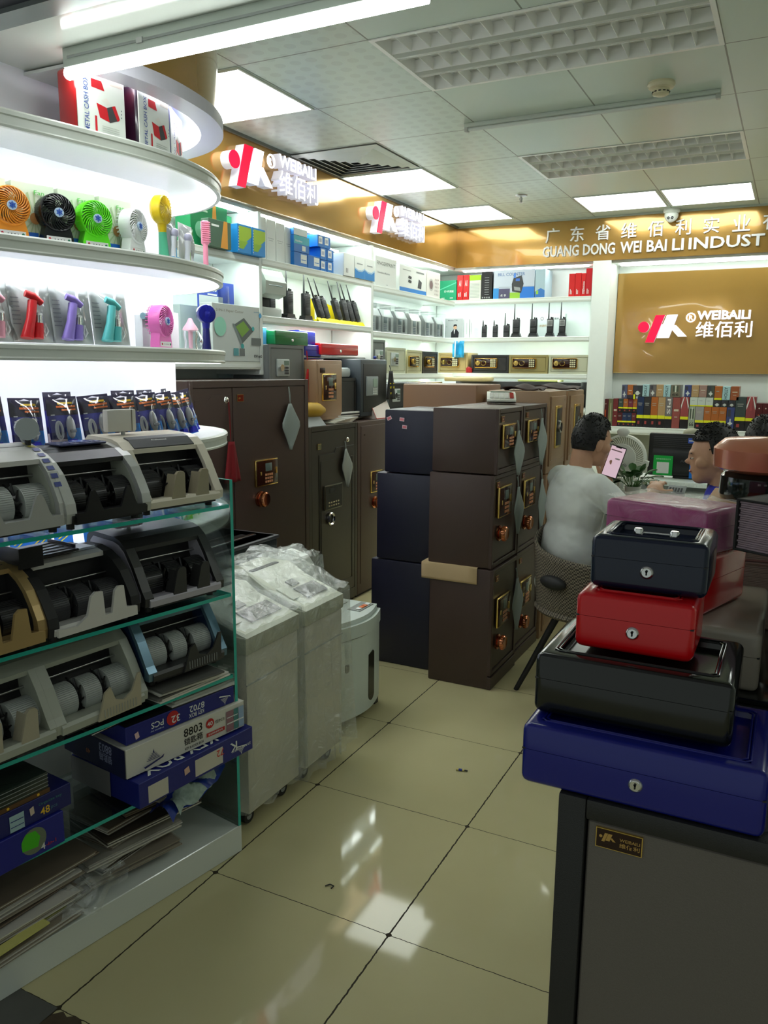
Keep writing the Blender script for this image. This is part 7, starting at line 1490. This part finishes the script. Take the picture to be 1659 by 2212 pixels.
# ------------------------------------------------------------------ chair with a woven shell
t = thing('woven_chair', 'grey brown woven shell chair on which the man in white sits', 'chair', (-.775, 3.66, 0), -28)
wv = bpy.data.materials.new('woven_fabric'); wv.use_nodes = True; nt = wv.node_tree; b_ = nt.nodes['Principled BSDF']; b_.inputs['Roughness'].default_value = .8
tc = nt.nodes.new('ShaderNodeTexCoord'); ck = nt.nodes.new('ShaderNodeTexChecker'); ck.inputs['Scale'].default_value = 130; ck.inputs[1].default_value = c255(138, 128, 110)+(1,); ck.inputs[2].default_value = c255(58, 52, 46)+(1,)
nt.links.new(tc.outputs['Object'], ck.inputs['Vector']); nt.links.new(ck.outputs['Color'], b_.inputs['Base Color'])
def shell(u, v):
    q = R(-200+220*u); w_ = .255+.02*v; top = .80-.16*abs(math.sin((u-.5)*PI))**2.2
    z = .45+(top-.45)*v; return (w_*math.cos(q), -w_*math.sin(q)*-.95*(1)+0.0, z)
a = MB(); a.grid(lambda u, v: ((.27+.015*v)*math.sin(R(-112+224*u)), -(.25+.03*v)*math.cos(R(-112+224*u))+.03, .44+((.84-.14*u-.05*math.sin(PI*u))-.44)*v), 28, 10, wv)
o = a.build('backrest', t, solid=.014)
a = MB(); a.ell((0, -.245, .60), (.075, .03, .032), BLACKM, 24, 10); a.build('grip_opening', t)
a = MB(); a.ell((0, .03, .44), (.27, .27, .045), wv, 28, 10); a.build('seat', t)
for sx in (-1, 1):
    for sy in (-1, 1):
        a = MB(); a.tube([(sx*.10, sy*.10+.03, .42), (sx*.24, sy*.24+.03, 0)], [.018, .012], 10, BLACKM); a.build('leg', t)
a = MB(); a.tube([(-.17, -.14, .22), (.17, .20, .22)], .005, 6, BLACKM); a.tube([(.17, -.14, .22), (-.17, .20, .22)], .005, 6, BLACKM); a.build('cross_brace', t)
def stool(label, x, y):
    t = thing('stool', label, 'stool', (x, y, 0)); a = MB(); a.cyl((0, 0, .41), (0, 0, .45), .18, m=BLACKM, n=28); a.build('seat', t)
    for k in range(4): a = MB(); q = PI/4+k*PI/2; a.tube([(.12*math.cos(q), .12*math.sin(q), .41), (.19*math.cos(q), .19*math.sin(q), 0)], .012, 8, STEEL); a.build('leg', t)
stool('black stool under the man in the blue shirt', -.17, 3.46); stool('black stool under the person at the right edge', -.10, 3.98)

# ================================================================== PEOPLE
def caps(mb, m, bones):
    for p0, r0_, p1, r1_ in bones:
        mb.cyl(p0, p1, r0_, r1_, 14, m, True, True); mb.ell(p0, (r0_,)*3, m, 12, 8); mb.ell(p1, (r1_,)*3, m, 12, 8)
def head_geo(mb, m, M, H=1.0):
    mb.ell((0, .0, .14), (.074, .092, .095), m, 20, 14, M); mb.ell((0, -.028, .095), (.060, .066, .080), m, 18, 12, M); mb.ell((0, -.055, .045), (.038, .034, .030), m, 14, 10, M)
    mb.ell((0, -.096, .108), (.013, .020, .012), m, 10, 8, M); mb.ell((0, -.088, .128), (.009, .014, .024), m, 10, 8, M)
    mb.ell((0, -.084, .147), (.045, .014, .008), m, 12, 8, M); mb.ell((0, -.084, .073), (.021, .012, .0055), m, 12, 8, M); mb.ell((0, -.083, .062), (.019, .012, .006), m, 12, 8, M)
    for s in (-1, 1):
        mb.ell((s*.074, .008, .115), (.010, .020, .034), m, 10, 8, M); mb.ell((s*.052, -.045, .105), (.02, .03, .025), m, 10, 8, M)
def hair_geo(mb, m, M, top=.015, back=True, seed=1):
    rnd = random.Random(seed)
    def f_(u, v):
        th = 2*PI*u; ph = v*PI*.64
        front = max(0, -math.cos(th+PI*0)*1.0)
        x = math.sin(th); y = math.cos(th)     # y>0 back of the head
        lim = .36*PI if y < -.25 else (.50*PI if y < .25 else .66*PI)
        ph = v*(lim if True else 0)
        r = 1+.006*math.sin(17*th+9*ph)
        sx, sy, sz = .081*r, .099*r, (.101+top)*r
        return (sx*math.sin(ph)*x, .003+sy*math.sin(ph)*y, .142+sz*math.cos(ph))
    mb.grid(f_, 40, 14, m, True, M)
    for k in range(420):
        th = rnd.uniform(0, 2*PI); y = math.cos(th); lim = .36*PI if y < -.25 else (.48*PI if y < .25 else .62*PI); ph = math.sqrt(rnd.random())*lim*.96; x = math.sin(th)
        p = Vector((.080*math.sin(ph)*x, .003+.098*math.sin(ph)*y, .142+(.100+top)*math.cos(ph))); nrm = Vector((p.x, p.y, (p.z-.142))).normalized(); d = (nrm+Vector((rnd.uniform(-.8, .8), -.6*(1-ph), rnd.uniform(-.5, .3)))).normalized()
        L_ = .007 if ph < .9 else .003; mb.cyl(tuple(p), tuple(p+d*L_), .0034, .0008, 5, m, True, False, M)
def hand_geo(mb, m, M, curl=.6):
    """palm in the xz plane, fingers up +z, thumb on +x"""
    mb.ell((0, 0, .042), (.040, .014, .046), m, 14, 10, M)
    for k, (x, L_) in enumerate(((-.028, .058), (-.010, .070), (.009, .074), (.027, .066))):
        p = Vector((x, 0, .078)); ang = 0.15
        for j in range(3):
            l = L_*(.45, .32, .23)[j]; q = p+Vector((x*.06, -math.sin(ang)*l, math.cos(ang)*l)); r_ = (.0088, .0080, .0070)[j]; mb.cyl(tuple(p), tuple(q), r_, r_*.93, 10, m, True, True, M); mb.ell(tuple(q), (r_*.95,)*3, m, 10, 8, M); p = q; ang += curl
    p = Vector((.030, -.004, .022)); ang = .9
    for j in range(3):
        l = (.030, .028, .022)[j]; q = p+Vector((math.sin(ang)*l*.9, -.009, math.cos(ang)*l)); r_ = (.0115, .0100, .0085)[j]; mb.cyl(tuple(p), tuple(q), r_, r_*.92, 10, m, True, True, M); mb.ell(tuple(q), (r_*.95,)*3, m, 10, 8, M); p = q; ang -= .35
def remesh(o, vox, smooth=8):
    a = o.modifiers.new('r', 'REMESH'); a.mode = 'VOXEL'; a.voxel_size = vox; a.use_smooth_shade = True
    b = o.modifiers.new('s', 'SMOOTH'); b.factor = .5; b.iterations = smooth
def person(label, loc, rz, head_rz, head_tilt, shirt, hands, lean=.0, neck=.0, seed=1, trousers=None, grey=False):
    """seated figure facing local -y; hips at z .48"""
    hipz = .49; sh = 1.095; ly = -lean
    HM = Matrix.Translation((0, ly*1.3-.035, sh+.0+neck)) @ Matrix.Rotation(R(head_rz), 4, 'Z') @ Matrix.Rotation(R(head_tilt), 4, 'X')
    body = MB(); m = SKIN
    head_geo(body, m, HM)
    body.cyl((0, ly+.0, sh-.03), (0, ly*1.2-.015, sh+.10), .056, .050, 16, m); body.ell((0, ly, sh-.055), (.09, .045, .03), m)
    body.ell((0, ly*.5, .78), (.135, .085, .24), m, 18, 12); body.ell((0, 0, hipz+.06), (.155, .11, .11), m)
    for s in (-1, 1): caps(body, m, [((s*.09, 0, hipz), .078, (s*.13, -.40, hipz+.01), .058), ((s*.13, -.40, hipz), .055, (s*.13, -.36, .08), .038), ((s*.13, -.34, .045), .038, (s*.14, -.50, .03), .03)])
    for s, (el, wr, hr, curl) in zip((-1, 1), hands):
        el = Vector(el); wr = Vector(wr)
        caps(body, m, [((s*.150, ly, sh-.070), .036, tuple(el), .038), (tuple(el), .037, tuple(wr), .025)])
        d = (wr-el).normalized(); 
        if hr is None: Q = d.to_track_quat('Z', 'Y').to_matrix().to_4x4()
        else: Q = Euler([R(q) for q in hr]).to_matrix().to_4x4()
        hand_geo(body, m, Matrix.Translation(wr-d*.005) @ Q @ Matrix.Diagonal((s, 1, 1, 1)), curl)
    o = body.build('person'); o.location = loc; o.rotation_euler = (0, 0, R(rz)); remesh(o, .0048, 5); tag(o, label, 'person')
    # eyes and brows
    e = MB()
    for s in (-1, 1):
        e.ell((s*.030, -.0845, .122), (.0115, .0068, .0042), P(205, 196, 186, .3), 12, 8, HM); e.ell((s*.030, -.0905, .122), (.0046, .0030, .0042), BLACK, 10, 8, HM)
        e.tube([tuple(HM @ Vector((s*x, -.090+.012*abs(x-.03)*20*.05, .140+.003*math.sin((x-.01)*60)))) for x in (.014, .024, .034, .046)], [.0022, .003, .003, .0015], 6, HAIR)
    e.build('eyes', o)
    e = MB(); e.ell((0, -.0925, .068), (.020, .006, .0058), P(170, 100, 90, .5), 12, 8, HM); e.build('lips', o)
    h = MB(); hair_geo(h, HAIR, HM, .018, True, seed); h.build('hair', o, solid=.004)
    s_ = MB(); s_.ell((0, ly*.6, .92), (.174, .120, .20), shirt, 20, 14); s_.ell((0, ly*.3, .72), (.168, .130, .22), shirt, 20, 14); s_.ell((0, .01, hipz+.05), (.185, .14, .09), shirt, 20, 12)
    s_.ell((0, ly, sh-.055), (.170, .082, .062), shirt, 20, 12); s_.cyl((0, ly, sh-.06), (0, ly*1.05, sh+.012), .090, .063, 18, shirt)
    for s, (el, wr, hr, curl) in zip((-1, 1), hands):
        el = Vector(el); sp_ = Vector((s*.152, ly, sh-.064)); e2 = sp_.lerp(el, .95); caps(s_, shirt, [(tuple(sp_), .066, tuple(e2), .058)])
    so = s_.build('shirt', o); remesh(so, .009, 10)
    tx = bpy.data.textures.new('folds', 'CLOUDS'); tx.noise_scale = .07; d = so.modifiers.new('d', 'DISPLACE'); d.texture = tx; d.strength = .016; d.mid_level = .5; d.texture_coords = 'LOCAL'
    q = MB()
    tr = trousers or P(40, 42, 52, .8)
    q.ell((0, 0, hipz+.03), (.178, .135, .105), tr)
    for s in (-1, 1): caps(q, tr, [((s*.09, 0, hipz), .094, (s*.13, -.40, hipz+.01), .074), ((s*.13, -.40, hipz), .070, (s*.13, -.36, .09), .050)])
    qo = q.build('trousers', o); remesh(qo, .010, 6)
    for s in (-1, 1): k_ = MB(); k_.box(s*.13-.045, s*.13+.045, -.54, -.28, .0, .07, BLACKM, .03, 3); k_.build('shoe', o)
    return o
SHW1 = mat('white_cotton', c255(232, 236, 230), .85, bump=.15, bscale=60)
SHB = mat('blue_cotton', c255(44, 50, 170), .8); SHD = mat('dark_cotton', c255(40, 40, 44), .85)
# man in white: facing away to the right, phone in his left hand, right hand on the desk
person('man in a white T-shirt seen from behind, looking at his phone', (-.890, 3.72, -.01), 136, 4, 8, SHW1,
       [((-.28, -.17, .87), (-.10, -.38, .985), None, .35), ((.22, -.12, .85), (.075, -.245, 1.02), (-12, 0, 20), .9)], lean=.03, seed=2)
t = thing('smartphone', 'smartphone with a pale pink screen in the hand of the man in white', 'phone', (-.800, 3.905, 1.045), rot=(R(-12), R(14), R(-4)))
a = MB(); a.box(0, .076, 0, .008, 0, .155, BLACK, .006, 3); a.build('body', t)
a = MB(); a.box(.003, .073, -.0006, .0002, .004, .150, mat('phone_screen', (.50, .36, .42), .2, emit=.55)); a.box(.024, .052, -.0009, 0, .146, .151, BLACK); a.box(.008, .06, -.0009, 0, .128, .134, P(190, 160, 175)); a.box(.04, .062, -.0009, 0, .09, .097, P(225, 215, 220)); a.build('screen', t)
person('man in a blue shirt in profile, looking left across the desk', (-.190, 3.46, -.015), -88, 4, 4, SHB,
       [((-.22, -.14, .85), (-.14, -.36, .80), (-80, 0, 10), .5), ((.22, -.14, .85), (.14, -.36, .80), (-80, 0, 10), .5)], lean=.02, seed=5)
person('person with short black hair at the right edge behind the machines', (-.105, 3.98, -.005), 180, 0, 10, SHD,
       [((-.20, -.16, .85), (-.12, -.36, .80), (-80, 0, 0), .5), ((.20, -.16, .85), (.12, -.36, .80), (-80, 0, 0), .5)], lean=.02, seed=9)

# small litter on the floor
f = MB(); f.cyl((0, 0, .005), (.032, 0, .005), .0045, n=12, m=P(215, 200, 120)); f.cyl((.010, 0, .005), (.024, 0, .005), .0048, n=12, m=P(40, 60, 150)); f.cyl((.032, 0, .005), (.045, .001, .004), .003, n=10, m=P(60, 60, 60)); place(f, 'pen_stub', 'short yellow and blue pen stub lying on the tiles', 'pen', (-1.045, 2.706, 0), 12)
f = MB(); f.tube([(0, 0, .003), (.01, .012, .004), (.024, .010, .004), (.022, -.002, .003)], .002, 6, BLACKM); place(f, 'plastic_clip', 'tiny curved black plastic clip on the floor tiles', 'clip', (-1.13, 1.86, 0), 0)
